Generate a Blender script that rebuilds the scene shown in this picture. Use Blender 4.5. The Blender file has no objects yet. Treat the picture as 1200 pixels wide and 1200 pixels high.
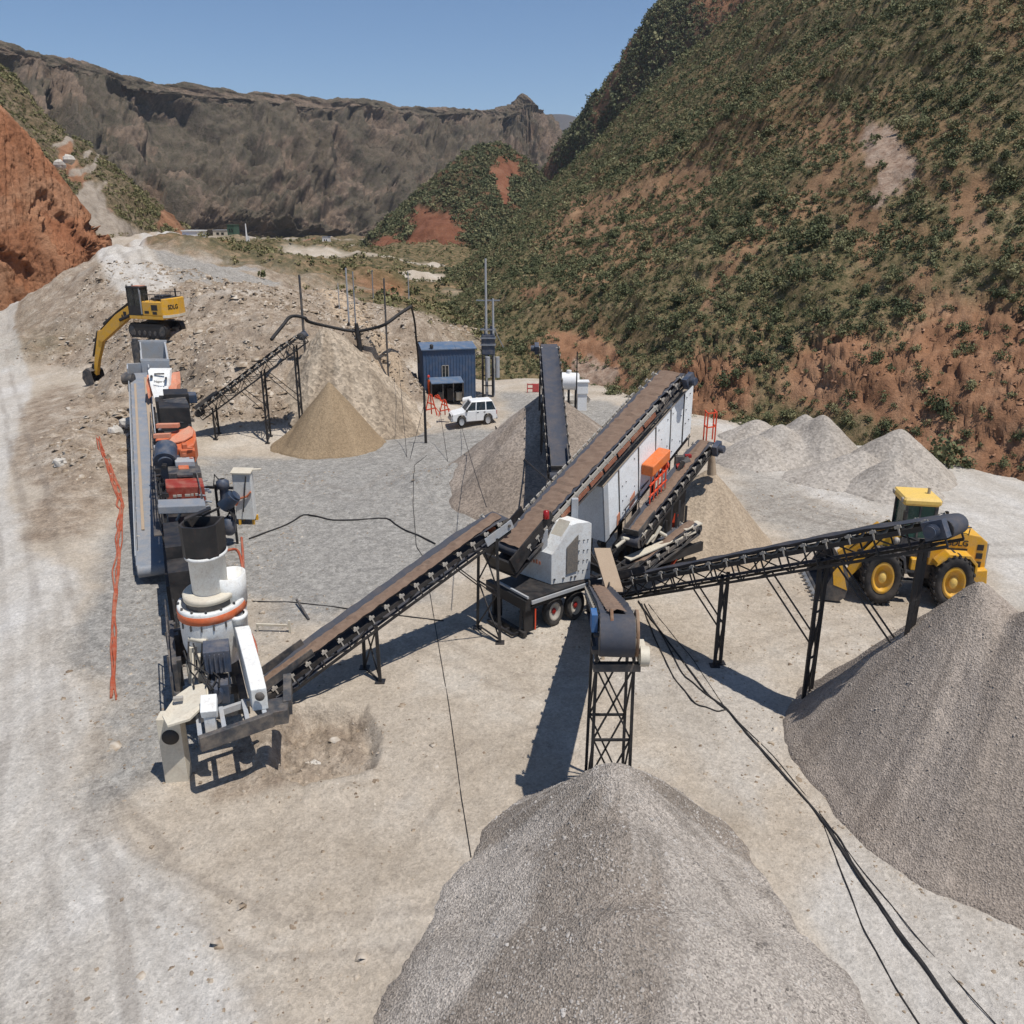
import bpy, math, random
import numpy as np
from mathutils import Vector, Matrix
random.seed(7); rng = np.random.default_rng(7)
C = bpy.context.scene.collection
R = math.radians
# ---------------------------------------------------------------- camera model
CAM_H = 18.0; FPX = 1000.0; PITCH = R(19.04)
CP, SP = math.cos(PITCH), math.sin(PITCH)
def ray(px, py):
    a = (px-600)/FPX; b = (600-py)/FPX
    return Vector((a, CP + b*SP, -SP + b*CP))
def G(px, py, z=0.0):
    "world point at height z that stands at this place of the survey photograph"
    d = ray(px, py); t = (z-CAM_H)/d.z
    return Vector((d.x*t, d.y*t, z))
def A(px, py, Y):
    "world point at distance Y"
    d = ray(px, py); t = Y/d.y
    return Vector((d.x*t, Y, CAM_H + d.z*t))
def proj(P):
    x = P[..., 0]; y = P[..., 1]; z = P[..., 2]-CAM_H
    dep = y*CP - z*SP; up = y*SP + z*CP
    dep = np.where(dep < .1, .1, dep)
    return 600+FPX*x/dep, 600-FPX*up/dep
# ---------------------------------------------------------------- numpy noise
def _hash(i, j, k, seed):
    n = (i*374761393 + j*668265263 + k*1274126177 + seed*974711) & 0x7fffffff
    n = ((n ^ (n >> 13))*1274126177) & 0x7fffffff
    n = ((n ^ (n >> 16))*668265263) & 0x7fffffff
    return (n & 0xffff)/65535.0
def vnoise(x, y, z, seed=0):
    xi = np.floor(x).astype(np.int64); yi = np.floor(y).astype(np.int64); zi = np.floor(z).astype(np.int64)
    fx = x-xi; fy = y-yi; fz = z-zi
    ux = fx*fx*(3-2*fx); uy = fy*fy*(3-2*fy); uz = fz*fz*(3-2*fz)
    def L(a, b, t): return a+(b-a)*t
    r = []
    for dz in (0, 1):
        c00 = _hash(xi, yi, zi+dz, seed); c10 = _hash(xi+1, yi, zi+dz, seed)
        c01 = _hash(xi, yi+1, zi+dz, seed); c11 = _hash(xi+1, yi+1, zi+dz, seed)
        r.append(L(L(c00, c10, ux), L(c01, c11, ux), uy))
    return L(r[0], r[1], uz)*2-1
def fbm(x, y, z=None, f=1.0, o=4, seed=0, gain=.5):
    x = np.asarray(x, float); y = np.asarray(y, float)
    z = np.zeros_like(x) if z is None else z
    s = np.zeros_like(x); a = 1.0
    for i in range(o):
        s += a*vnoise(x*f+13.7*i, y*f+7.1*i, z*f+3.3*i, seed+i); f *= 2.03; a *= gain
    return s
def sstep(a, b, x):
    t = np.clip((x-a)/(b-a), 0, 1); return t*t*(3-2*t)
# ---------------------------------------------------------------- objects
def tag(o, label=None, cat=None, group=None, kind=None):
    if label: o['label'] = label
    if cat: o['category'] = cat
    if group: o['group'] = group
    if kind: o['kind'] = kind
    return o
def thing(name, label, cat, loc, group=None):
    o = bpy.data.objects.new(name, None); C.objects.link(o)
    o.location = loc; o.empty_display_size = .3
    return tag(o, label, cat, group)
ROOT = {}
def rootloc(p):
    v = Vector((0, 0, 0))
    while p is not None: v += p.location; p = p.parent
    return v
def np_mesh(name, V, F, mat, parent=None, smooth=False, attrs=None, fsize=None, loc=None):
    "V (n,3) array, F (m,k) array"
    me = bpy.data.meshes.new(name)
    V = np.asarray(V, np.float32); F = np.asarray(F, np.int32)
    m, k = F.shape
    me.vertices.add(len(V)); me.vertices.foreach_set('co', V.ravel())
    me.loops.add(m*k); me.loops.foreach_set('vertex_index', F.ravel())
    me.polygons.add(m)
    me.polygons.foreach_set('loop_start', np.arange(0, m*k, k, dtype=np.int32))
    me.polygons.foreach_set('loop_total', np.full(m, k, np.int32))
    if smooth: me.polygons.foreach_set('use_smooth', np.ones(m, bool))
    me.update(calc_edges=True); me.validate()
    for nm, arr in (attrs or {}).items():
        a = me.color_attributes.new(nm, 'FLOAT_COLOR', 'POINT')
        col = np.ones((len(V), 4), np.float32); col[:, :arr.shape[1]] = arr
        a.data.foreach_set('color', col.ravel())
    me.materials.append(mat)
    o = bpy.data.objects.new(name, me); C.objects.link(o)
    if parent: o.parent = parent
    if loc is not None: o.location = loc
    return o
class MB:
    "collects shapes in world (or local + xf) coordinates, then links them as ONE mesh object"
    def __init__(s, xf=None): s.v = []; s.f = []; s.sm = []; s.xf = xf
    def add(s, vs, fs, smooth=False):
        n = len(s.v); s.v += [Vector(v) for v in vs]
        s.f += [tuple(i+n for i in f) for f in fs]; s.sm += [smooth]*len(fs); return s
    def obox(s, o, a, b, c):
        o, a, b, c = map(Vector, (o, a, b, c))
        vs = [o, o+a, o+a+b, o+b, o+c, o+a+c, o+a+b+c, o+b+c]
        fl = [(0, 3, 2, 1), (4, 5, 6, 7), (0, 1, 5, 4), (1, 2, 6, 5), (2, 3, 7, 6), (3, 0, 4, 7)]
        if a.cross(b).dot(c) < 0: fl = [f[::-1] for f in fl]
        return s.add(vs, fl)
    def box(s, x0, x1, y0, y1, z0, z1, ch=0):
        if ch <= 0: return s.obox((x0, y0, z0), (x1-x0, 0, 0), (0, y1-y0, 0), (0, 0, z1-z0))
        # chamfered box
        c = ch; P = []
        for z, k in ((z0, c), (z0+c, 0), (z1-c, 0), (z1, c)):
            X0, X1, Y0, Y1 = x0+k, x1-k, y0+k, y1-k
            q = c
            P += [(X0+q, Y0, z), (X1-q, Y0, z), (X1, Y0+q, z), (X1, Y1-q, z), (X1-q, Y1, z), (X0+q, Y1, z), (X0, Y1-q, z), (X0, Y0+q, z)]
        F = [tuple(range(7, -1, -1)), tuple(range(24, 32))]
        for r in range(3):
            for i in range(8): F.append((r*8+i, r*8+(i+1) % 8, r*8+8+(i+1) % 8, r*8+8+i))
        return s.add(P, F)
    def beam(s, p, q, w=.1, h=None, up=(0, 0, 1)):
        p, q = Vector(p), Vector(q); h = w if h is None else h
        d = (q-p)
        if d.length < 1e-5: return s
        d.normalize(); u = Vector(up)
        if abs(d.dot(u)) > .98: u = Vector((0, 1, 0))
        a = d.cross(u).normalized(); b = a.cross(d).normalized()
        return s.obox(p-a*w/2-b*h/2, a*w, b*h, q-p)
    def tube(s, p, q, r=.05, n=8, r2=None, cap=True, smooth=True):
        p, q = Vector(p), Vector(q); d = (q-p).normalized(); r2 = r if r2 is None else r2
        u = Vector((0, 0, 1)) if abs(d.z) < .9 else Vector((1, 0, 0))
        a = d.cross(u).normalized(); b = d.cross(a)
        vs = []
        for c, rr in ((p, r), (q, r2)):
            for i in range(n):
                t = 2*math.pi*i/n; vs.append(c + a*math.cos(t)*rr + b*math.sin(t)*rr)
        fs = [(i, (i+1) % n, n+(i+1) % n, n+i) for i in range(n)]
        s.add(vs, fs, smooth)
        if cap: s.add(vs[:n], [tuple(range(n-1, -1, -1))]); s.add(vs[n:], [tuple(range(n))])
        return s
    def path(s, pts, r=.05, n=6):
        pts = [Vector(p) for p in pts]; vs = []; N = len(pts)
        pa = None
        for i, p in enumerate(pts):
            d = (pts[min(i+1, N-1)]-pts[max(i-1, 0)]).normalized()
            u = Vector((0, 0, 1)) if abs(d.z) < .9 else Vector((1, 0, 0))
            a = d.cross(u).normalized(); b = d.cross(a)
            rr = r[i] if isinstance(r, (list, tuple)) else r
            for k in range(n):
                t = 2*math.pi*k/n; vs.append(p + a*math.cos(t)*rr + b*math.sin(t)*rr)
        fs = [(i*n+k, i*n+(k+1) % n, (i+1)*n+(k+1) % n, (i+1)*n+k) for i in range(N-1) for k in range(n)]
        s.add(vs, fs, True); s.add(vs[:n], [tuple(range(n-1, -1, -1))]); s.add(vs[-n:], [tuple(range(n))])
        return s
    def lathe(s, c, prof, n=32, sx=1, sy=1, a0=0, a1=2*math.pi, axis=None, smooth=True):
        "profile of (r, h) round an axis (default up) through c"
        c = Vector(c); full = abs(a1-a0-2*math.pi) < 1e-6; vs = []
        if axis is not None:
            w = Vector(axis).normalized(); u = Vector((0, 0, 1)) if abs(w.z) < .9 else Vector((1, 0, 0))
            a = w.cross(u).normalized(); b = w.cross(a)
        m = n if full else n+1
        for r, h in prof:
            for i in range(m):
                t = a0+(a1-a0)*i/n
                if axis is None: vs.append(c+Vector((r*math.cos(t)*sx, r*math.sin(t)*sy, h)))
                else: vs.append(c + a*math.cos(t)*r + b*math.sin(t)*r + w*h)
        fs = []
        for k in range(len(prof)-1):
            for i in range(n):
                j = (i+1) % m
                fs.append((k*m+i, k*m+j, (k+1)*m+j, (k+1)*m+i))
        return s.add(vs, fs, smooth)
    def prism(s, pts, ext):
        pts = [Vector(p) for p in pts]; e = Vector(ext); n = len(pts)
        nr = sum(((pts[i]-pts[0]).cross(pts[i+1]-pts[0]) for i in range(1, n-1)), Vector())
        if nr.dot(e) < 0: pts = pts[::-1]
        vs = pts+[p+e for p in pts]
        fs = [tuple(range(n-1, -1, -1)), tuple(range(n, 2*n))]+[(i, (i+1) % n, n+(i+1) % n, n+i) for i in range(n)]
        return s.add(vs, fs)
    def prismx(s, poly, y0, y1):
        "poly of (x,z) extruded along local y"
        return s.prism([(x, y0, z) for x, z in poly], (0, y1-y0, 0))
    def build(s, name, mat, parent=None, bevel=0, label=None):
        vs = [(s.xf @ v if s.xf else v) for v in s.v]
        off = rootloc(parent) if parent else Vector()
        me = bpy.data.meshes.new(name); me.from_pydata([v-off for v in vs], [], s.f)
        me.polygons.foreach_set('use_smooth', s.sm); me.validate(); me.update()
        me.materials.append(mat)
        o = bpy.data.objects.new(name, me); C.objects.link(o)
        if parent: o.parent = parent
        if bevel:
            m = o.modifiers.new('bevel', 'BEVEL'); m.width = bevel; m.segments = 2; m.limit_method = 'ANGLE'; m.angle_limit = R(50)
        if label: o['label'] = label
        return o
def solo(mb, name, mat, label, cat, group=None, bevel=0):
    o = mb.build(name, mat, None, bevel)
    # put the origin at the base of the mesh
    vs = [v.co for v in o.data.vertices]
    b = Vector((sum(v.x for v in vs)/len(vs), sum(v.y for v in vs)/len(vs), min(v.z for v in vs)))
    o.data.transform(Matrix.Translation(-b)); o.location = b
    return tag(o, label, cat, group)
def lettering(txt, size, M, mat, parent, name='lettering', depth=.012, sx=1.0):
    cu = bpy.data.curves.new('txt', 'FONT'); cu.body = txt; cu.size = size; cu.extrude = depth
    cu.align_x = 'CENTER'; cu.align_y = 'CENTER'; cu.resolution_u = 3; cu.offset = size*.012
    t = bpy.data.objects.new('txt', cu); C.objects.link(t)
    dg = bpy.context.evaluated_depsgraph_get()
    me = bpy.data.meshes.new_from_object(t.evaluated_get(dg))
    bpy.data.objects.remove(t)
    me.transform(Matrix.Diagonal((sx, 1, 1, 1)))
    me.transform(Matrix.Translation(-rootloc(parent)) @ M)
    me.materials.clear(); me.materials.append(mat); me.name = name
    o = bpy.data.objects.new(name, me); C.objects.link(o); o.parent = parent
    return o
def frame_from(o, xdir, ydir):
    "matrix that puts text x along xdir and text y along ydir, at o"
    x = Vector(xdir).normalized(); y = Vector(ydir); z = x.cross(y).normalized(); y = z.cross(x)
    return Matrix(((x.x, y.x, z.x, o[0]), (x.y, y.y, z.y, o[1]), (x.z, y.z, z.z, o[2]), (0, 0, 0, 1)))
# ---------------------------------------------------------------- materials
def lin(c):
    return tuple(((v/255)/12.92 if v/255 <= .04045 else ((v/255+.055)/1.055)**2.4) for v in c)
class NT:
    def __init__(s, name):
        s.m = bpy.data.materials.new(name); s.m.use_nodes = True
        s.t = s.m.node_tree; s.n = s.t.nodes; s.l = s.t.links
        s.b = s.n['Principled BSDF']; s.geo = s.n.new('ShaderNodeNewGeometry')
        s.pos = s.geo.outputs['Position']
    def link(s, a, b): s.l.new(a, b)
    def node(s, t, **kw):
        n = s.n.new(t)
        for k, v in kw.items():
            if k in n.inputs: n.inputs[k].default_value = v
            else: setattr(n, k, v)
        return n
    def noise(s, scale, detail=4, rough=.55, vec=None, dist=0):
        n = s.n.new('ShaderNodeTexNoise'); n.inputs['Scale'].default_value = scale
        n.inputs['Detail'].default_value = detail; n.inputs['Roughness'].default_value = rough
        n.inputs['Distortion'].default_value = dist
        s.link(vec or s.pos, n.inputs['Vector']); return n.outputs['Fac']
    def voro(s, scale, out='Distance', vec=None, feature='F1', rnd=1):
        n = s.n.new('ShaderNodeTexVoronoi'); n.feature = feature; n.inputs['Scale'].default_value = scale
        n.inputs['Randomness'].default_value = rnd
        s.link(vec or s.pos, n.inputs['Vector']); return n.outputs[out]
    def scaled(s, sc, vec=None):
        n = s.n.new('ShaderNodeMapping'); n.inputs['Scale'].default_value = sc; s.link(vec or s.pos, n.inputs['Vector']); return n.outputs[0]
    def ramp(s, fac, stops):
        n = s.n.new('ShaderNodeValToRGB'); e = n.color_ramp.elements
        while len(e) < len(stops): e.new(.5)
        for el, (p, c) in zip(e, stops):
            el.position = p; el.color = (c if len(c) == 4 else (*c, 1)) if hasattr(c, '__len__') else (c, c, c, 1)
        s.link(fac, n.inputs[0]); return n.outputs[0]
    def mix(s, fac, a, b, mode='MIX'):
        n = s.n.new('ShaderNodeMix'); n.data_type = 'RGBA'; n.blend_type = mode
        for sock, v in ((n.inputs[0], fac), (n.inputs[6], a), (n.inputs[7], b)):
            if isinstance(v, (int, float)): sock.default_value = v if sock.type == 'VALUE' else (v, v, v, 1)
            elif isinstance(v, tuple): sock.default_value = (*v[:3], 1)
            else: s.link(v, sock)
        return n.outputs[2]
    def math(s, op, a, b=None, clamp=False):
        n = s.n.new('ShaderNodeMath'); n.operation = op; n.use_clamp = clamp
        for sock, v in ((n.inputs[0], a), (n.inputs[1], b)):
            if v is None: continue
            if isinstance(v, (int, float)): sock.default_value = v
            else: s.link(v, sock)
        return n.outputs[0]
    def attr(s, name):
        n = s.n.new('ShaderNodeAttribute'); n.attribute_name = name
        q = s.n.new('ShaderNodeSeparateColor'); s.link(n.outputs['Color'], q.inputs[0])
        return n.outputs['Color'], q.outputs[0], q.outputs[1], q.outputs[2]
    def bump(s, h, strength=.5, dist=.05, prev=None):
        n = s.n.new('ShaderNodeBump'); n.inputs['Strength'].default_value = strength; n.inputs['Distance'].default_value = dist
        s.link(h, n.inputs['Height'])
        if prev is not None: s.link(prev, n.inputs['Normal'])
        return n.outputs[0]
    def done(s, col, rough=.8, nrm=None, metal=0, spec=None):
        if isinstance(col, tuple): s.b.inputs['Base Color'].default_value = (*col[:3], 1)
        else: s.link(col, s.b.inputs['Base Color'])
        if isinstance(rough, (int, float)): s.b.inputs['Roughness'].default_value = rough
        else: s.link(rough, s.b.inputs['Roughness'])
        s.b.inputs['Metallic'].default_value = metal
        if spec is not None: s.b.inputs['Specular IOR Level'].default_value = spec
        if nrm is not None: s.link(nrm, s.b.inputs['Normal'])
        return s.m
DUST = lin((178, 160, 138))
def paint(name, c, rough=.45, dust=.35, rust=0.0, metal=0, scale=1.6, dustcol=None):
    "painted or bare metal with dust and grime in patches"
    t = NT(name); base = lin(c) if max(c) > 1 else c
    n1 = t.noise(scale, 6, .65); n2 = t.noise(scale*7, 4, .6)
    m = t.ramp(n1, [(.42, 0.0), (.68, 1.0)])
    m = t.math('MULTIPLY', m, dust)
    col = t.mix(m, base, dustcol or DUST)
    col = t.mix(t.ramp(n2, [(.3, .25), (.6, 0.0)]), col, tuple(v*.45 for v in base))
    if rust:
        r = t.ramp(t.noise(scale*3.1, 6, .7), [(.55, 0.0), (.66, 1.0)])
        col = t.mix(t.math('MULTIPLY', r, rust), col, lin((110, 62, 38)))
    ro = t.ramp(n1, [(.35, rough), (.7, min(1, rough+.3))])
    return t.done(col, ro, t.bump(n2, .08, .02), metal)
# ================================================================= GROUND
ctl = []
def cp(px, py, z): p = G(px, py, z); ctl.append((p.x, p.y, z))
for q in [(600,1150),(200,1150),(1100,1100),(-100,900),(100,900),(400,900),(700,800),(1000,800),(1300,800),(300,700),(600,650),
          (900,650),(1250,650),(100,700),(0,700),(-200,700),(350,560),(500,520),(600,480),(700,480),(820,510),(1000,540),(1200,590),
          (1350,640),(480,470),(560,450),(640,450),(500,600),(240,560),(250,640),(0,480),(-60,480),(40,645),(110,640),(170,580),
          (228,517),(310,512),(400,505),(455,487),(487,455),(492,432),(185,482),(210,500),(140,600),(5,560),(-80,560),(520,425),(600,425)]:
    cp(*q, 0)
for q in [(25,585,0),(8,520,0),(0,400,1),(-80,420,1),(0,372,2),(70,354,2.6),(-100,378,2),(105,445,.7),(60,430,.7),(40,500,0),
          (120,520,1.6),(90,560,.9),(70,590,.5),(145,560,.6),(140,475,2.4),(122,436,1.0),
          (160,400,6),(185,398,6),(216,398,6),(185,385,6.3),(225,380,6.8),(155,378,6),
          (115,345,5.2),(100,353,2.8),(92,340,4.0),(235,420,5.2),(240,460,2.8),(280,420,5.4),(320,420,5.4),(330,470,2.5),(280,470,2.5),
          (260,352,9.2),(300,349,9.3),(340,347,9.3),(360,372,8.8),(400,374,8.4),(440,386,7.8),(470,408,5.6),(480,430,2.6),(430,440,3.6),
          (220,348,9.2),(250,338,9.2),
          (150,335,9.2),(130,310,11.3),(140,296,12.6),(175,285,13),(205,277,13.2),(232,290,10),(250,292,8),(225,303,7.6),(245,322,7.6),(290,341,8),
          (165,318,10.6),(185,308,9.8)]:
    cp(*q)
for q in [(-20,122,6.5),(-10,112,5),(-4,118,2),(4,118,0),(-30,130,7),(-45,150,6.5),(-30,170,3),(-10,160,0),(-40,220,2),(-20,300,0),(-100,450,3),(0,450,0),
          (60,300,0),(-150,600,0),(0,700,0),(-110,350,9),(-150,350,6),(-70,330,4),(-60,260,4),(60,160,0),(80,100,0),(-110,120,1),(-150,160,3),(-90,80,0),
          (-44,95,1.0),(-47.5,97,.3),(-46,91,.8),(-41.5,92,3.6),(-41,82,1.4),(-44,86,.7),(0,5,0),(0,-60,0),(-60,0,0),(60,0,0),(120,0,0),(-120,0,0),(0,1000,-5),(700,700,0),(-700,700,0),(900,0,0),(-900,0,0),(0,-900,0),
          (0,2500,-25),(1500,2000,-10),(-1500,2000,-10),(2500,0,0),(-2500,0,0),(0,-2500,0),(0,5000,-40),(4000,4000,-40),(-4000,4000,-40)]:
    ctl.append(q)
ctl = np.array(ctl, float)
_d = np.hypot(ctl[:, None, 0]-ctl[None, :, 0], ctl[:, None, 1]-ctl[None, :, 1])
_K = np.sqrt(_d**2+2.0**2) + np.eye(len(ctl))*(-.4)
_wt = np.linalg.solve(np.block([[_K, np.ones((len(ctl), 1))], [np.ones((1, len(ctl))), np.zeros((1, 1))]]), np.r_[ctl[:, 2], 0])
def smooth_h(x, y):
    x = np.asarray(x, float); y = np.asarray(y, float); h = np.full(x.shape, _wt[-1])
    for (cx, cy, _), w in zip(ctl, _wt[:-1]): h += w*np.sqrt((x-cx)**2+(y-cy)**2+4.0)
    return h
def poly_mask(px, py, poly):
    ins = np.zeros(px.shape, bool); n = len(poly)
    for i in range(n):
        (x1, y1), (x2, y2) = poly[i], poly[(i+1) % n]
        c = ((y1 > py) != (y2 > py)) & (px < (x2-x1)*(py-y1)/((y2-y1) if y2 != y1 else 1e-9)+x1)
        ins ^= c
    return ins
def region(x, y, pix, soft=1.0, seed=0):
    "soft-edged world polygon from photograph corners on the pad"
    P = [(G(*p).x, G(*p).y) for p in pix]
    wx = x+soft*fbm(x, y, f=.18, o=5, seed=60+seed, gain=.6); wy = y+soft*fbm(x, y, f=.18, o=5, seed=80+seed, gain=.6)
    d = np.full(x.shape, 1e9)
    for (ax, ay), (bx, by) in zip(P, P[1:]+P[:1]):
        ex, ey = bx-ax, by-ay; L = ex*ex+ey*ey+1e-9
        t = np.clip(((wx-ax)*ex+(wy-ay)*ey)/L, 0, 1)
        d = np.minimum(d, np.hypot(wx-ax-t*ex, wy-ay-t*ey))
    d = np.where(poly_mask(wx, wy, P), d, -d)
    return sstep(-.8*soft, .8*soft, d)
PIT = [G(375, 880), G(365, 850)*.0+G(400, 868)]
def ground_h(x, y, fine=True):
    x = np.asarray(x, float); y = np.asarray(y, float)
    h = smooth_h(x, y)
    rub = sstep(.5, 1.6, h)*sstep(200, 140, y)
    far = sstep(115, 200, np.hypot(x, y))
    n = fbm(x, y, f=.11, o=4, seed=3)
    h = h*1.0 + n*(.10+.5*rub+1.6*far)
    h += far*fbm(x, y, f=.022, o=4, seed=31)*4.0
    # dug pit beside the crusher and a scraped mound in the yard
    pm = region(x, y, [(322,852),(348,832),(416,834),(426,870),(421,908),(352,926),(312,912)], .4, 13)
    h -= .62*pm*(1+.4*fbm(x, y, f=1.4, o=4, seed=7, gain=.6))
    h += .16*region(x, y, [(300,845),(345,818),(432,820),(445,880),(432,930),(340,945),(295,930)], .5, 14)*(1-pm)*(1+.6*fbm(x, y, f=1.1, o=4, seed=8, gain=.6))
    c = G(525, 565); q = np.sqrt(((x-c.x)/4.2)**2+((y-c.y)/4.0)**2)
    h += 1.1*sstep(1.1, .0, q)*(1+.4*fbm(x, y, f=.8, o=3, seed=6))
    c = G(130, 905); q = ((y-c.y)-(x-c.x)*-.5)
    if fine:
        near = sstep(160, 60, np.hypot(x, y))
        h += near*fbm(x, y, f=.9, o=4, seed=9, gain=.6)*(.035+.16*rub)
        h += near*np.maximum(0, fbm(x, y, f=1.5, o=2, seed=12))*.28*rub + rub*.7*(.3-np.abs(fbm(x, y, f=.22, o=4, seed=15, gain=.6)))
        # wheel ruts of the haul road
        h += near*.03*np.sin((x*.8+.25*y+1.6*fbm(x, y, f=.05, o=2, seed=21))*2.4)*sstep(-9, -16, x)
    return h
def gz(x, y): return float(ground_h(np.array([x]), np.array([y]))[0])
def GP(px, py):
    "point of the real ground seen at this place of the photograph"
    z = 0.0
    for _ in range(8):
        p = G(px, py, z); z = gz(p.x, p.y)
    return G(px, py, z)
rad = np.concatenate([np.array([.01, 3, 6]), np.exp(np.arange(math.log(9), math.log(230), .0052)), np.exp(np.arange(math.log(231), math.log(7500), .02))])
ang = np.concatenate([np.arange(-180, -42, 3.0), np.arange(-42, 42, .125), np.arange(42, 180.1, 3.0)])
ang[-1] = 180
RR, AA = np.meshgrid(rad, np.radians(ang), indexing='ij')
gx, gy = RR*np.sin(AA), RR*np.cos(AA)
gh = ground_h(gx, gy); sh0 = smooth_h(gx, gy)
# kinds of ground
def blob(x, y, pts, r, warp=.5, seed=0, soft=.6):
    "1 near the polyline of ground points"
    P = [G(*p) if len(p) == 2 else G(p[0], p[1], p[2]) for p in pts]; d = np.full(x.shape, 1e9)
    for a, b in zip(P[:-1], P[1:]):
        ex, ey = b.x-a.x, b.y-a.y; L = ex*ex+ey*ey+1e-9
        t = np.clip(((x-a.x)*ex+(y-a.y)*ey)/L, 0, 1)
        d = np.minimum(d, np.hypot(x-a.x-t*ex, y-a.y-t*ey))
    d = d*(1+warp*fbm(x, y, f=.25, o=4, seed=40+seed))
    return sstep(r, r*(1-soft), d)
grey = region(gx, gy, [(225,535),(330,525),(450,505),(470,490),(600,500),(600,600),(560,640),(480,700),(320,740),(230,700),(215,600)], 2.0, 1)
grey = np.maximum(grey, region(gx, gy, [(110,640),(165,590),(200,640),(210,760),(200,860),(160,960),(110,930),(95,760)], 1.2, 2))
grey = np.maximum(grey, .9*region(gx, gy, [(580,455),(720,470),(760,560),(640,560)], 1.5, 3))
grey = np.maximum(grey, .7*region(gx, gy, [(840,520),(1000,590),(1060,640),(960,640),(880,580)], 1.8, 4))
grey = np.maximum(grey, .35*region(gx, gy, [(-60,1060),(40,1070),(80,1160),(70,1300),(-200,1300)], 1.0, 5))
pale = region(gx, gy, [(-300,560),(-10,560),(22,640),(88,660),(98,800),(105,930),(200,1010),(260,1200),(230,1400),(-400,1400),(-300,700)], .9, 6)
pale = np.maximum(pale, region(gx, gy, [(820,490),(1000,520),(1250,565),(1500,650),(1400,760),(1200,700),(1140,640),(1000,600),(880,560)], 2.0, 7))
pale = np.maximum(pale, .85*region(gx, gy, [(960,960),(1080,1040),(1210,1075),(1300,1100),(1300,1400),(1040,1300),(980,1120)], 1.0, 8))
pale = np.maximum(pale, .6*region(gx, gy, [(720,770),(900,780),(930,860),(860,960),(780,900)], 1.2, 9))
# haul roads on the left and up the embankment
pale = np.maximum(pale, blob(gx, gy, [(-60,640,0),(-20,520,0),(5,450,.4),(-5,400,1),(20,372,2),(70,353,2.7),(88,349,3)], 3.0, .12, 1, .25))
roadm = blob(gx, gy, [(172,338,8.8),(150,322,9.6),(137,308,10.6),(150,295,11.4),(185,283,12),(212,277,12.4)], 4.6, .12, 2, .35)
pale = np.maximum(pale, roadm)
pale = np.maximum(pale, .7*blob(gx, gy, [(225,347,9.2),(300,347,9.3)], 3, .4, 3))
hgt = sstep(.45, 1.5, sh0)*sstep(240, 170, gy)
spill = region(gx, gy, [(40,640),(30,575),(12,520),(35,470),(60,450),(150,480),(170,575),(112,632)], 1.2, 11)
rubble = np.maximum(hgt, spill)*(1-.8*roadm)*(1-.75*np.clip(pale, 0, 1)*(1-spill))
emb = np.maximum(blob(gx, gy, [(112,345,4.5),(125,318,8)], 9, .2, 4, .3), blob(gx, gy, [(178,312,9.6),(205,318,9.2),(235,330,8.6)], 15, .25, 5, .3))*(1-roadm)
grey = np.maximum(grey*(1-hgt), emb); rubble = rubble*(1-.85*emb)
tracks = np.zeros(gx.shape)
def ruts(pts, wid, n, seed, amp=1.0):
    P = [G(*p) for p in pts]; d = np.full(gx.shape, 1e9); sgn = np.zeros(gx.shape)
    for a, b in zip(P[:-1], P[1:]):
        ex, ey = b.x-a.x, b.y-a.y; L = math.hypot(ex, ey); t = np.clip(((gx-a.x)*ex+(gy-a.y)*ey)/(L*L), 0, 1)
        dd = np.hypot(gx-a.x-t*ex, gy-a.y-t*ey); c = (ex*(gy-a.y)-ey*(gx-a.x)); sgn = np.where(dd < d, np.sign(c), sgn); d = np.minimum(d, dd)
    l = d*sgn+.22*fbm(gx, gy, f=.12, o=2, seed=seed); e = sstep(wid, wid*.6, np.abs(l))*(.45+.55*sstep(-.4, .3, fbm(gx, gy, f=.2, o=3, seed=seed+5)))
    return amp*e*sstep(.2, .9, np.sin(l*n+.6*fbm(gx, gy, f=.25, o=2, seed=seed+9)))
for pts, wid, n, sd, am in (([(-10,430),(5,520),(25,640),(50,780),(40,950),(60,1250)], 3.6, 4.2, 951, 1.0), ([(60,700),(70,850),(140,1000),(330,1090),(620,1060),(800,1010)], 1.5, 5.0, 955, .7), ([(100,900),(180,1010),(300,1210)], 1.8, 4.6, 961, .8),
      ([(430,1010),(520,900),(640,860),(800,900),(900,960)], 1.4, 5.2, 965, .5), ([(480,740),(600,800),(780,790),(940,740),(1060,720)], 1.3, 5.0, 971, .5), ([(880,660),(960,700),(1080,735)], 1.6, 4.4, 975, .6), ([(840,560),(950,600),(1100,640),(1250,640)], 2.2, 3.6, 981, .7), ([(330,560),(420,580),(520,520),(600,500)], 1.6, 4, 985, .5), ([(860,610),(960,570),(1120,590),(1240,600)], 2.0, 3.6, 991, .6), ([(172,338,8.8),(150,322,9.6),(137,308,10.6),(150,295,11.4),(185,283,12),(212,277,12.4)], 3.2, 2.6, 995, .9)):
    tracks = np.maximum(tracks, ruts(pts, wid, n, sd, am))
pitm = region(gx, gy, [(305,845),(345,825),(425,835),(435,905),(350,925),(290,940),(225,945),(240,890)], .5, 12)
rubble = np.maximum(rubble, .85*pitm)
talus = region(gx, gy, [(355,372),(395,378),(490,490),(460,500),(400,440)], .6, 10)
R_ = np.hypot(gx, gy)
yard_edge = sstep(112, 135, gy+.25*np.abs(gx)+6*fbm(gx, gy, f=.08, o=3, seed=70))
scrub = sstep(-75, -45, gx+.25*(gy-110))*yard_edge*(1-sstep(.3, .6, roadm+emb))*(1-sstep(2.5, 6, sh0)*sstep(190, 140, gy))*sstep(-.42, .15, fbm(gx, gy, f=.03, o=5, seed=71)+.25)
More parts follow.
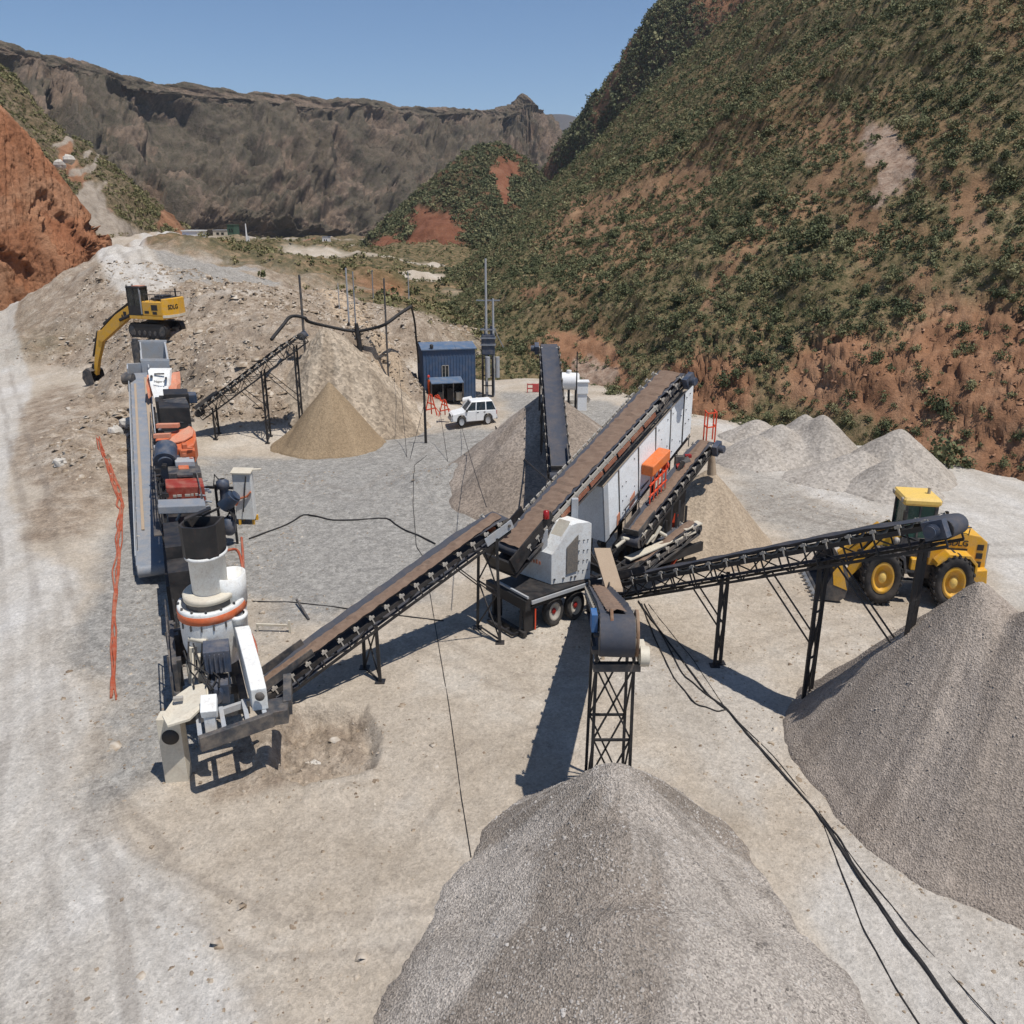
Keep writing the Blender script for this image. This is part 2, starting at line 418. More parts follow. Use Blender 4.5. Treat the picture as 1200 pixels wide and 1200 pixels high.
redm = (1-sstep(2.0, 4.0, sh0)*sstep(200, 150, gy))*sstep(-75, -45, gx+.25*(gy-110))*yard_edge*sstep(.05, .45, fbm(gx, gy, f=.035, o=5, seed=77))*(1-roadm)
i0 = (len(rad), len(ang))
idx = np.arange(len(rad)*len(ang)).reshape(i0)
Fg = np.stack([idx[:-1, :-1], idx[:-1, 1:], idx[1:, 1:], idx[1:, :-1]], -1).reshape(-1, 4)
Vg = np.stack([gx, gy, gh], -1).reshape(-1, 3)
def ground_mat():
    t = NT('yard ground'); _, gr, pa, ru = t.attr('zone'); _, sc, rd, tl = t.attr('zone2')
    big = t.noise(.22, 6, .6); mid = t.noise(1.7, 6, .65); fin = t.noise(9, 4, .7); vf = t.noise(34, 3, .7)
    tan = t.ramp(big, [(.3, lin((163, 150, 133))), (.52, lin((179, 167, 151))), (.7, lin((189, 180, 167)))])
    grc = t.ramp(mid, [(.3, lin((134, 131, 126))), (.7, lin((162, 158, 151)))])
    pac = t.ramp(t.noise(.35, 7, .65, t.scaled((1, .35, 1))), [(.3, lin((173, 165, 154))), (.5, lin((187, 181, 172))), (.72, lin((200, 196, 190)))])
    ruc = t.ramp(t.noise(.6, 7, .65), [(.3, lin((122, 106, 90))), (.5, lin((152, 137, 120))), (.7, lin((178, 166, 151)))])
    scc = t.ramp(t.noise(.5, 6, .7), [(.32, lin((58, 58, 38))), (.46, lin((90, 84, 58))), (.57, lin((122, 104, 78))), (.7, lin((152, 126, 98)))])
    rdc = t.ramp(t.noise(.3, 6, .7), [(.3, lin((112, 72, 50))), (.6, lin((158, 112, 82)))])
    col = t.mix(gr, tan, grc); col = t.mix(pa, col, pac); col = t.mix(ru, col, ruc); col = t.mix(tl, col, lin((178, 158, 134)))
    _, tk, _t2, _t3 = t.attr('zone3')
    col = t.mix(t.math('MULTIPLY', tk, .38), col, lin((120, 110, 100)))
    col = t.mix(rd, col, rdc); col = t.mix(sc, col, scc)
    # pebbles and grit
    sp = t.mix(1.0, t.ramp(t.voro(5.5, 'Color'), [(0, .70), (.5, 1.0), (1, 1.24)]), t.ramp(t.voro(1.9, 'Color'), [(0, .86), (.5, 1.0), (1, 1.12)]), 'MULTIPLY')
    far = t.node('ShaderNodeVectorMath', operation='LENGTH'); t.link(t.pos, far.inputs[0])
    v12 = t.ramp(t.voro(13, 'Color'), [(0, .74), (.5, 1.0), (1, 1.2)]); grit = t.mix(1.0, t.ramp(vf, [(.3, .74), (.5, 1.0), (.72, 1.2)]), v12, 'MULTIPLY'); gm = t.ramp(fin, [(.3, .8), (.5, 1.0), (.7, 1.12)])
    ga = t.math('ADD', t.math('MULTIPLY', t.math('MAXIMUM', gr, ru), .45), .55)
    col = t.mix(1.0, col, gm, 'MULTIPLY'); col = t.mix(ga, col, t.mix(1.0, col, grit, 'MULTIPLY')); col = t.mix(t.math('MULTIPLY', ga, .8), col, t.mix(1.0, col, sp, 'MULTIPLY'))
    # dark crumbs lying about in patches
    cr = t.math('MULTIPLY', t.ramp(t.voro(2.6, 'Distance', None, 'F1'), [(.06, 1.0), (.12, 0.0)]), t.ramp(t.noise(.3, 3), [(.52, 0.0), (.6, 1.0)]))
    col = t.mix(t.math('MULTIPLY', cr, .55), col, lin((105, 88, 72)))
    nb = t.bump(t.math('ADD', fin, t.math('MULTIPLY', vf, .6)), .75, .06); nb = t.bump(t.voro(13, 'Distance'), .35, .03, nb)
    nb = t.bump(mid, .45, .12, nb)
    return t.done(col, .95, nb, spec=.15)
ground = np_mesh('ground', Vg, Fg, ground_mat(), smooth=True, attrs={
    'zone': np.stack([grey, pale*(1-.9*np.minimum(1, grey)), rubble], -1).reshape(-1, 3),
    'zone2': np.stack([scrub, redm, talus*hgt], -1).reshape(-1, 3),
    'zone3': np.stack([tracks, tracks, tracks], -1).reshape(-1, 3)})
tag(ground, kind='structure')

# ================================================================= HILLS (lofted from ridge and foot lines)
def loft(rows, nu, nv, uu=None):
    "rows: list of control rows (each a list of Vectors) -> (nv,nu,3) by linear/Catmull interpolation"
    P = np.array([[tuple(p) for p in r] for r in rows], float)      # m,k,3
    def cr(P, n):
        m = len(P); t = np.linspace(0, m-1-1e-9, n); i = t.astype(int); f = (t-i)[(...,)+(None,)*(P.ndim-1)]
        p0 = P[np.maximum(i-1, 0)]; p1 = P[i]; p2 = P[np.minimum(i+1, m-1)]; p3 = P[np.minimum(i+2, m-1)]
        s = .5*((2*p1)+(p2-p0)*f+(2*p0-5*p1+4*p2-p3)*f*f+(3*p1-p0-3*p2+p3)*f**3)
        return .65*s+.35*(p1+(p2-p1)*f)
    Q = cr(P, nv); return np.swapaxes(cr(np.swapaxes(Q, 0, 1), nu), 0, 1)
def grid_faces(nv, nu):
    i = np.arange(nv*nu).reshape(nv, nu)
    return np.stack([i[:-1, :-1], i[:-1, 1:], i[1:, 1:], i[1:, :-1]], -1).reshape(-1, 4)
def grid_normals(P):
    du = np.gradient(P, axis=1); dv = np.gradient(P, axis=0); n = np.cross(du, dv)
    n /= np.linalg.norm(n, axis=-1, keepdims=True)+1e-9
    n[n[..., 2] < 0] *= -1
    return n
def patch(px, py, spots, seed):
    "soft bare patches: (px,py,rx,ry,angle deg)"
    m = np.zeros(px.shape)
    wx = px+14*fbm(px*.02, py*.02, o=4, seed=seed, gain=.6)+5*fbm(px*.11, py*.11, o=3, seed=seed+7); wy = py+14*fbm(px*.02+9, py*.02, o=4, seed=seed+3, gain=.6)+5*fbm(px*.11, py*.11+5, o=3, seed=seed+9)
    for x, y, rx, ry, a in spots:
        c, s = math.cos(R(a)), math.sin(R(a)); dx, dy = wx-x, wy-y
        m = np.maximum(m, sstep(1.15, .75, np.hypot((dx*c+dy*s)/rx, (-dx*s+dy*c)/ry)))
    return m
def hill_mat(name, soil, grass, sscale=.25, gscale=1.2, rock=((120, 100, 84), (92, 70, 55)), bumpd=.5, streak=(1, 1, 1), bare3=((112, 78, 58), (146, 106, 80), (172, 134, 106))):
    "attribute 'cover': r = bare red earth, g = low grass, b = grey rock"
    t = NT(name); _, r, g, b = t.attr('cover')
    sv = t.scaled(streak)
    n0 = t.noise(sscale, 8, .68, sv); n1 = t.noise(gscale, 6, .7); n2 = t.noise(gscale*5, 4, .7)
    so = t.ramp(n0, [(.28, lin(soil[0])), (.5, lin(soil[1])), (.72, lin(soil[2]))])
    gr = t.ramp(n1, [(.32, lin(grass[0])), (.55, lin(grass[1])), (.74, lin(grass[2]))])
    rk = t.ramp(n1, [(.3, lin(rock[1])), (.65, lin(rock[0]))])
    gf = t.math('MULTIPLY', t.ramp(t.math('ADD', t.math('MULTIPLY', n1, .6), t.math('MULTIPLY', n2, .4)), [(.42, 1.0), (.58, .25)]), g)
    bare = t.ramp(t.noise(sscale*.8, 7, .7, sv), [(.3, lin(bare3[0])), (.5, lin(bare3[1])), (.7, lin(bare3[2]))])
    col = t.mix(gf, so, gr); col = t.mix(r, col, bare); col = t.mix(b, col, rk)
    col = t.mix(1.0, col, t.ramp(n2, [(.3, .75), (.55, 1.0), (.75, 1.15)]), 'MULTIPLY')
    nb = t.bump(n1, .6, bumpd); nb = t.bump(n2, .5, bumpd*.3, nb)
    return t.done(col, .95, nb, spec=.1)
def hill(name, P, mat, cover, label=None):
    nv, nu = P.shape[:2]
    o = np_mesh(name, P.reshape(-1, 3), grid_faces(nv, nu), mat, smooth=True, attrs={'cover': cover.reshape(-1, 3)})
    return tag(o, kind='structure')
# ---- the big scrubby hillside on the right
foot = [G(1750, 800), G(1480, 660), G(1320, 598), G(1200, 556), G(1110, 534), G(1000, 512), G(915, 497), G(830, 486), G(765, 472), G(700, 452), G(655, 443), G(610, 436), G(560, 428), G(505, 400), G(470, 372), G(425, 348)]
top = [A(2300,-900,150), A(1950,-700,180), A(1700,-600,205), A(1500,-480,235), A(1370,-400,250), A(1250,-330,265), A(1150,-250,280), A(1050,-150,295), A(970,-75,305), A(885,5,318), A(820,58,332), A(745,125,350), A(690,178,380), A(640,225,420), A(592,285,450), A(520,332,400)]
mid1, mid2, back1, back2 = [], [], [], []
for i, (f, t_) in enumerate(zip(foot, top)):
    k = .05 if i < 9 else .03
    m = f.lerp(t_, .18); m.z = f.z+(t_.z-f.z)*(.18+k); mid1.append(m)
    m = f.lerp(t_, .55); m.z = f.z+(t_.z-f.z)*(.55+k*.3); mid2.append(m)
    b = t_+Vector((35, 45, 12 if i < 5 else -14)); back1.append(b)
    b = t_+Vector((110, 170, -max(60, t_.z*.8))); back2.append(b)
nuR, nvR = 640, 420
PR = loft([[p+Vector((0, -3, -1.5)) for p in foot], foot, mid1, mid2, top, back1, back2], nuR, nvR)
NR = grid_normals(PR); pxR, pyR = proj(PR)
x, y, z = PR[..., 0], PR[..., 1], PR[..., 2]
up_ = sstep(0, .06, np.linspace(0, 1, nvR))[:, None]
cutR = patch(pxR, pyR, [(1165,460,140,105,25),(1010,440,100,50,10),(860,440,70,60,0),(1190,400,60,70,20)], 201)
gul = fbm(x+.6*y, y*.25, z*.12, f=.06, o=4, seed=101)
disp = 2.2*gul+.9*fbm(x, y, z, f=.18, o=4, seed=104)
crk = np.abs(fbm(x, y, z*1.3, f=.3, o=5, seed=110, gain=.66))
disp += cutR*(np.minimum(crk*3.2, 1.0)-.8)*.55
disp += cutR*.34*fbm(x, y, z*1.6, f=.7, o=5, seed=116, gain=.75)
disp *= sstep(55, 95, y+.2*np.abs(x))*.75+.25
PR = PR+NR*(disp*up_)[..., None]
NR = grid_normals(PR); pxR, pyR = proj(PR)
bareR = patch(pxR, pyR, [(1165,460,145,112,25),(1010,450,100,52,12),(830,455,60,45,0),(1140,250,28,38,10),(1000,155,28,30,0),(960,165,20,16,0),(1005,270,36,32,10),
      (900,265,12,70,38),(850,330,14,60,40),(700,270,70,40,-35),(770,255,90,50,-35),(690,330,26,14,0),(690,425,60,22,15),(620,345,16,10,0),(1080,330,20,16,30),(960,215,12,60,40)], 205)
veinR = sstep(.06, .34, fbm(x+.5*y, y*.3, z*.2, f=.16, o=5, seed=121, gain=.6))*sstep(480, 330, pyR)*.75*sstep(610, 680, pxR)
rockR = patch(pxR, pyR, [(1040,175,26,42,0),(1030,215,14,30,10),(700,440,30,16,10),(690,452,20,12,0)], 222)
ochR = patch(pxR, pyR, [(1140,245,26,40,0)], 230)
grassR = np.clip(1-.9*bareR, 0, 1)*sstep(0, .03, np.linspace(0, 1, nvR))[:, None]
mR = hill_mat('hillside soil', ((112, 94, 70), (144, 122, 94), (172, 148, 118)), ((62, 65, 42), (88, 87, 58), (122, 114, 82)), .25, 1.1, rock=((176, 156, 138), (128, 102, 84)), bumpd=.5)
hill('hillside', PR, mR, np.stack([np.clip(np.maximum(bareR*(.88-.38*sstep(400, 320, pyR)), veinR*.45), 0, 1), grassR, rockR], -1))
# ---- darker ridge behind it
f2 = [A(1200,200,500), A(980,200,520), A(800,250,560), A(700,290,620), A(640,300,700), A(610,300,760)]
t2 = [A(1300,-260,640), A(960,-140,650), A(795,-4,660), A(705,105,700), A(655,172,760), A(618,222,820)]
P2 = loft([f2, [a.lerp(b, .5)+Vector((0, 0, 6)) for a, b in zip(f2, t2)], t2, [p+Vector((80, 120, -20)) for p in t2], [p+Vector((160, 300, -.9*p.z-20)) for p in t2]], 240, 160)
N2 = grid_normals(P2); x, y, z = P2[..., 0], P2[..., 1], P2[..., 2]
P2 = P2+N2*(6*fbm(x, y, z*.3, f=.02, o=5, seed=131)+1.6*fbm(x, y, z, f=.1, o=3, seed=135))[..., None]
px2, py2 = proj(P2)
c2 = np.stack([sstep(.05, .4, fbm(x, y, z, f=.03, o=5, seed=137))*.75, np.full(x.shape, .85), np.zeros(x.shape)], -1)
m2 = hill_mat('far ridge soil', ((84, 60, 48), (110, 82, 66), (128, 98, 80)), ((44, 44, 34), (70, 66, 50), (98, 84, 66)), .08, .35, bumpd=2)
hill('far_ridge', P2, m2, c2)
# ---- spur in the valley with the red cutting
f3 = [A(395,322,470), A(425,318,430), A(480,322,400), A(555,322,390), A(610,312,420), A(680,290,520)]
t3 = [A(418,306,560), A(462,258,560), A(520,212,575), A(571,170,590), A(606,197,600), A(640,222,640)]
P3 = loft([[p+Vector((0, 0, -6)) for p in f3], f3, [a.lerp(b, .12)+Vector((0, -4, 7)) for a, b in zip(f3, t3)], [a.lerp(b, .5)+Vector((0, 0, 3)) for a, b in zip(f3, t3)], t3, [p+Vector((30, 60, -12)) for p in t3], [p+Vector((60, 200, -p.z-10)) for p in t3]], 260, 190)
N3 = grid_normals(P3); x, y, z = P3[..., 0], P3[..., 1], P3[..., 2]
P3 = P3+N3*(5*fbm(x, y, z*.4, f=.025, o=5, seed=141)+1.3*fbm(x, y, z, f=.13, o=3, seed=145))[..., None]
px3, py3 = proj(P3)
c3 = np.stack([np.maximum(patch(px3, py3, [(485,300,75,20,-6),(505,278,30,26,0),(600,205,18,22,20),(540,296,30,14,0)], 301)*.9, sstep(.25, .55, fbm(x, y, z, f=.05, o=5, seed=147))*.35), np.full(x.shape, .9), np.zeros(x.shape)], -1)
m3 = hill_mat('valley spur soil', ((84, 66, 50), (108, 86, 66), (130, 106, 84)), ((50, 50, 34), (70, 66, 46), (96, 86, 64)), .1, .5, bumpd=1.2, bare3=((106, 66, 50), (128, 84, 64), (144, 104, 82)))
hill('valley_spur', P3, m3, c3)
# ---- long dark mountain wall across the valley
f4 = [A(-420,320,520), A(-150,305,600), A(0,300,680), A(100,296,760), A(220,290,850), A(330,285,950), A(430,283,1060), A(500,282,1160), A(550,282,1220), A(590,281,1280), A(620,281,1320), A(650,279,1360), A(690,278,1400), A(730,276,1450)]
t4 = [A(-420,0,780), A(-150,38,860), A(0,64,930), A(100,87,1010), A(205,107,1100), A(330,119,1210), A(425,127,1330), A(500,135,1450), A(552,133,1520), A(590,136,1580), A(608,131,1610), A(622,122,1630), A(640,140,1650), A(662,172,1690)]
b4 = [a.lerp(b, .10)+Vector((0, 0, 8)) for a, b in zip(f4, t4)]; e4 = [a.lerp(b, .45)+Vector((0, 0, -6)) for a, b in zip(f4, t4)]; h4 = [a.lerp(b, .86)+Vector((0, 0, 4)) for a, b in zip(f4, t4)]
P4 = loft([[p+Vector((0, -40, -25)) for p in f4], f4, b4, e4, [a.lerp(b, .94)+Vector((0, 0, -3)) for a, b in zip(f4, t4)], t4, [p+Vector((-20, 60, 1)) for p in t4], [p+Vector((-60, 700, -p.z-60)) for p in t4]], 620, 260)
N4 = grid_normals(P4); x, y, z = P4[..., 0], P4[..., 1], P4[..., 2]
s_ = (x*.8+y*.6); u4, v4 = np.meshgrid(np.linspace(0, 1, 620), np.linspace(0, 1, 260))
rid = 1-np.abs(fbm(u4*20+v4*4.5+.9*fbm(u4*12, v4*7, o=4, seed=150), v4*3.6-u4*3+.5*fbm(u4*15, v4*6, o=3, seed=149), f=1.0, o=6, seed=151, gain=.6))*1.9
rid = rid-rid.mean()
vv = np.linspace(0, 1, 260)[:, None]
dmask = sstep(.1, .3, vv)
lip = .9*sstep(.5, .714, vv)*sstep(.95, .80, vv)
P4 = P4+N4*(25*rid*dmask*(1-.95*lip)+(8*fbm(u4*45+v4*12, v4*16, f=1.0, o=5, seed=155, gain=.66)+3*(np.abs(fbm(u4*150+v4*60, v4*50, f=1.0, o=3, seed=156)))-1)*(1-.85*lip))[..., None]
px4, py4 = proj(P4)
c4 = np.stack([patch(px4, py4, [(180,235,10,30,-20),(640,160,12,20,-30)], 401)*.25+.05*sstep(.2, .5, fbm(x, y, z, f=.02, o=4, seed=158)), np.full(x.shape, .75), sstep(.15, .5, fbm(u4*48+v4*16, v4*15, f=1.0, o=6, seed=159, gain=.7))*.85], -1)
m4 = hill_mat('mountain rock', ((84, 75, 68), (108, 96, 86), (136, 120, 105)), ((70, 69, 54), (92, 88, 68), (116, 108, 86)), .035, .16, rock=((146, 126, 108), (94, 83, 73)), bumpd=7)
hill('mountain', P4, m4, c4)
# ---- blue range at the end of the valley
f5 = [A(-300,230,5200), A(450,240,5200), A(660,240,5200), A(900,240,5200), A(1500,230,5200)]
t5 = [A(-300,150,6000), A(450,150,6000), A(660,136,6000), A(900,140,6000), A(1500,120,6000)]
P5 = loft([[p+Vector((0, 0, -400)) for p in f5], f5, t5, [p+Vector((0, 900, -300)) for p in t5]], 120, 40)
x, y, z = P5[..., 0], P5[..., 1], P5[..., 2]
P5[..., 2] += 18*fbm(x, y, f=.004, o=4, seed=171)
m5 = hill_mat('distant range rock', ((74, 66, 62), (92, 82, 76), (110, 100, 92)), ((60, 60, 52), (76, 74, 62), (96, 90, 76)), .004, .02, bumpd=10)
hill('distant_range', P5, m5, np.stack([np.zeros(x.shape), np.full(x.shape, .5), np.zeros(x.shape)], -1))
# ---- left: scrubby slope with the cut road, and the red cliff in front
f6 = [A(-330,400,150), A(-120,372,180), A(10,340,205), A(95,318,225), A(150,292,258), A(200,280,310), A(225,279,340)]
t6 = [A(-330,-60,300), A(-120,40,310), A(5,82,320), A(70,140,325), A(120,182,330), A(170,224,345), A(232,277,380)]
P6 = loft([[p+Vector((0, -4, -6)) for p in f6], f6, [a.lerp(b, .35)+Vector((0, 0, 4)) for a, b in zip(f6, t6)], [a.lerp(b, .7)+Vector((0, 0, 2)) for a, b in zip(f6, t6)], t6, [p+Vector((-40, 40, -6)) for p in t6], [p+Vector((-80, 160, -p.z)) for p in t6]], 320, 240)
N6 = grid_normals(P6); x, y, z = P6[..., 0], P6[..., 1], P6[..., 2]
P6 = P6+N6*(3*fbm(x, y, z*.5, f=.04, o=5, seed=181)+.7*fbm(x, y, z, f=.25, o=3, seed=185))[..., None]
N6 = grid_normals(P6); px6, py6 = proj(P6)
c6 = np.stack([patch(px6, py6, [(84,186,28,14,40),(205,262,20,8,30),(125,265,14,30,-20)], 601)*.9, np.full(x.shape, .9), patch(px6, py6, [(92,202,26,6,-18),(130,258,40,20,10),(110,240,20,14,0),(72,176,8,8,0)], 605)], -1)
m6 = hill_mat('left slope soil', ((108, 88, 68), (138, 118, 96), (158, 140, 118)), ((48, 50, 34), (84, 80, 58), (124, 112, 88)), .12, .7, rock=((166, 154, 140), (136, 124, 110)), bumpd=.8)
hill('left_slope', P6, m6, c6)
f7 = [A(-420,440,120), A(-200,400,135), A(-60,378,150), A(0,363,158), A(45,352,164), A(88,346,168), A(112,322,174), A(128,296,190)]
t7 = [A(-420,-160,150), A(-200,20,160), A(-60,78,168), A(2,118,174), A(50,168,180), A(92,232,186), A(114,264,192), A(128,290,200)]
P7 = loft([[p+Vector((0, -4, -4)) for p in f7], f7, [a.lerp(b, .3)+Vector((1, -2, 3)) for a, b in zip(f7, t7)], [a.lerp(b, .7)+Vector((1, -2, 2)) for a, b in zip(f7, t7)], t7, [p+Vector((-12, 10, -1)) for p in t7], [p+Vector((-60, 30, -p.z*.8)) for p in t7]], 300, 260)
N7 = grid_normals(P7); x, y, z = P7[..., 0], P7[..., 1], P7[..., 2]
dg = (z*.8+x*.6); u7, v7 = np.meshgrid(np.linspace(0, 1, 300), np.linspace(0, 1, 260))
stk = np.minimum(1, 2.6*np.abs(fbm(u7*34+v7*9, v7*5.5, f=1.0, o=5, seed=195, gain=.6)))-.75
P7 = P7+N7*(.9*fbm(x, y, z*.6, f=.045, o=3, seed=191)+.55*stk+.16*fbm(x, y, z, f=.9, o=4, seed=196, gain=.65))[..., None]
px7, py7 = proj(P7)
dk = patch(px7, py7, [(75,280,16,55,-35),(100,310,14,40,-30),(20,320,30,10,35),(110,260,8,34,-25)], 701)
P7 = P7-N7*(dk*1.6)[..., None]
c7 = np.stack([np.full(x.shape, .6)-.35*sstep(-.1, .4, fbm(x, y, z, f=.05, o=4, seed=197))+.2*dk, .12*np.ones(x.shape), .3*sstep(.15, .5, fbm(dg, y, z-x, f=.1, o=4, seed=198))], -1)
m7 = hill_mat('red cliff earth', ((128, 90, 66), (162, 118, 88), (184, 144, 114)), ((110, 90, 66), (140, 110, 80), (160, 130, 100)), .14, .7, rock=((190, 158, 130), (160, 122, 94)), bumpd=1.0, streak=(1, 1, .5), bare3=((118, 74, 52), (152, 100, 72), (176, 124, 94)))
hill('cliff', P7, m7, np.clip(c7, 0, 1))
# ================================================================= SHRUBS
def leaf_blob(n, seed, q=.42):
    "unit shrub: n leaf-clump quads spread through a lumpy dome"
    r = np.random.default_rng(seed); V = []; lobes = r.normal(0, .38, (5, 3)); lobes[:, 2] = np.abs(lobes[:, 2])*.8+.35
    for i in range(n):
        c = lobes[r.integers(5)]+r.normal(0, 1, 3)*np.array([.27, .27, .24])
        c[2] = max(.03, c[2])
        d = r.normal(0, 1, 3); d /= np.linalg.norm(d); out = c-np.array([0, 0, .3]); out /= np.linalg.norm(out)+1e-6
        d = d+out*1.1; d /= np.linalg.norm(d)
        a = np.cross(d, r.normal(0, 1, 3)); a /= np.linalg.norm(a); b = np.cross(d, a)
        s = q*r.uniform(.55, 1.1)*.5
        V += [c-a*s-b*s*.8, c+a*s*1.2-b*s*.5, c+a*s*.7+b*s, c-a*s*.8+b*s*.9]
    return np.array(V)
def shrub_mat(name, c1, c2, c3):
    t = NT(name); n2 = t.noise(4.5, 3, .6); n1 = t.noise(.2, 4, .6); _, tn, _b, _c = t.attr('tone')
    oi = t.node('ShaderNodeObjectInfo'); n = t.math('ADD', t.math('MULTIPLY', n1, .4), t.math('MULTIPLY', t.math('FRACT', t.math('ADD', tn, oi.outputs['Random'])), .6))
    col = t.ramp(t.math('ADD', t.math('MULTIPLY', n, .6), t.math('MULTIPLY', n2, .4)), [(.26, lin(c1)), (.48, lin(c2)), (.72, lin(c3))])
    m = t.done(col, .75, spec=.2); return m
mS = shrub_mat('shrub leaves', (60, 67, 45), (92, 97, 68), (140, 134, 98))
mS2 = shrub_mat('dry scrub leaves', (76, 80, 52), (112, 110, 74), (150, 140, 102))
T_low = [leaf_blob(26, 100+i, .48) for i in range(8)]
T_mid = [leaf_blob(70, 200+i, .33) for i in range(8)]
T_hi = [leaf_blob(330, 300+i, .19) for i in range(8)]
def scatter_mesh(name, P, S, mat, tpl, label, kind='stuff'):
    V = []
    ids = rng.integers(0, len(tpl), len(P)); an = rng.uniform(0, 6.283, len(P))
    for k in range(len(tpl)):
        w = ids == k
        if not w.any(): continue
        t = tpl[k]; c, s = np.cos(an[w])[:, None], np.sin(an[w])[:, None]
        X = (t[None, :, 0]*c-t[None, :, 1]*s)*S[w][:, None]+P[w][:, None, 0]
        Y = (t[None, :, 0]*s+t[None, :, 1]*c)*S[w][:, None]+P[w][:, None, 1]
        Z = t[None, :, 2]*(S[w]*1.05)[:, None]+P[w][:, None, 2]
        V.append(np.stack([X, Y, Z], -1).reshape(-1, 3))
    V = np.concatenate(V); F = np.arange(len(V)).reshape(-1, 4)
    tn = np.concatenate([np.repeat(rng.uniform(0, 1, int((ids == k).sum())), len(tpl[k])) for k in range(len(tpl)) if (ids == k).any()])
    o = np_mesh(name, V, F, mat, attrs={'tone': np.stack([tn]*3, -1)})
    return tag(o, label, name.replace('_', ' '), kind=kind)
def sample_grid(P, n, seed):
    r = np.random.default_rng(seed); nv, nu = P.shape[:2]
    e1 = P[1:, :-1]-P[:-1, :-1]; e2 = P[:-1, 1:]-P[:-1, :-1]
    ar = np.linalg.norm(np.cross(e1, e2), axis=-1).ravel(); k = r.choice(len(ar), n, p=ar/ar.sum())
    i, j = np.divmod(k, nu-1); a, b = r.uniform(0, 1, (2, n, 1))
    Q = (P[i, j]*(1-a)+P[i+1, j]*a)*(1-b)+(P[i, j+1]*(1-a)+P[i+1, j+1]*a)*b
    return Q, i, j
Q, qi, qj = sample_grid(PR[14:330], 620000, 11); qi = qi+14
qx, qy = proj(Q); dist = np.linalg.norm(Q-np.array([0, 0, CAM_H]), axis=1)
hiU = sstep(420, 330, qy)*sstep(1080, 980, qx)
dens = np.clip(1-(1-.5*hiU)*bareR[qi, qj]-.8*rockR[qi, qj]-.6*veinR[qi, qj], 0.0, 1)
dens *= .6+.4*sstep(-.5, .0, fbm(Q[:, 0], Q[:, 1], f=.12, o=4, seed=801))
dens = np.maximum(dens, .035*bareR[qi, qj])
# smaller, thinner scrub low down behind the cabin
lowz = sstep(760, 620, qx)*sstep(300, 360, qy)
ok = (qx > -60) & (qx < 1320) & (qy > -160) & (rng.uniform(0, 1, len(Q)) < np.clip(dens*1.3, 0, 1)*(1-.25*lowz))
cell = np.floor((Q[:, 0]+.35*Q[:, 1])/.82).astype(np.int64)*100003+np.floor(Q[:, 1]/.82).astype(np.int64)
idx_ = np.where(ok)[0]; _, first = np.unique(cell[idx_], return_index=True); ok = np.zeros(len(Q), bool); ok[idx_[first]] = True
print('shrubs', ok.sum())
Q = Q[ok]; qx = qx[ok]; qy = qy[ok]; dist = dist[ok]; lz = lowz[ok]
sz = rng.lognormal(0, .42, len(Q))*.36*(1-.2*lz)
# the lower edge of the slope carries a few bigger bushes
pxs = sz/dist*1000; inv = (qx > 5) & (qx < 1195) & (qy > 5) & (qy < 560) & (qx > 600)
order = np.argsort(-np.where(inv, pxs, 0))[:300]
msk = np.ones(len(Q), bool); msk[order] = False
near = dist < 170
scatter_mesh('scrub', Q[msk & near], sz[msk & near], mS, T_mid, 'dense dark green scrub covering the lower right hillside')
scatter_mesh('scrub', Q[msk & ~near], sz[msk & ~near], mS, T_low, 'distant dark green scrub thinning over the upper right hillside')
shr_mesh = []
for t in T_hi:
    me = bpy.data.meshes.new('shrub'); me.from_pydata([tuple(v) for v in t], [], [tuple(range(i, i+4)) for i in range(0, len(t), 4)]); me.materials.append(mS); shr_mesh.append(me)
for k in order:
    o = bpy.data.objects.new('shrub', shr_mesh[int(k) % 8]); C.objects.link(o)
    o.location = Q[k]-np.array([0, 0, .05*sz[k]]); s = float(sz[k]); o.scale = (s*1.05, s*1.05, s*1.15); o.rotation_euler = (0, 0, float(k % 63)*.1)
    tag(o, 'rounded dark green shrub rooted on the right hillside above the gravel yard', 'shrub', 'larger shrubs on the right hillside')
def scrub_on(P, n, seed, dens_fn, smin, mat, name, label, pxr=(-80, 1300), pyr=(-50, 600), tpl=None):
    Q, i, j = sample_grid(P, n, seed); x, y = proj(Q)
    r = np.random.default_rng(seed+1)
    ok = (x > pxr[0]) & (x < pxr[1]) & (y > pyr[0]) & (y < pyr[1]) & (r.uniform(0, 1, n) < dens_fn(Q, i, j))
    Q = Q[ok]; s = r.lognormal(0, .35, len(Q))*smin
    scatter_mesh(name, Q, s, mat, tpl or T_low, label)
scrub_on(P6[10:190], 46000, 21, lambda Q, i, j: np.clip(.8-c6[i+10, j, 0]-c6[i+10, j, 2], 0, 1)*(.3+.5*sstep(-.3, .3, fbm(Q[:, 0], Q[:, 1], f=.06, o=4, seed=811)))*.6, .6, mS2, 'scrub', 'dry grey green scrub dotted over the left slope below the cut road', (-60, 260), (60, 300))
scrub_on(P2[30:110], 60000, 35, lambda Q, i, j: np.clip(.75-c2[i+30, j, 0]*.8, 0, 1)*(.4+.6*sstep(-.3, .3, fbm(Q[:, 0], Q[:, 1], f=.03, o=4, seed=813))), 1.2, mS, 'scrub', 'dark scrub on the farther ridge rising behind the right hillside', (560, 1000), (-40, 330))
scrub_on(P3[40:170], 40000, 31, lambda Q, i, j: np.clip(.8-c3[i+40, j, 0]*.9, 0, 1)*(.45+.55*sstep(-.3, .3, fbm(Q[:, 0], Q[:, 1], f=.03, o=4, seed=812))), 1.0, mS, 'scrub', 'green scrub on the red spur in the middle of the valley', (380, 700), (150, 330))
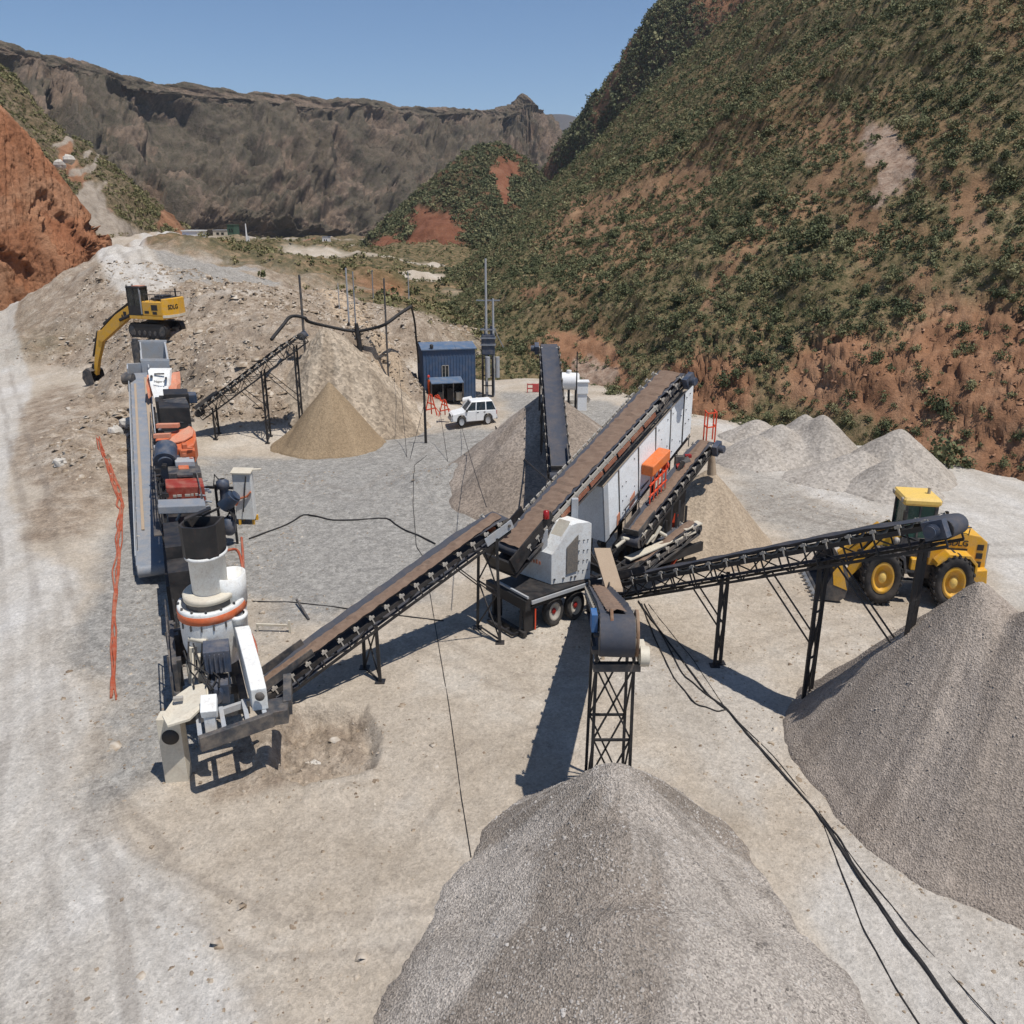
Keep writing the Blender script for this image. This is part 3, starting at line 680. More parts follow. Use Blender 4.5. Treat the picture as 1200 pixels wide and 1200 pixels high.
k = 24000; r_ = np.random.default_rng(41); qx_ = r_.uniform(-130, 60, k); qy_ = np.exp(r_.uniform(math.log(112), math.log(460), k))
_sm = smooth_h(qx_, qy_); de = sstep(112, 135, qy_+.25*np.abs(qx_))*(1-sstep(2.5, 6, _sm)*sstep(190, 140, qy_))*sstep(-.35, .2, fbm(qx_, qy_, f=.03, o=5, seed=71)+.1)
ok = r_.uniform(0, 1, k) < de*.42; qx_, qy_ = qx_[ok], qy_[ok]
Qv = np.stack([qx_, qy_, ground_h(qx_, qy_)], -1); a_, b_ = proj(Qv); ok = (a_ > 235) & (a_ < 720) & ~((a_ < 262) & (b_ > 285) & (b_ < 345))
scatter_mesh('scrub', Qv[ok], r_.lognormal(0, .35, int(ok.sum()))*.6, mS2, T_low, 'low olive scrub on the valley floor beyond the yard')
# ================================================================= LOOSE STONES
def stone_tpl(seed):
    r = np.random.default_rng(seed)
    V = np.array([(1, 0, 0), (0, 1, 0), (-1, 0, 0), (0, -1, 0), (.5, .5, .75), (-.5, .5, .75), (-.5, -.5, .75), (.5, -.5, .75)], float)*np.array([1, .8, .7])
    V += r.normal(0, .16, V.shape); F = np.array([(0, 1, 4, 4), (1, 2, 5, 4), (2, 3, 6, 5), (3, 0, 7, 6), (0, 4, 7, 7), (4, 5, 6, 7), (1, 5, 4, 4)])
    return V, [(0, 1, 5, 4), (1, 2, 6, 5), (2, 3, 7, 6), (3, 0, 4, 7), (4, 5, 6, 7)]
ST = [stone_tpl(i)[0] for i in range(9)]; SF = np.array(stone_tpl(0)[1])
def stones(name, P, S, mat, label):
    V, F = [], []; n = 0
    ids = rng.integers(0, 9, len(P)); an = rng.uniform(0, 6.283, len(P)); fl = rng.uniform(.6, 1.4, len(P))
    for k in range(9):
        w = np.where(ids == k)[0]
        if not len(w): continue
        t = ST[k]; c, s = np.cos(an[w])[:, None], np.sin(an[w])[:, None]
        X = (t[None, :, 0]*c-t[None, :, 1]*s)*S[w][:, None]+P[w][:, None, 0]
        Y = (t[None, :, 0]*s+t[None, :, 1]*c)*S[w][:, None]+P[w][:, None, 1]
        Z = t[None, :, 2]*(S[w]*fl[w])[:, None]+P[w][:, None, 2]
        V.append(np.stack([X, Y, Z], -1).reshape(-1, 3))
        F.append((SF[None]+(np.arange(len(w))*8)[:, None, None]+n).reshape(-1, 4)); n += len(w)*8
    return tag(np_mesh(name, np.concatenate(V), np.concatenate(F), mat), label, 'stones', kind='stuff')
def stone_mat(name, cs):
    t = NT(name); n = t.noise(1.7, 2, .5); return t.done(t.ramp(n, [(.3, lin(cs[0])), (.5, lin(cs[1])), (.68, lin(cs[2]))]), .95, t.bump(t.noise(14, 4), .5, .05), spec=.15)
mSt = stone_mat('rubble stone', ((112, 96, 80), (152, 136, 117), (194, 184, 170)))
k = 110000; r_ = np.random.default_rng(51); X = r_.uniform(-62, 2, k); Y = r_.uniform(44, 132, k); h = smooth_h(X, Y)
de = sstep(.5, 1.4, h)*(.25+.75*sstep(-.1, .4, fbm(X, Y, f=.15, o=3, seed=821))); ok = r_.uniform(0, 1, k) < de*.5
X, Y = X[ok], Y[ok]; s = np.clip(r_.lognormal(-2.2, .65, len(X)), .04, .75)
stones('rubble', np.stack([X, Y, ground_h(X, Y)-.15*s], -1), s, mSt, 'loose tan rubble stones strewn over the raised bank')
k = 26000; X = r_.uniform(-24, 24, k); Y = r_.uniform(14.5, 62, k)
de = sstep(.1, .5, fbm(X, Y, f=.13, o=3, seed=825))+.12; c = G(390, 885); de += 1.6*np.exp(-((X-c.x)**2+(Y-c.y)**2)/8); c = G(170, 880); de += 1.0*np.exp(-((X-c.x)**2+(Y-c.y)**2)/8)
c = G(525, 560); de += 1.6*np.exp(-((X-c.x)**2+(Y-c.y)**2)/14); de *= (X > -17-.08*Y)+.15
ok = r_.uniform(0, 1, k) < de*.55; X, Y = X[ok], Y[ok]; s = np.clip(r_.lognormal(-3.35, .55, len(X)), .018, .28)
stones('pebbles', np.stack([X, Y, ground_h(X, Y)-.2*s], -1), s, mSt, 'loose brown pebbles scattered over the yard floor')
# ================================================================= GRAVEL PILES
def pile_mat(name, c, scale=9, contrast=.45, bump=.6, bands=.25):
    t = NT(name); base = lin(c)
    v = t.voro(scale, 'Color'); sep = t.node('ShaderNodeSeparateColor'); t.link(v, sep.inputs[0])
    col = t.mix(1.0, base, t.ramp(sep.outputs[0], [(0, 1-contrast), (.55, 1.0), (1, 1+contrast*.8)]), 'MULTIPLY')
    v2 = t.noise(scale*2.6, 3, .7); col = t.mix(1.0, col, t.ramp(v2, [(.3, 1-contrast*.6), (.5, 1.0), (.7, 1+contrast*.4)]), 'MULTIPLY')
    b = t.noise(.35, 4, .6, t.scaled((1, 1, .25))); col = t.mix(1.0, col, t.ramp(b, [(.3, 1-bands), (.5, 1.0), (.72, 1+bands*.8)]), 'MULTIPLY')
    _, b1, b2, b3 = t.attr('band')
    col = t.mix(1.0, col, t.ramp(b1, [(.25, (1-bands*1.3, 1-bands*1.45, 1-bands*1.6)), (.5, 1.0), (.75, (1+bands*1.2, 1+bands*1.25, 1+bands*1.3))]), 'MULTIPLY')
    d = t.voro(scale, 'Distance'); nb = t.bump(d, bump, .06); nb = t.bump(v2, .4, .03, nb)
    return t.done(col, .95, nb, spec=.15)
PILE = {}
def pile(name, label, cones, mat, rmax, n=(150, 220), cat='gravel pile', seed=0, round_=.25, rough=.06, group=None):
    "cones: (x,y,apex z,(slope +x,-x,+y,-y)); the heap is their upper envelope"
    cx, cy = cones[0][0], cones[0][1]
    r = np.linspace(0, 1, n[0])**1.15*rmax; a = np.linspace(0, 2*np.pi, n[1], endpoint=False)
    RR, AA = np.meshgrid(r, a, indexing='ij'); x = cx+RR*np.cos(AA); y = cy+RR*np.sin(AA)
    wx = x+.2*fbm(x, y, f=.25, o=2, seed=900+seed); wy = y+.2*fbm(x, y, f=.25, o=2, seed=910+seed)
    hs_ = []
    for (ax, ay, az, (sxp, sxn, syp, syn)) in cones:
        dx, dy = wx-ax, wy-ay
        d = np.hypot(np.where(dx > 0, sxp, sxn)*dx, np.where(dy > 0, syp, syn)*dy)
        ph = np.arctan2(dy, dx)
        rill = 1+.035*fbm(np.cos(ph)*2.2, np.sin(ph)*2.2, f=1.6, o=4, seed=920+seed)
        d = np.sqrt(d*d+round_**2)-round_*.6
        hs_.append(az-d*rill)
    KS = 5.0 if len(hs_) > 1 else 1e3
    mx = np.max(hs_, 0); h = mx+np.log(sum(np.exp(KS*(q-mx)) for q in hs_))/KS if len(hs_) > 1 else mx
    h = h+rough*fbm(x, y, f=1.1, o=4, seed=930+seed, gain=.6)
    g = ground_h(x, y)
    foot = h-g; h = g+np.where(foot > 0, foot, foot)+np.clip(.25-np.abs(foot)*.5, 0, .25)*.5
    keep = h > g-.35; h = np.maximum(h, g-.4)
    idx = np.arange(x.size).reshape(x.shape); j = np.roll(idx, -1, 1)
    F = np.stack([idx[:-1], idx[1:], j[1:], j[:-1]], -1).reshape(-1, 4)
    F = F[keep.ravel()[F].any(1)]
    used = np.unique(F); mp = np.full(x.size, -1); mp[used] = np.arange(len(used))
    base = np.array([cx, cy, gz(cx, cy)])
    V = np.stack([x, y, h], -1).reshape(-1, 3)[used]-base
    AP = np.argmin([np.hypot(x-q[0], y-q[1]) for q in cones[:1]], 0)
    dx, dy = x-cones[0][0], y-cones[0][1]; ph = np.arctan2(dy, dx); rr_ = np.hypot(dx, dy)
    bd = .5+.9*fbm(np.cos(ph)*2.6+.16*rr_, np.sin(ph)*2.6+.14*rr_, f=1.1, o=4, seed=940+seed, gain=.55)*sstep(.3, 2.0, rr_)
    bd = np.stack([np.clip(bd, 0, 1)]*3, -1).reshape(-1, 3)[used]
    o = np_mesh(name, V, mp[F], mat, smooth=True, loc=base, attrs={'band': bd})
    PILE[label[:12]] = (x, y, h, h > g+.05)
    return tag(o, label, cat, group)
mP_front = pile_mat('coarse grey gravel', (160, 151, 141), 21, .40, .7, .17)
mP_right = pile_mat('brown grey gravel', (160, 148, 136), 20, .30, .5, .06)
mP_mid = pile_mat('fine brown gravel', (146, 134, 122), 8, .3, .4, .10)
mP_sand = pile_mat('tan sand', (148, 129, 104), 10, .2, .25, .04)
mP_fine = pile_mat('pale sand', (164, 148, 128), 10, .22, .3, .06)
mP_far = pile_mat('pale grey gravel', (162, 154, 144), 6, .25, .4, .05)
def cone(px, py, Y, sl):
    p = A(px, py, Y); return (p.x, p.y, p.z, sl)
pile('gravel_pile', 'coarse grey gravel pile in the foreground beneath the drum of the trestle conveyor', [cone(724, 897, 20.6, (.84, .86, .95, .45)), (3.0, 18.2, 2.95, (.70, .60, .9, .4)), (2.9, 15.6, 2.85, (.56, .50, .9, .4)), (2.8, 12.5, 2.6, (.46, .44, .9, .35))], mP_front, 14.5, (340, 460), seed=1)
pile('gravel_pile', 'large brown grey gravel pile at the right edge in front of the wheel loader', [cone(1152, 682, 25.0, (.9, 1.42, 1.1, 1.12)), cone(1225, 712, 23.4, (.8, 1.35, 1.0, 1.12))], mP_right, 10, (230, 330), seed=2)
pile('gravel_pile', 'brown gravel pile under the narrow dark conveyor behind the screening plant', [cone(645, 458, 60, (.75, .80, .75, .58))], mP_mid, 13, seed=3)
pile('sand_pile', 'sharp tan sand cone below the small conveyor beside the rubble bank', [cone(384, 447, 70.6, (1.22, 1.25, 1.1, 1.3)), cone(340, 505, 70.2, (.9, .9, .9, .9))], mP_sand, 6.5, cat='sand pile', seed=4, rough=.03, round_=.12)
pile('gravel_pile', 'tall rough tan heap leaning on the rubble bank left of the blue cabin', [cone(380, 380, 80.5, (1.05, 1.5, .8, 1.08))], pile_mat('pale tan heap', (158, 144, 126), 4, .34, .7, .12), 12, cat='gravel pile', seed=14, rough=.24, round_=1.1)
pile('sand_pile', 'pale tan sand pile growing under the side conveyor of the screening plant', [cone(829, 548, 47.5, (1.15, .85, .8, .8)), cone(806, 580, 46.4, (1.0, .9, .9, .85))], mP_fine, 8.5, cat='sand pile', seed=5, rough=.04, round_=.15)
pile('gravel_pile', 'broad ridged pale gravel pile at the foot of the red slope', [cone(945, 485, 68, (.9, .95, .8, .7)), cone(965, 485, 66.5, (1.0, 1.0, .8, .7)), cone(918, 496, 66.5, (.9, .8, .8, .7)), cone(890, 508, 65, (.9, .7, .8, .7))], mP_far, 10, seed=6, rough=.05)
pile('gravel_pile', 'small low pale pile behind the left end of the ridged pile', [cone(884, 490, 72, (.6, .6, .8, .6))], mP_far, 6, seed=7)
pile('gravel_pile', 'pointed pale grey gravel pile standing behind the yellow cab', [cone(1058, 501, 62, (.95, .72, .8, .66))], mP_far, 9, seed=8)
pile('gravel_pile', 'flat lumpy pale pile between the ridged pile and the pointed pile', [cone(1012, 527, 60.5, (.8, .42, .7, .55)), cone(985, 543, 59.5, (.8, .4, .7, .55))], mP_far, 8, seed=9)
pile('gravel_pile', 'low brown grey pile in front of the pointed pile nearest the wheel loader', [cone(1046, 537, 57.2, (.72, .72, .8, .62))], mP_far, 7, seed=10)
mGs = stone_mat('grey gravel stone', ((112, 106, 100), (154, 147, 139), (184, 178, 171)))
def pile_stones(key, n, r0, mat, label, seed):
    x, y, h, k = PILE[key]; r_ = np.random.default_rng(seed); nr, na = x.shape
    rad_ = np.hypot(x-x[0, 0], y-y[0, 0])[:, 0]; w = np.gradient(rad_)*rad_; i = r_.choice(nr-1, n, p=(w[:-1]/w[:-1].sum())); j = r_.integers(0, na, n)
    f = r_.uniform(0, 1, n); j2 = (j+1) % na; g_ = r_.uniform(0, 1, n)
    L = lambda a: (a[i, j]*(1-f)+a[i+1, j]*f)*(1-g_)+(a[i, j2]*(1-f)+a[i+1, j2]*f)*g_
    P = np.stack([L(x), L(y), L(h)], -1); ok = k[i, j] & k[i+1, j2]
    P = P[ok]; s = np.clip(r_.lognormal(math.log(r0), .4, len(P)), r0*.5, r0*3.2); P[:, 2] -= .25*s
    stones('loose_stones', P, s, mat, label)
pile_stones('coarse grey ', 60000, .028, mGs, 'coarse loose stones over the foreground gravel pile', 61)
mGs2 = stone_mat('brown gravel stone', ((122, 111, 101), (158, 146, 134), (184, 174, 163)))
pile_stones('large brown ', 30000, .02, mGs2, 'loose stones over the brown grey gravel pile at the right', 62)
# clods and boulders on the cut face of the red slope
Qc, i_, j_ = sample_grid(PR[14:200], 60000, 71); i_ = i_+14
ok = (np.random.default_rng(72).uniform(0, 1, len(Qc)) < .6*cutR[i_, j_]); Qc = Qc[ok]; xx_, yy_ = proj(Qc); ok = (xx_ > 600) & (xx_ < 1300) & (yy_ > 250); Qc = Qc[ok]
sC = np.clip(np.random.default_rng(73).lognormal(-2.1, .5, len(Qc)), .05, .36); Qc[:, 2] -= .3*sC
stones('clods', Qc, sC, stone_mat('red earth clod', ((104, 76, 58), (142, 106, 82), (176, 140, 114))), 'reddish earth clods and stones on the cut face of the right slope')
# ================================================================= SKY, SUN, CAMERA
sc = bpy.context.scene
w = bpy.data.worlds.new('World'); sc.world = w; w.use_nodes = True
SUN = Vector((.31, -.25, 1)).normalized()
sky = w.node_tree.nodes.new('ShaderNodeTexSky'); sky.sky_type = 'NISHITA'; sky.sun_disc = False
sky.sun_elevation = math.asin(SUN.z); sky.sun_rotation = math.atan2(SUN.x, SUN.y); sky.altitude = 2500; sky.air_density = 1.0; sky.dust_density = 1.0; sky.ozone_density = 1.4
bg = w.node_tree.nodes['Background']; hs = w.node_tree.nodes.new('ShaderNodeHueSaturation'); hs.inputs['Saturation'].default_value = 1.12; w.node_tree.links.new(sky.outputs[0], hs.inputs['Color']); w.node_tree.links.new(hs.outputs[0], bg.inputs[0]); bg.inputs[1].default_value = .084
sl = bpy.data.lights.new('sun', 'SUN'); sl.energy = 3.5; sl.angle = R(.5); sl.color = (1, .96, .905)
so = bpy.data.objects.new('sun', sl); C.objects.link(so); so.location = (40, -20, 120); so.rotation_euler = SUN.to_track_quat('Z', 'Y').to_euler()
cam = bpy.data.cameras.new('camera'); cam.sensor_width = 36; cam.sensor_height = 36; cam.sensor_fit = 'HORIZONTAL'; cam.lens = 36*FPX/1200; cam.clip_end = 20000; cam.clip_start = .1
co = bpy.data.objects.new('camera', cam); C.objects.link(co); co.location = (0, 0, CAM_H); co.rotation_euler = (math.pi/2-PITCH, 0, 0); sc.camera = co
sc.view_settings.view_transform = 'Standard'; sc.view_settings.look = 'None'; sc.view_settings.exposure = .42; sc.view_settings.gamma = 1
sc.cycles.use_denoising = True; sc.cycles.max_bounces = 6
# ================================================================= MACHINE MATERIALS
M = dict(
 white=paint('white machine paint', (224, 225, 222), .5, .34, .22, scale=2.2),
 cream=paint('dusty cream paint', (206, 198, 180), .55, .4, .15),
 yellow=paint('yellow machine paint', (222, 166, 40), .45, .36, .12, scale=2.4),
 yellow2=paint('pale yellow cab paint', (230, 192, 100), .45, .25),
 orange=paint('orange paint', (196, 96, 52), .5, .4, .2),
 salmon=paint('faded orange paint', (206, 134, 104), .5, .4, .15),
 red=paint('brick red paint', (146, 50, 34), .45, .3, .2),
 black=paint('black painted steel', (30, 30, 32), .5, .22, .1, dustcol=lin((110, 100, 90))),
 dark=paint('dark grey steel', (58, 60, 64), .55, .35, .15),
 grey=paint('grey steel', (128, 134, 142), .5, .3, .12),
 lgrey=paint('light grey steel', (164, 168, 172), .45, .35, .1),
 blue=paint('dark blue motor paint', (52, 66, 86), .45, .25, .08),
 rubber=paint('tyre rubber', (38, 38, 39), .85, .45, 0, scale=1.2, dustcol=lin((120, 110, 100))),
 belt=paint('rubber belt', (62, 66, 76), .75, .35, 0, dustcol=lin((120, 108, 98))),
 browndust=paint('dusty belt load', (122, 100, 84), .95, .4, 0, scale=3, dustcol=lin((146, 126, 108))),
 tandust=paint('tan belt load', (164, 144, 122), .95, .3, 0, scale=3),
 roller=paint('pale roller steel', (168, 162, 152), .5, .3, .1),
 glass=paint('dark window glass', (26, 36, 38), .12, .12),
 gglass=paint('green tinted glass', (28, 74, 66), .12, .1),
 chrome=paint('worn bright steel', (180, 180, 178), .3, .2, .1, metal=.8),
 suv=paint('white car paint', (232, 232, 230), .25, .10),
 cladding=paint('blue metal cladding', (58, 82, 112), .5, .12),
 roof=paint('blue roof sheet', (82, 104, 130), .5, .25),
 lamp=paint('red lamp lens', (150, 24, 22), .25, .1),
 rope=paint('black cable sheath', (24, 24, 26), .6, .25, dustcol=lin((100, 92, 84))),
 hose=paint('orange hose', (164, 76, 46), .65, .4),
 orangep=paint('bright orange rail paint', (222, 74, 36), .5, .15),
 concrete=paint('pale rock', (196, 190, 180), .9, .2),
 green=paint('dark green sheet', (44, 84, 66), .6, .2),
 bluetarp=paint('blue tarpaulin', (40, 88, 170), .6, .1),
 skin=paint('skin', (150, 108, 84), .6, 0), redcloth=paint('red cloth', (176, 36, 32), .85, .1), orcloth=paint('orange cloth', (226, 92, 34), .85, .1),
 darkcloth=paint('dark cloth', (30, 32, 38), .9, .2), helmet=paint('red helmet', (196, 48, 30), .35, .05),
)
UP = Vector((0, 0, 1))
# ================================================================= BELT CONVEYORS
def conveyor(root, tail, head, w=1.0, depth=.55, legs=(), rollers=12, load=None, pipe='black', beltm='belt', motor=1, as_part=None, drum=.28, cover=None, guards=True, edge=.16):
    """a troughed belt on a lattice frame; root = thing (or part name under root with its own sub-parts)"""
    tail, head = Vector(tail), Vector(head); d = (head-tail).normalized(); L = (head-tail).length
    s = d.cross(UP).normalized(); n = s.cross(d).normalized()
    def P(t, a, b): return tail + d*t + s*a + n*b
    fr = MB()
    for a in (-w*.56, w*.56):
        fr.beam(P(0, a, -.12), P(L, a, -.12), .07, .16, n)
        fr.beam(P(0, a, -.12-depth), P(L, a, -.12-depth), .07, .1, n)
        k = max(3, int(L/1.15))
        for i in range(k+1):
            t = L*i/k; fr.beam(P(t, a, -.12), P(t, a, -.12-depth), .05)
            if i < k: fr.beam(P(t, a, -.12-depth*(i % 2)), P(L*(i+1)/k, a, -.12-depth*((i+1) % 2)), .045)
    for i in range(0, int(L/1.15)+1, 2):
        t = min(L, i*1.15); fr.beam(P(t, -w*.56, -.12-depth), P(t, w*.56, -.12-depth), .05)
    part = None
    if as_part: part = fr.build(as_part, M[pipe], root)
    else: fr.build('frame', M[pipe], root)
    par = part or root
    # belt loop
    b = MB(); cs = [(-.5, edge), (-.36, .05), (-.2, 0), (.2, 0), (.36, .05), (.5, edge)]
    rows = []
    ns = 26
    for i in range(ns+1):
        f = i/ns; t = L*f; fl = min(1, 6*f, 6*(1-f)); sag = .02*math.sin(i*2.1)
        rows.append([P(t, c*w, drum*.2+h*fl+sag*(0 < i < ns)) for c, h in cs])
    for i in range(1, 8):
        a_ = math.pi/2-math.pi*i/8; rows.append([P(L+drum*math.cos(a_), c*w, drum*.2-drum+drum*math.sin(a_)) for c, h in cs])
    for i in range(ns//2+1):
        t = L*(1-i/(ns//2)); rows.append([P(t, c*w, drum*.2-2*drum) for c, h in cs])
    for i in range(1, 8):
        a_ = -math.pi/2-math.pi*i/8; rows.append([P(drum*math.cos(a_), c*w, drum*.2-drum+drum*math.sin(a_)) for c, h in cs])
    rows.append(rows[0]); m = len(cs)
    b.add([p for r in rows for p in r], [(i*m+j, i*m+j+1, (i+1)*m+j+1, (i+1)*m+j) for i in range(len(rows)-1) for j in range(m-1)], True)
    b.build('belt', M[beltm], par)
    if load:
        g = MB(); rr = []
        ns2 = max(20, int(L*6)); rl = random.Random(int(L*100))
        for i in range(ns2+1):
            t = L*i/ns2; q = rl.uniform(.85, 1.1); h0 = drum*.2+.035
            fl = 1 if load != 'wide' else 1
            ww = (.40 if load == 'wide' else .30)*q
            j_ = lambda: rl.uniform(-.025, .045)
            rr.append([P(t, -ww*w, h0+.04), P(t, -ww*.5*w, h0+.06*q+j_()), P(t+rl.uniform(-.05, .05), 0, h0+.085*q+j_()), P(t, ww*.5*w, h0+.06*q+j_()), P(t, ww*w, h0+.04)])
        g.add([p for r in rr for p in r], [(i*5+j, i*5+j+1, (i+1)*5+j+1, (i+1)*5+j) for i in range(ns2) for j in range(4)], False)
        g.build('belt_load', M['browndust'], par)
    # rollers: one set, then copies along the frame
    ro = MB()
    for a0, a1, b0, b1 in ((-.52, -.2, .10, -.08), (-.2, .2, -.08, -.08), (.2, .52, -.08, .10)):
        ro.tube(P(0, a0*w, b0), P(0, a1*w, b1), .055, 8)
    for a in (-.6, .6):
        ro.beam(P(0, a*w, -.2), P(0, a*w, .16), .05); ro.beam(P(-.12, a*w*1.02, .08), P(.12, a*w*1.02, .1), .03, .1, n)
    r0 = ro.build('roller', M['roller'], par); rl = random.Random(5)
    for i in range(rollers):
        o = r0 if i == 0 else r0.copy()
        if i: C.objects.link(o)
        o.parent = par; o.location = d*(L*(i+.5)/rollers)
    h = MB(); h.tube(P(L, -w*.52, drum*.2-drum), P(L, w*.52, drum*.2-drum), drum*.97, 20); h.tube(P(L, -w*.68, drum*.2-drum), P(L, w*.68, drum*.2-drum), .07, 8); h.build('head_drum', M['dark'], par)
    h = MB(); h.tube(P(0, -w*.52, drum*.2-drum), P(0, w*.52, drum*.2-drum), drum*.97, 20); h.build('tail_drum', M['dark'], par)
    if motor:
        mo = MB(); a = motor*w*.62
        mo.tube(P(L-.1, a, -.2), P(L-.1, a+motor*.58, -.2), .2, 14); mo.obox(P(L-.45, a, -.5), d*.7, s*motor*.3, n*.6)
        for i in range(6): mo.tube(P(L-.1, a+motor*(.2+.06*i), -.2), P(L-.1, a+motor*(.225+.06*i), -.2), .225, 14)
        mo.build('drive_motor', M['blue'], par)
    if guards:
        sk = MB()
        for a in (-w*.44, w*.44): sk.obox(P(.1, a-.02, .12), d*min(2.2, L*.2), s*.04, n*.32)
        sk.obox(P(.05, -w*.44, .12), d*.05, s*w*.88, n*.34); sk.build('feed_skirt', M['dark'], par)
    if cover:
        cv = MB()
        for a in (-w*.62, w*.62-.06): cv.obox(P(.2, a, -.12), d*(L-.4), s*.06, n*.34)
        cv.build('side_guard', M[cover], par)
    for (t, wide, lean) in legs:
        t = t*L if t <= 1 else t
        br = MB()
        ps = []
        for a in (-wide, wide):
            top = P(t, a*w, -.16-depth*.5); g = Vector((top.x, top.y, 0))+d.cross(UP).normalized()*a*lean; g.z = gz(g.x, g.y)-.1
            lg = MB(); lg.beam(top, g, .13); lg.obox(Vector((g.x-.2, g.y-.2, g.z+.08)), (.4, 0, 0), (0, .4, 0), (0, 0, .06)); lg.build('leg', M[pipe], par); ps.append((top, g))
        H = ps[0][0].z-ps[0][1].z; k = max(1, round(H/2.2))
        for i in range(k):
            f0, f1 = .05+.9*i/k, .05+.9*(i+1)/k
            a, b_ = ps[0][0].lerp(ps[0][1], f0), ps[1][0].lerp(ps[1][1], f1); br.beam(a, b_, .05)
            a, b_ = ps[1][0].lerp(ps[1][1], f0), ps[0][0].lerp(ps[0][1], f1); br.beam(a, b_, .05)
            br.beam(ps[0][0].lerp(ps[0][1], f1), ps[1][0].lerp(ps[1][1], f1), .06)
        if H > 3:
            for j in (0, 1):
                q0 = ps[j][0].lerp(ps[j][1], .55); br.beam(q0, P(max(.3, t-H*.42), (-wide, wide)[j]*w, -.12-depth), .05)
        br.build('brace', M[pipe], par)
    return P, L
def tpx(tail, head, px):
    "fraction along a conveyor seen at photo column px"
    lo, hi = 0, 1; f = lambda t: float(proj(np.array(tail.lerp(head, t)))[0])
    for _ in range(40):
        m = (lo+hi)/2
        if (f(m) < px) == (f(1) > f(0)): lo = m
        else: hi = m
    return lo
# cone crusher discharge conveyor -> screening plant
ta, he = Vector((-9.6, 28.6, 1.0)), Vector((-.62, 35.1, 5.65))
c = thing('belt_conveyor', 'long belt conveyor with brown load climbing from the white cone crusher to the screening plant', 'conveyor', (ta.x, ta.y, gz(ta.x, ta.y)))
conveyor(c, ta, he, 1.15, .45, [(tpx(ta, he, 428), .52, .2), (tpx(ta, he, 568), .6, .35)], 16, 'mid', motor=0, edge=.22)
hd = MB(); dd = (he-ta).normalized(); ss = dd.cross(UP).normalized(); nn = ss.cross(dd)
hd.lathe(he-nn*.2+ss*.62, [(.62, -.02), (.62, -1.22)], 12, a0=math.pi*.0, a1=math.pi*.55, axis=ss); hd.build('head_hood', M['orange'], c)
sd = MB(); sd.obox(he-dd*1.3-nn*.45+ss*.66, dd*1.5, ss*.06, nn*.4); sd.build('side_plate', M['lgrey'], c)
# right stockpile conveyor
ta, he = Vector((4.6, 37.6, 1.4)), Vector((13.97, 25.76, 8.9))
c = thing('belt_conveyor', 'black lattice belt conveyor on tall legs running past the wheel loader', 'conveyor', (ta.x, ta.y, gz(ta.x, ta.y)))
conveyor(c, ta, he, .95, .7, [(tpx(ta, he, 846), .2, .0), (tpx(ta, he, 962), .24, .0), (tpx(ta, he, 1079), .18, .0)], 18, None, motor=1, drum=.34, beltm='belt')
# front stockpile conveyor with the big drum
ta, he = Vector((4.0, 36.5, 1.6)), Vector((3.05, 22.4, 7.0))
c = thing('belt_conveyor', 'steep belt conveyor with a big dark head drum on a lattice trestle in front', 'conveyor', (3.1, 22.6, gz(3.1, 22.6)))
P_, L_ = conveyor(c, ta, he, .98, .22, [], 14, 'mid', motor=0, drum=.62)
tr = MB()
tp = Vector((3.05, 22.9, 5.9))
for lx in (-.55, .55):
    for ly in (-.5, .9):
        lg = MB(); a = tp+Vector((lx, ly, 0)); g = Vector((a.x+lx*.12, a.y+ly*.1, 0)); g.z = gz(g.x, g.y)-.3; lg.beam(a, g, .09); lg.build('leg', M['black'], c)
    tr.beam(tp+Vector((lx, -.5, -.2)), tp+Vector((lx, .9, -.2)), .1)
for z0, z1 in ((-.5, -3.0), (-3.0, -5.6)):
    for ly in (-.5, .9):
        tr.beam(tp+Vector((-.56, ly, z0)), tp+Vector((.58, ly, z1)), .05); tr.beam(tp+Vector((.56, ly, z0)), tp+Vector((-.58, ly, z1)), .05); tr.beam(tp+Vector((-.58, ly, z1)), tp+Vector((.58, ly, z1)), .07)
    for lx in (-.57, .57): tr.beam(tp+Vector((lx, -.5, z0)), tp+Vector((lx, .9, z1)), .05)
tr.build('trestle_bracing', M['black'], c)
bx = MB(); bx.box(2.35, 3.75, 22.35, 22.6, 5.86, 6.0); bx.box(2.4, 3.8, 22.3, 22.5, 5.3, 5.55); bx.build('bearing_beam', M['dark'], c)
# drum cheeks, rusty rings and motor on the left
rg = MB(); hc = he+Vector((0, 0, -.45))
sdir = (he-ta).normalized().cross(UP).normalized()
for a in (-.12, .62): rg.lathe(hc+sdir*a*-1, [(.68, 0), (.69, .09), (.62, .09)], 26, axis=sdir)
rg.build('drum_ring', paint('rusty ring', (128, 98, 74), .8, .5, .6), c)
mt = MB(); mt.tube(hc+sdir*-.72-UP*.75, hc+sdir*-.98-UP*.75, .30, 16); mt.obox(hc+sdir*-.7-UP*1.1, sdir*-.2, Vector((0, .6, 0)), UP*.6); mt.build('drive_motor', M['cream'], c)
cl = MB(); q = he+Vector((-.62, -.1, .1)); cl.box(q.x-.12, q.x+.05, q.y, q.y+.5, q.z-.5, q.z+.05); cl.build('wiring_box', paint('blue wiring', (40, 96, 150), .6, .2), c)
ch = MB(); q = A(700, 660, 36.0); ch.obox(q+Vector((-.1, .6, .35)), (.75, 0, 0), (.35, -2.2, -1.05), (0, .1, .12)); ch.build('feed_chute', M['tandust'], c)
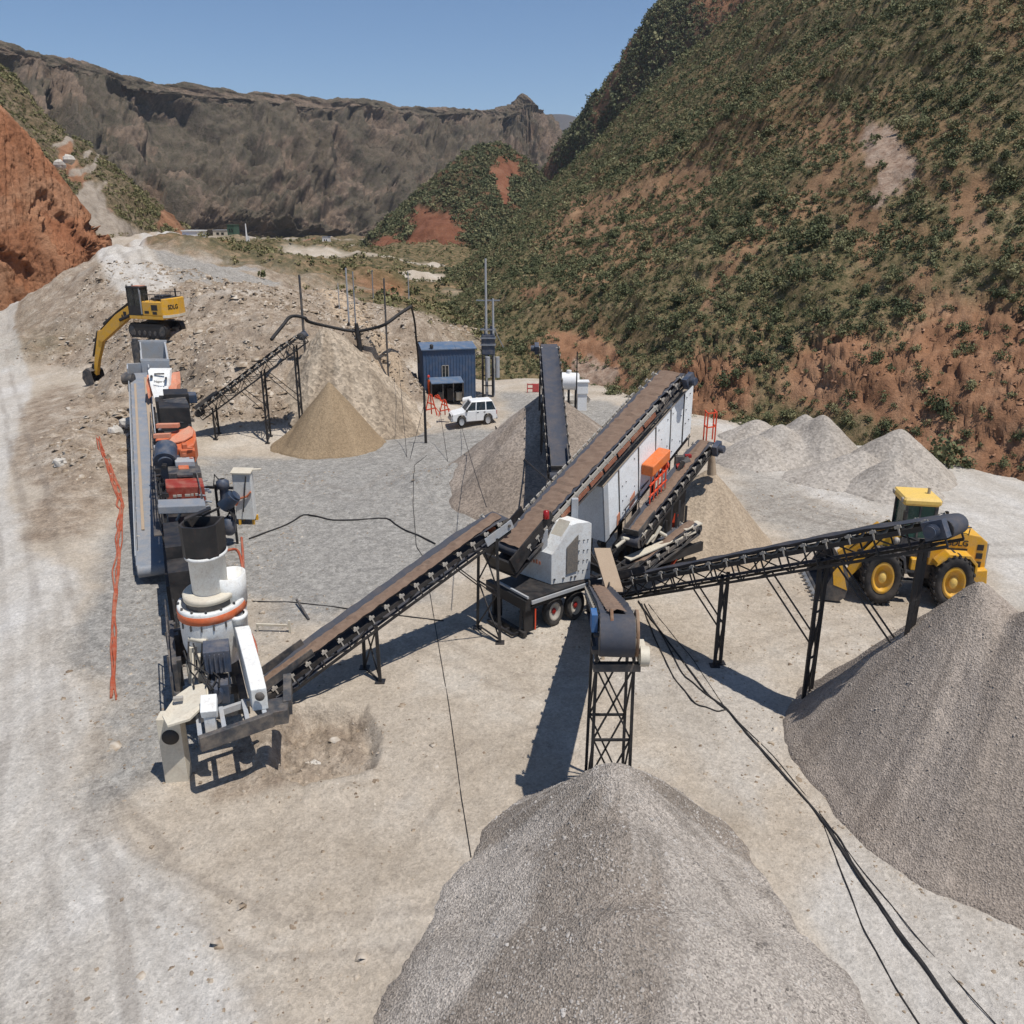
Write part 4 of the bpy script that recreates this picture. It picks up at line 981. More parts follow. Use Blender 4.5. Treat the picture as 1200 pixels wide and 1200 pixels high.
# rear stockpile conveyor
ta, he = Vector((2.75, 46.8, 4.2)), Vector((2.62, 61, 9.45))
c = thing('belt_conveyor', 'narrow dark belt conveyor rising away behind the screening plant over a brown pile', 'conveyor', (2.7, 56, gz(2.7, 56)))
conveyor(c, ta, he, 1.15, .75, [(.55, .62, .15), (.8, .62, .15)], 14, None, motor=-1)
# small back-left conveyor
ta, he = A(232, 481, 71.5), A(352, 391, 71.5)
c = thing('belt_conveyor', 'short black lattice conveyor beside the rubble bank dropping sand on the tan cone', 'conveyor', (ta.x, ta.y, gz(ta.x, ta.y)))
conveyor(c, ta, he, .95, .75, [(tpx(ta, he, 246), .5, .1), (tpx(ta, he, 303), .5, .1), (tpx(ta, he, 341), .5, .1)], 14, None, motor=-1, drum=.3)
# long grey belt beside the crushers
ta, he = A(178, 655, 41.6), A(163, 438, 70)
c = thing('belt_conveyor', 'long straight grey belt conveyor with pale side rails lying along the crusher train', 'conveyor', (ta.x, ta.y, gz(ta.x, ta.y)))
P_, L_ = conveyor(c, ta, he, 1.3, .35, [(.16, .5, 0), (.5, .5, 0), (.85, .5, 0)], 18, None, pipe='grey', beltm='grey', motor=-1, drum=.3, cover='lgrey', guards=False, edge=.08)
b = MB(); b.obox(P_(-.7, -.78, -.5), (P_(1.6, 0, 0)-P_(0, 0, 0)), (P_(0, 1.5, 0)-P_(0, 0, 0)), (P_(0, 0, .62)-P_(0, 0, 0))); b.tube(P_(-.75, -.72, -.2), P_(-.75, .72, -.2), .34, 16); b.build('tail_guard', M['grey'], c, .03)
b = MB()
for a in (-.85, .75): b.obox(P_(L_-.5, a, -.6), P_(1.2, 0, 0)-P_(0, 0, 0), P_(0, .1, 0)-P_(0, 0, 0), P_(0, 0, 1.25)-P_(0, 0, 0))
b.obox(P_(L_+.6, -.85, -.6), P_(.1, 0, 0)-P_(0, 0, 0), P_(0, 1.7, 0)-P_(0, 0, 0), P_(0, 0, 1.3)-P_(0, 0, 0)); b.build('head_box', M['lgrey'], c)
b = MB(); b.obox(P_(3.2, -.42, .1), P_(L_-6, 0, 0)-P_(0, 0, 0), P_(0, .16, 0)-P_(0, 0, 0), P_(0, 0, .04)-P_(0, 0, 0)); b.obox(P_(3.2, .36, .1), P_(L_-4.6, 0, 0)-P_(0, 0, 0), P_(0, .3, 0)-P_(0, 0, 0), P_(0, 0, .05)-P_(0, 0, 0)); b.build('belt_residue', M['tandust'], c)

# ================================================================= CRUSHER TRAIN
def Q(s, r=0, z=0): return Vector((-11.5-.385*s+.923*r, 28.5+.923*s+.385*r, z))
AX, RX = Vector((-.385, .923, 0)), Vector((.923, .385, 0))
def tb(mb, s0, s1, r0, r1, z0, z1): return mb.obox(Q(s0, r0, z0), AX*(s1-s0), RX*(r1-r0), UP*(z1-z0))
# ---- cone crusher plant
cc = Q(0); cc.x = A(248, 700, 28.5).x; cy_ = 28.5
t = thing('cone_crusher', 'white cone crusher with an orange band and black feed hopper on a low steel frame', 'cone crusher', (cc.x, cc.y, gz(cc.x, cc.y)))
SY = 1.28; KR = .86
def lth(prof, a0=0, a1=2*math.pi, c=None, n=48, mb=None): return (mb or MB()).lathe(c or Vector((cc.x, cy_, 0)), prof, n, KR, SY*KR, a0, a1)
lth([(1.12, 2.55), (1.2, 2.95), (1.22, 3.05), (1.30, 3.35), (1.34, 4.35), (1.36, 4.78), (1.34, 4.86), (1.22, 4.88), (1.2, 4.78), (.9, 4.78)]).build('crusher_bowl', M['white'], t)
lth([(1.352, 4.42), (1.375, 4.43), (1.378, 4.72), (1.36, 4.73)]).build('orange_band', M['orange'], t)
b = lth([(.85, 4.79), (1.02, 4.8), (1.02, 5.02)]); b.build('dark_gap', M['dark'], t)  # dark ring drawn in for the shaded gap below the adjusting ring
lth([(1.02, 5.02), (1.09, 5.03), (1.1, 5.2), (1.02, 5.24), (.72, 5.24)]).build('adjusting_ring', M['cream'], t)
lth([(.66, 4.9), (.7, 5.0), (.72, 6.55), (.83, 6.57), (.85, 6.66), (.8, 6.7)]).build('feed_tube', M['white'], t)
b = MB(); hx, hy = cc.x-.02, cy_-.1; HK = .76
pl = [(-.82, -.5), (-.55, -.85), (.0, -.98), (.55, -.88), (.84, -.5), (.84, .7), (-.82, .7)]
pi_ = [(x*.9, y*.9) for x, y in pl]
n7 = len(pl)
vs = [(hx+x, hy+y, 6.66) for x, y in [(x*HK, y*HK) for x, y in pl]]+[(hx+x*1.03, hy+y*1.03, 7.85) for x, y in [(x*HK, y*HK) for x, y in pl]]+[(hx+x, hy+y, 7.85) for x, y in [(x*HK, y*HK) for x, y in pi_]]+[(hx+x*.9, hy+y*.9, 7.5) for x, y in [(x*HK, y*HK) for x, y in pi_]]
fs = []
for r in range(3):
    for i in range(n7): fs.append((r*n7+i, r*n7+(i+1) % n7, (r+1)*n7+(i+1) % n7, (r+1)*n7+i))
fs.append(tuple(range(3*n7, 4*n7)))
b.add(vs, fs); b.obox((hx-.6, hy+.1, 7.9), (.8, .5, .25), (.1, -.25, 0), (0, 0, .06)); b.obox((hx-.1, hy+.45, 7.84), (.65, 0, .3), (0, .12, 0), (0, 0, .08))
b.build('feed_hopper', M['black'], t)
lth([(.3, 4.6), (.62, 4.62), (.64, 5.7), (.58, 5.72), (.55, 5.0), (.1, 5.0)], -2.2, 2.3, Vector((cc.x+.66, cy_+.25, 0)), 20).build('side_chute', M['white'], t)
b = MB(); b.lathe((cc.x+1.05, cy_-.45, 0), [(.26, 3.2), (.3, 4.3), (.34, 4.32), (.34, 4.42), (.24, 4.44)], 16, 1, SY); b.build('oil_tank', M['white'], t)
b = MB()
for i in range(14):
    a = i*.45; b.tube((cc.x+1.11*math.cos(a), cy_+1.11*SY*math.sin(a), 4.86), (cc.x+1.11*math.cos(a), cy_+1.11*SY*math.sin(a), 4.95), .045, 6)
for i in range(9):
    a = -2.9+i*.35; b.box(cc.x+1.165*math.cos(a)-.02, cc.x+1.165*math.cos(a)+.02, cy_+1.17*SY*math.sin(a)-.03, cy_+1.17*SY*math.sin(a)+.03, 4.2, 4.4)
b.build('bolt', M['dark'], t)
# frame under it
b = MB()
for r in (-1.15, 1.05):
    tb(b, -3.2, 4.8, r-.13, r+.13, 1.55, 1.95)
for s in (-3.1, -1.6, 1.4, 4.6): tb(b, s-.1, s+.1, -1.05, .95, 1.6, 1.9)
for s in (-.9, 1.2):
    for r in (-1.0, .9): tb(b, s-.16, s+.16, r-.16, r+.16, 1.95, 3.0)
tb(b, -1.4, 1.6, -1.15, -1.0, 1.9, 3.05); tb(b, 1.5, 1.65, -1.1, 1.05, 1.9, 3.0)
b.build('chassis', M['dark'], t)
b = MB()
fl, frt = A(234, 872, 23.2), A(320, 842, 24.5)
b.beam(fl, frt, .22, .52); b.build('front_beam', M['dark'], t, .02)
b = MB()
for f in (.02, .34, .66, .9):
    p = fl.lerp(frt, f); b.beam(p+Vector((0, 0, .12)), p+AX*1.5+Vector((0, 0, .1)), .14, .2)
b.beam(fl+AX*1.5, frt+AX*1.5, .16, .22); b.build('walkway_grid', M['lgrey'], t)
b = MB(); e = frt+RX*.1; b.obox(e+Vector((-.35, -.1, -.3)), (.7, .25, 0), (-.15, .9, 0), (0, 0, .5)); b.obox(e+Vector((.1, .6, -.3)), (.25, .1, 0), (-.3, 1.3, .3), (0, 0, .55)); b.build('corner_bracket', M['dark'], t)
for s, r in ((4.2, -1.1), (4.2, 1.0), (.3, -1.1), (.3, 1.0)):
    lg = MB(); q = Q(s, r); g = gz(q.x, q.y); lg.obox(Q(s-.16, r-.16, g-.1), AX*.32, RX*.32, UP*(1.65-g)); lg.build('leg', M['dark'], t)
# front-left leg with the shelf
q = A(206, 905, 24.3)
lg = MB(); lg.obox(Vector((q.x-.36, 24.2, gz(q.x, 24.2)-.05)), (.74, .1, 0), (-.06, .55, 0), (0, 0, 2.5)); lg.build('control_leg', M['cream'], t, .02)
b = MB(); b.lathe((q.x+.02, 24.245, 1.75), [(.0, .03), (.27, .03), (.28, 0), (.28, -.05)], 24, axis=(.12, -1, 0)); b.build('vent', M['black'], t)
b = MB(); b.prism([A(190, 838, 23.9), A(196, 850, 23.6), A(222, 842, 23.9), A(243, 822, 24.6), A(240, 800, 25.8), A(222, 804, 25.7), A(206, 815, 25.2)], (0, 0, -.1)); b.build('shelf', M['cream'], t, .015)
b = MB()
for px, py, k in ((203, 822, .3), (198, 832, .2), (207, 838, .25), (214, 830, .14)):
    p = A(px, py, 24.6); b.obox(p+Vector((0, 0, -.02)), (k, .06, 0), (-.04, .15, 0), (0, 0, .12))
b.build('shelf_clutter', M['roller'], t)
b = MB(); p = A(236, 842, 24.0); b.obox(p, (.5, .1, .0), (-.12, .5, .35), (0, -.05, .25)); b.obox(p+Vector((.05, .05, -.8)), (.35, .05, 0), (-.06, .25, 0), (0, 0, .8)); b.build('control_box', M['white'], t, .02)
# drive motor and belt guard
b = MB(); p = A(258, 795, 26.2)
b.obox(p+Vector((-.42, -.2, .25)), (.85, .2, 0), (-.3, .9, 0), (0, 0, .85)); b.obox(p+Vector((-.32, -.55, -.75)), (.72, .15, 0), (-.25, .8, 0), (0, 0, .75)); b.tube(p+Vector((0, -.75, -.3)), p+Vector((-.3, .5, -.3)), .3, 16)
for i in range(5): b.obox(p+Vector((-.36+.15*i, -.22+.035*i, .28)), (.05, .01, 0), (0, -.06, 0), (0, 0, .75))
b.build('drive_motor', M['blue'], t, .03)
b = MB(); p0, p1 = A(276, 745, 27.6), A(294, 812, 24.6)
v = p1-p0; b.prism([p0+Vector((0, 0, .35)), p0+v*.12+Vector((0, 0, .45)), p0+v*.75+Vector((0, 0, .35)), p1+Vector((0, 0, .1)), p1+Vector((0, 0, -.7)), p0+v*.5+Vector((0, 0, -.9)), p0+Vector((0, 0, -.6))], Vector((.48, .15, 0))); b.build('belt_guard', M['white'], t, .03)
b = MB(); b.lathe(p1+Vector((.3, -.06, -.1)), [(0, .03), (.15, .03), (.16, 0)], 16, axis=(.1, -1, .1)); b.build('guard_vent', M['dark'], t)
b = MB()
for k, (px, py, Y, h) in enumerate(((232, 770, 26.6, 1.1), (224, 760, 27, .9), (240, 765, 26.8, .8))):
    p = A(px, py, Y); b.obox(p+Vector((-.1, 0, -h)), (.22, .05, 0), (-.08, .25, 0), (0, 0, h))
b.tube(A(226, 765, 26.9), A(226, 830, 25.9), .05, 6); b.tube(A(240, 760, 26.9), A(243, 815, 25.3), .04, 6); b.tube(A(222, 748, 27.2), A(242, 752, 27), .09, 8); b.build('hydraulic_unit', M['cream'], t)
b = MB()
for s0, r0 in ((-3.0, -1.2), (-1.5, -1.25), (.5, -1.25), (2.0, -1.2), (3.6, -1.2)): q = Q(s0, r0, 1.95); b.beam(q, q+UP*1.5, .05)
b.beam(Q(-3.0, -1.2, 3.4), Q(3.6, -1.2, 3.4), .05); b.beam(Q(-3.0, -1.2, 2.7), Q(3.6, -1.2, 2.7), .04)
for k in range(7): q = Q(4.0, -.9+.0*k, .5+.35*k); b.beam(q, q+RX*.6, .05)
b.beam(Q(4.0, -.9, .2), Q(4.0, -.9, 3.2), .06); b.beam(Q(4.0, -.3, .2), Q(4.0, -.3, 3.2), .06); b.build('ladder_and_rails', M['dark'], t)
b = MB(); rq = random.Random(4)
for k in range(9):
    a = A(214+rq.uniform(0, 30), 750+rq.uniform(0, 20), 27.0); e2 = A(225+rq.uniform(0, 40), 800+rq.uniform(0, 30), 25.4); b.path([a, a.lerp(e2, .4)+Vector((rq.uniform(-.3, .3), 0, rq.uniform(-.3, .2))), a.lerp(e2, .75)+Vector((rq.uniform(-.3, .3), 0, rq.uniform(-.2, .1))), e2], .03)
b.build('hydraulic_hoses', M['rope'], t)
b = MB()
for k in range(6): b.tube(Q(-.6+.35*k, .95, 2.2), Q(-.6+.35*k, .95, 3.1), .11, 10)
for k in range(4): b.tube(Q(-1.2, -.6+.4*k, 2.1), Q(-1.2, -.6+.4*k, 3.0), .09, 10)
b.build('clamp_cylinder', M['cream'], t)
# ---- jaw crusher plant behind
q = Q(24)
t = thing('jaw_crusher', 'dusty mobile jaw crusher with orange covers, red engine box and grey rock hopper', 'jaw crusher', (q.x, q.y, gz(q.x, q.y)))
b = MB()
for r in (-1.0, .9): tb(b, 7, 48, r-.15, r+.15, 2.0, 2.6)
for s in range(8, 48, 4): tb(b, s-.12, s+.12, -.9, .8, 2.1, 2.5)
for s in (8, 17, 27, 37, 46):
    for r in (-1.0, .9):
        q = Q(s, r); g = gz(q.x, q.y); tb(b, s-.18, s+.18, r-.18, r+.18, min(g, 1.9)-.15, 2.1)
tb(b, 9, 46, -.75, .65, 2.5, 3.0); b.build('chassis', M['black'], t)
b = MB(); tb(b, 9.5, 16, -.6, .5, 1.2, 2.2); tb(b, 6.5, 8.2, -1.0, .6, .9, 3.4); tb(b, 8.4, 12, -1.0, -.3, 2.6, 3.9); b.build('discharge_chute', M['black'], t)
def tp(px, py, Y): return A(px, py, Y)
def wbox(mb, px0, px1, pyt, pyb, Y, dep, ch=.03):
    "box facing down the train whose front face spans these columns and rows at distance Y"
    a = A(px0, pyb, Y); c_ = A(px1, pyb, Y); h = A((px0+px1)/2, pyt, Y).z-a.z
    wv = Vector((c_.x-a.x, (c_.x-a.x)*.12, 0)); return mb.obox(a, wv, AX*dep, UP*h)
b = MB(); wbox(b, 197, 240, 571, 591, 43.6, 1.7); o = b.build('engine_box', M['red'], t, .06)
b = MB()
for k, (px, w_) in enumerate(((203, 4), (208, 5), (217, 6), (224, 3), (229, 4), (235, 2))): wbox(b, px, px+w_, 580.5-k*.5, 583-k*.5, 43.52+.03*k*.8, .08)
b.build('badge', M['roller'], t)
b = MB(); wbox(b, 199, 236, 555, 567, 45.6, 1.6); wbox(b, 208, 226, 556.5, 560, 45.2, .6); b.build('engine_deck', M['dark'], t, .04)
b = MB(); wbox(b, 206, 228, 541, 549, 47, 1.0); b.build('radiator_cover', M['lgrey'], t, .05)
b = MB(); wbox(b, 210, 222, 549, 556, 46.4, .9); wbox(b, 211, 229, 528, 537, 48.3, .9); wbox(b, 214, 220, 521, 528, 48.6, .6); b.build('orange_guard', M['orange'], t, .04)
b = MB(); wbox(b, 186, 240, 594, 603, 40.5, 1.3); wbox(b, 192, 236, 591, 596, 41.6, .8); b.build('front_hood', M['grey'], t, .05)
# rounded orange flywheel cover
b = MB(); top = []
Yc = 49.2
pts = [(182, 511), (186, 505), (200, 502), (214, 498), (224, 495), (229, 501), (230, 510), (227, 517), (216, 521), (200, 523), (192, 522)]
b.prism([A(px, py+4, Yc+(515-py)*.09) for px, py in pts], (0, 0, -1.1)); b.build('flywheel_cover', M['orange'], t, .06)
b = MB(); b.prism([A(px, py+3, Yc+(515-py)*.09)+Vector((0, 0, .12)) for px, py in [(196, 515), (206, 508), (222, 498), (227, 503), (226, 509), (216, 515), (203, 518)]], (0, 0, -.1)); b.obox(A(183, 504, 50)+Vector((0, 0, .1)), (1.3, .1, .0), (0, .35, .0), (0, 0, .25)); b.obox(A(180, 516, 49)+Vector((0, 0, .1)), (.9, .2, .0), (0, .3, .0), (0, 0, .25)); b.build('cover_lid', M['salmon'], t, .02)
b = MB(); p = A(195, 532, 47.6); b.tube(p+Vector((0, -.3, -.35)), p+Vector((-.25, .7, .2)), .62, 22); b.tube(p+Vector((.05, -.42, -.42)), p+Vector((0, -.3, -.35)), .4, 18); b.obox(p+Vector((-.9, .1, -1.5)), (1.5, .2, 0), (-.3, .9, 0), (0, 0, 1.2)); b.build('flywheel_motor', M['blue'], t)
b = MB(); wbox(b, 182, 188, 524, 538, 48, .5); b.build('junction_box', M['lgrey'], t, .03)
# jaw body, throat, name plate, hopper
b = MB(); wbox(b, 190, 224, 478, 505, 53.5, 2.4); wbox(b, 194, 222, 462, 480, 56, 2.0); wbox(b, 186, 200, 470, 500, 55.5, 1.5); b.build('jaw_body', M['black'], t, .05)
b = MB(); b.prism([A(190, 482, 54), A(222, 478, 54.4), A(214, 460, 57.5), A(193, 462, 57.5)], (0, 0, .14)); b.build('jaw_mouth', M['dark'], t)
b = MB(); wbox(b, 216, 231, 463, 473, 56.5, 1.2); b.build('hydraulic_box', M['blue'], t, .04)
b = MB(); b.prism([A(173, 434, 64), A(199, 434, 64.4), A(198, 453, 63.4), A(193, 469, 62.6), A(187, 471, 62.4), A(180, 466, 62.6), A(176, 452, 63.2)], Vector((0, .5, .1))); npl = b.build('name_plate', M['white'], t, .03)
for side, px0, px1 in ((0, 171, 176), (1, 197, 207)):
    b = MB(); b.prism([A(px0+1, 440, 64.6), A(px1-1, 439, 64.8), A(px1, 452, 63.6), A(px1-1, 466, 62.8), A(px0+3, 468, 62.6), A(px0, 452, 63.4)], Vector((0, .9, .1))); b.build('side_cover', M['salmon'], t, .03)
lettering('Nape·d', .27, frame_from(A(187, 447, 63.3)+Vector((0, -.06, 0)), (1, .1, 0), (0, .15, 1)), M['black'], t)
b = MB(); b.obox(A(181, 439, 63.8)+Vector((0, -.05, 0)), (.7, .07, 0), (0, .1, .0), (0, 0, .1)); b.tube(A(177.5, 441, 63.8), A(177.5, 441, 63.4), .1, 8); b.tube(A(194.5, 443, 63.8), A(194.5, 443, 63.3), .09, 8); b.build('plate_fitting', M['dark'], t)
b = MB()
hb = b; b = MB(Matrix(((1, -.417, 0, .417*70.5), (0, 1, 0, 0), (0, 0, 1, 0), (0, 0, 0, 1))))
Yh = 70.5; x0, x1 = A(166, 430, Yh).x, A(199, 430, Yh).x; zt, zb = 7.75, 5.3
rim = .16
for (ya, yb, k) in ((Yh+4.6, Yh+4.8, 0), (Yh, Yh+.2, 1)):
    b.prism([(x0+.3*(1-k), ya, zb), (x1-.3*(1-k), ya, zb), (x1, ya, zt-(.9 if k else 0)), (x0, ya, zt-(.9 if k else 0))], (0, yb-ya, 0))
for xa in (x0, x1): b.prism([(xa, Yh+.2, zb), (xa, Yh+4.6, zb), (xa, Yh+4.6, zt), (xa, Yh+.2, zt-.9)], (.15 if xa == x0 else -.15, 0, 0))
b.beam((x0-.1, Yh+4.8, zt), (x1+.1, Yh+4.8, zt), .25); b.beam((x0-.05, Yh+.2, zt-.9), (x1+.05, Yh+.2, zt-.9), .22)
b.obox((x0, Yh+.2, zb-.1), (x1-x0, 0, 0), (0, 4.4, 0), (0, 0, .15)); b.build('rock_hopper', M['lgrey'], t)
b = MB(b.xf)
for i in range(9): b.obox((x0+.25+i*(x1-x0-.5)/9, Yh+.4, zb+.05), ((x1-x0)/16, 0, 0), (0, 2.2, .2), (0, 0, .1))
b.build('grizzly_bars', M['dark'], t)
b = MB(); p = A(160, 413, 73); b.tube(p+Vector((0, 0, -1.6)), p+Vector((0, 0, .9)), .34, 14); b.tube(p+Vector((0, 0, .9)), p+Vector((0, 0, 1.15)), .25, 12); b.build('dust_filter', M['dark'], t)
b = MB(); p = A(152, 444, 68); b.tube(p+Vector((-.5, 0, 0)), p+Vector((.3, 0, 0)), .45, 14); b.tube(p+Vector((-.2, .2, -.8)), p+Vector((.2, .2, -.8)), .4, 14); b.build('vibrator_motor', M['dark'], t)
b = MB()
for i in range(5): b.tube(Q(9+i*.5, .75, 2.9+.2*i), Q(14+i*3, .9, 3.2), .05, 6)
for i in range(6): b.tube(Q(12+4*i, -.95, 3.1), Q(14+4*i, -1.0, 4.2), .05, 6)
b.build('hydraulic_hoses', M['rope'], t)
b = MB()
for r in (-1.15, 1.0):
    for s0 in range(14, 46, 3): q = Q(s0, r, 3.0); b.beam(q, q+UP*1.5, .06)
    b.beam(Q(14, r, 4.5), Q(44, r, 4.5), .06); b.beam(Q(14, r, 3.8), Q(44, r, 3.8), .05); b.beam(Q(13, r+.15*(1 if r > 0 else -1), 2.95), Q(45, r+.15*(1 if r > 0 else -1), 2.95), .4, .06)
b.build('walkway_rails', M['dark'], t)
b = MB(); rq = random.Random(9)
for k in range(12): s0 = rq.uniform(12, 40); b.tube(Q(s0, rq.uniform(-.8, .7), 3.0), Q(s0+rq.uniform(-.5, .5), rq.uniform(-.8, .7), rq.uniform(3.6, 4.6)), rq.uniform(.06, .2), 10)
b.build('pipework', M['grey'], t)
rq = random.Random(21)
def clutter(nm, px0, px1, py0, py1, Y0, Y1, n, mk, big=.22):
    b = MB()
    for k in range(n):
        f = rq.random(); p = A(px0+(px1-px0)*rq.random(), py0+(py1-py0)*f, Y0+(Y1-Y0)*f); s_ = rq.uniform(.3, 1)*big
        if rq.random() < .5: b.obox(p+Vector((-s_, 0, -s_*.6)), (s_*2, s_*.2, 0), (-s_*.3, s_, 0), (0, 0, s_*1.2))
        else: b.tube(p-Vector((s_, 0, 0)), p+Vector((s_, s_*.4, s_*rq.uniform(-.5, .5))), s_*.35, 8)
    b.build(nm, M[mk], t)
clutter('hose_fittings', 200, 238, 553, 566, 46.2, 45.0, 14, 'dark', .2)
clutter('deck_fittings', 192, 236, 590, 598, 41.8, 40.8, 12, 'grey', .18)
clutter('jaw_fittings', 188, 226, 462, 500, 56.5, 53.2, 18, 'dark', .25)
clutter('orange_fittings', 205, 230, 520, 540, 48.6, 47.4, 5, 'orange', .16)
clutter('side_valves', 236, 246, 560, 604, 45.5, 41.5, 12, 'grey', .16)
clutter('side_pipework', 183, 194, 500, 600, 51, 41.5, 18, 'black', .22)
# control cabinet and power unit on the right of the train
p = A(287, 612, 50.0); g = gz(p.x, p.y)
t = thing('control_cabinet', 'tall white control cabinet with an orange cable beside the crusher train', 'control cabinet', (p.x, p.y, g))
a, e = A(277, 606, 50.0), A(298, 610, 49.8); hz = A(288, 555, 50).z
b = MB(); b.obox(Vector((a.x, a.y, g+.35)), (e.x-a.x, -.1, 0), (-.15, 1.0, 0), (0, 0, hz-g-.35)); b.build('cabinet_body', M['white'], t, .03)
b = MB(); b.obox(Vector((a.x-.06, a.y-.12, hz)), (e.x-a.x+.12, -.1, 0), (-.16, 1.25, 0), (0, 0, .08)); b.obox(Vector((e.x-.1, a.y+.5, hz+.02)), (.55, .1, 0), (0, .3, 0), (0, 0, .08)); b.build('cabinet_roof', M['cream'], t)
b = MB(); b.path([Vector((e.x-.05, a.y-.16, g+2.2)), Vector((e.x-.3, a.y-.18, g+1.9)), Vector((a.x+.35, a.y-.15, g+1.75)), Vector((a.x+.1, a.y-.12, g+1.3))], .07); b.build('orange_cable', M['orange'], t)
b = MB(); b.path([Vector((e.x-.25, a.y-.2, g+3.2)), Vector((e.x-.4, a.y-.22, g+2.2)), Vector((e.x-.62, a.y-.2, g+.9))], .035); b.build('black_cable', M['rope'], t)
b = MB()
for px in (a.x+.12, e.x-.2):
    for yy in (0, .75): b.box(px, px+.14, a.y+yy, a.y+yy+.14, g-.05, g+.36)
b.build('plinth', M['yellow'], t)
p = A(266, 600, 46.5); g = gz(p.x, p.y)
t = thing('hydraulic_pump', 'dark blue hydraulic pump unit with hoses between the crusher and the white cabinet', 'pump unit', (p.x, p.y, g))
b = MB(); b.tube(A(262, 594, 46.3), A(274, 581, 46.3), .42, 18); b.tube(A(272, 584, 46.3), A(277, 580, 46.3), .3, 14); b.build('pump_motor', M['blue'], t)
b = MB(); b.tube(A(262, 565, 46.3), A(264, 596, 46.3), .25, 12); b.lathe(A(261, 568, 46.3), [(.1, -.3), (.36, -.2), (.36, .2), (.15, .35)], 14); b.build('accumulator', M['blue'], t)
b = MB(); b.beam((p.x-.5, p.y, g), (p.x-.5, p.y, 3.6), .12); b.beam((p.x+.4, p.y, g), (p.x+.4, p.y, 3.2), .12); b.beam((p.x-1.4, p.y+.2, 3.4), (p.x+.5, p.y, 3.4), .14); b.beam((p.x-.5, p.y, .8), (p.x+.4, p.y, 2.4), .07); b.build('stand', M['black'], t)
b = MB(); b.lathe(A(268, 613, 46.3), [(.1, .35), (.36, .3), (.38, -.55), (.2, -.7)], 16); b.build('oil_tank', M['blue'], t)
b = MB()
for k in range(5): b.path([A(250+4*k, 572+3*k, 46.6), A(252+5*k, 562+5*k, 46.8)+Vector((0, 0, .3)), A(262+3*k, 570+6*k, 46.5), A(268+2*k, 600+3*k, 46)], .05)
b.build('hose', M['rope'], t)
# ================================================================= SCREENING PLANT
t = thing('screening_plant', 'white inclined screening plant on a black wheeled chassis with a long belt on top', 'screening plant', (4.0, 39.0, gz(4, 39)))
DX = Vector((.7071, .7071, 0)); DY = Vector((-.7071, .7071, 0))
# feed belt on top
ta, he = Vector((-.05, 36.4, 3.75)), Vector((8.35, 44.7, 10.25))
conveyor(t, ta, he, 1.55, .4, [], 22, 'wide', as_part='feed_conveyor', pipe='dark', beltm='belt', motor=1, edge=.1, guards=False)
fd = (he-ta).normalized(); fs_ = fd.cross(UP).normalized(); fn = fs_.cross(fd)
b = MB(); b.obox(ta+fs_*.9+fd*2.2-fn*.05, fd*8.5, fs_*.05, fn*.22); b.build('side_rail', M['roller'], t)
b = MB()
for k in range(7): b.obox(ta+fs_*.93+fd*(2.6+1.15*k)-fn*.32, fd*1.0, fs_*.04, fn*.22)
b.build('side_skirt', paint('rusty skirt', (142, 84, 60), .7, .4, .5), t)
b = MB()
for k in range(26): b.obox(ta-fs_*.92+fd*(.6+.42*k)+fn*.02, fd*.26, fs_*-.07, fn*.14)
b.build('idler_bracket', M['roller'], t)
b = MB()   # loading boot at the low end
b.prism([ta-fd*.9-fn*.5-fs_*.9, ta+fd*2.0+fn*.1-fs_*.9, ta+fd*2.0+fn*.5-fs_*.9, ta-fd*.9+fn*.35-fs_*.9], fs_*.08)
b.prism([ta-fd*.9-fn*.5+fs_*.85, ta+fd*2.2+fn*.1+fs_*.85, ta+fd*2.2+fn*.55+fs_*.85, ta-fd*.9+fn*.35+fs_*.85], fs_*.08)
b.obox(ta-fd*1.0-fn*.55-fs_*.9, fd*.1, fs_*1.75, fn*.8); b.obox(ta-fd*1.0-fn*.75-fs_*.9, fd*2.6, fs_*1.75, fn*.12); b.build('loading_boot', M['black'], t)
# screening box: near face bottom/top corners
bl, tl = A(716, 636, 39.8), A(705, 571, 40.0); br, trr = A(809, 507, 45), A(813, 448, 45)
bl.x, bl.y = 4.62, 39.9; tl.x, tl.y = 4.42, 39.9
dv = DY*1.75
def face(pts, dep, mb): return mb.prism(pts, dep)
b = MB(); face([bl, br, trr, tl], dv, b); bo = b.build('screen_box', paint('screen box paint', (232, 234, 234), .45, .16, .1), t)
b = MB(); b.prism([tl+Vector((0, 0, .02))-DY*.05, trr+Vector((0, 0, .02))-DY*.05, trr+dv+Vector((0, 0, .02)), tl+dv+Vector((0, 0, .02))], (0, 0, .07)); b.build('box_lid', paint('dusty lid', (150, 138, 124), .8, .5), t)
fx = (br-bl); fu = (tl-bl)
def fp(u, v, o=.04): 
    a = bl.lerp(br, u); c_ = tl.lerp(trr, u); return a.lerp(c_, v)-DY*o
b = MB()
for u in (.16, .37, .56, .73, .885):
    b.obox(fp(u, .02, .05), fp(u+.008, .02, .05)-fp(u, .02, .05), DY*.06, fp(u, .98, .05)-fp(u, .02, .05))
b.build('panel_seam', M['dark'], t)
b = MB()
rr_ = random.Random(3)
for u in (.2, .24, .33, .60, .63, .70, .76, .8, .86, .92, .96):
    for v in (.12, .35, .62, .86):
        if rr_.random() < .6: b.tube(fp(u, v, .0), fp(u, v, .05), .028, 6)
b.build('bolt', M['dark'], t)
b = MB(); b.prism([fp(-.0, 0, .03), fp(.045, .0, .03), fp(.045, 1.0, .03), fp(0, 1.0, .03)], -DY*.05); b.build('end_rib', M['lgrey'], t)
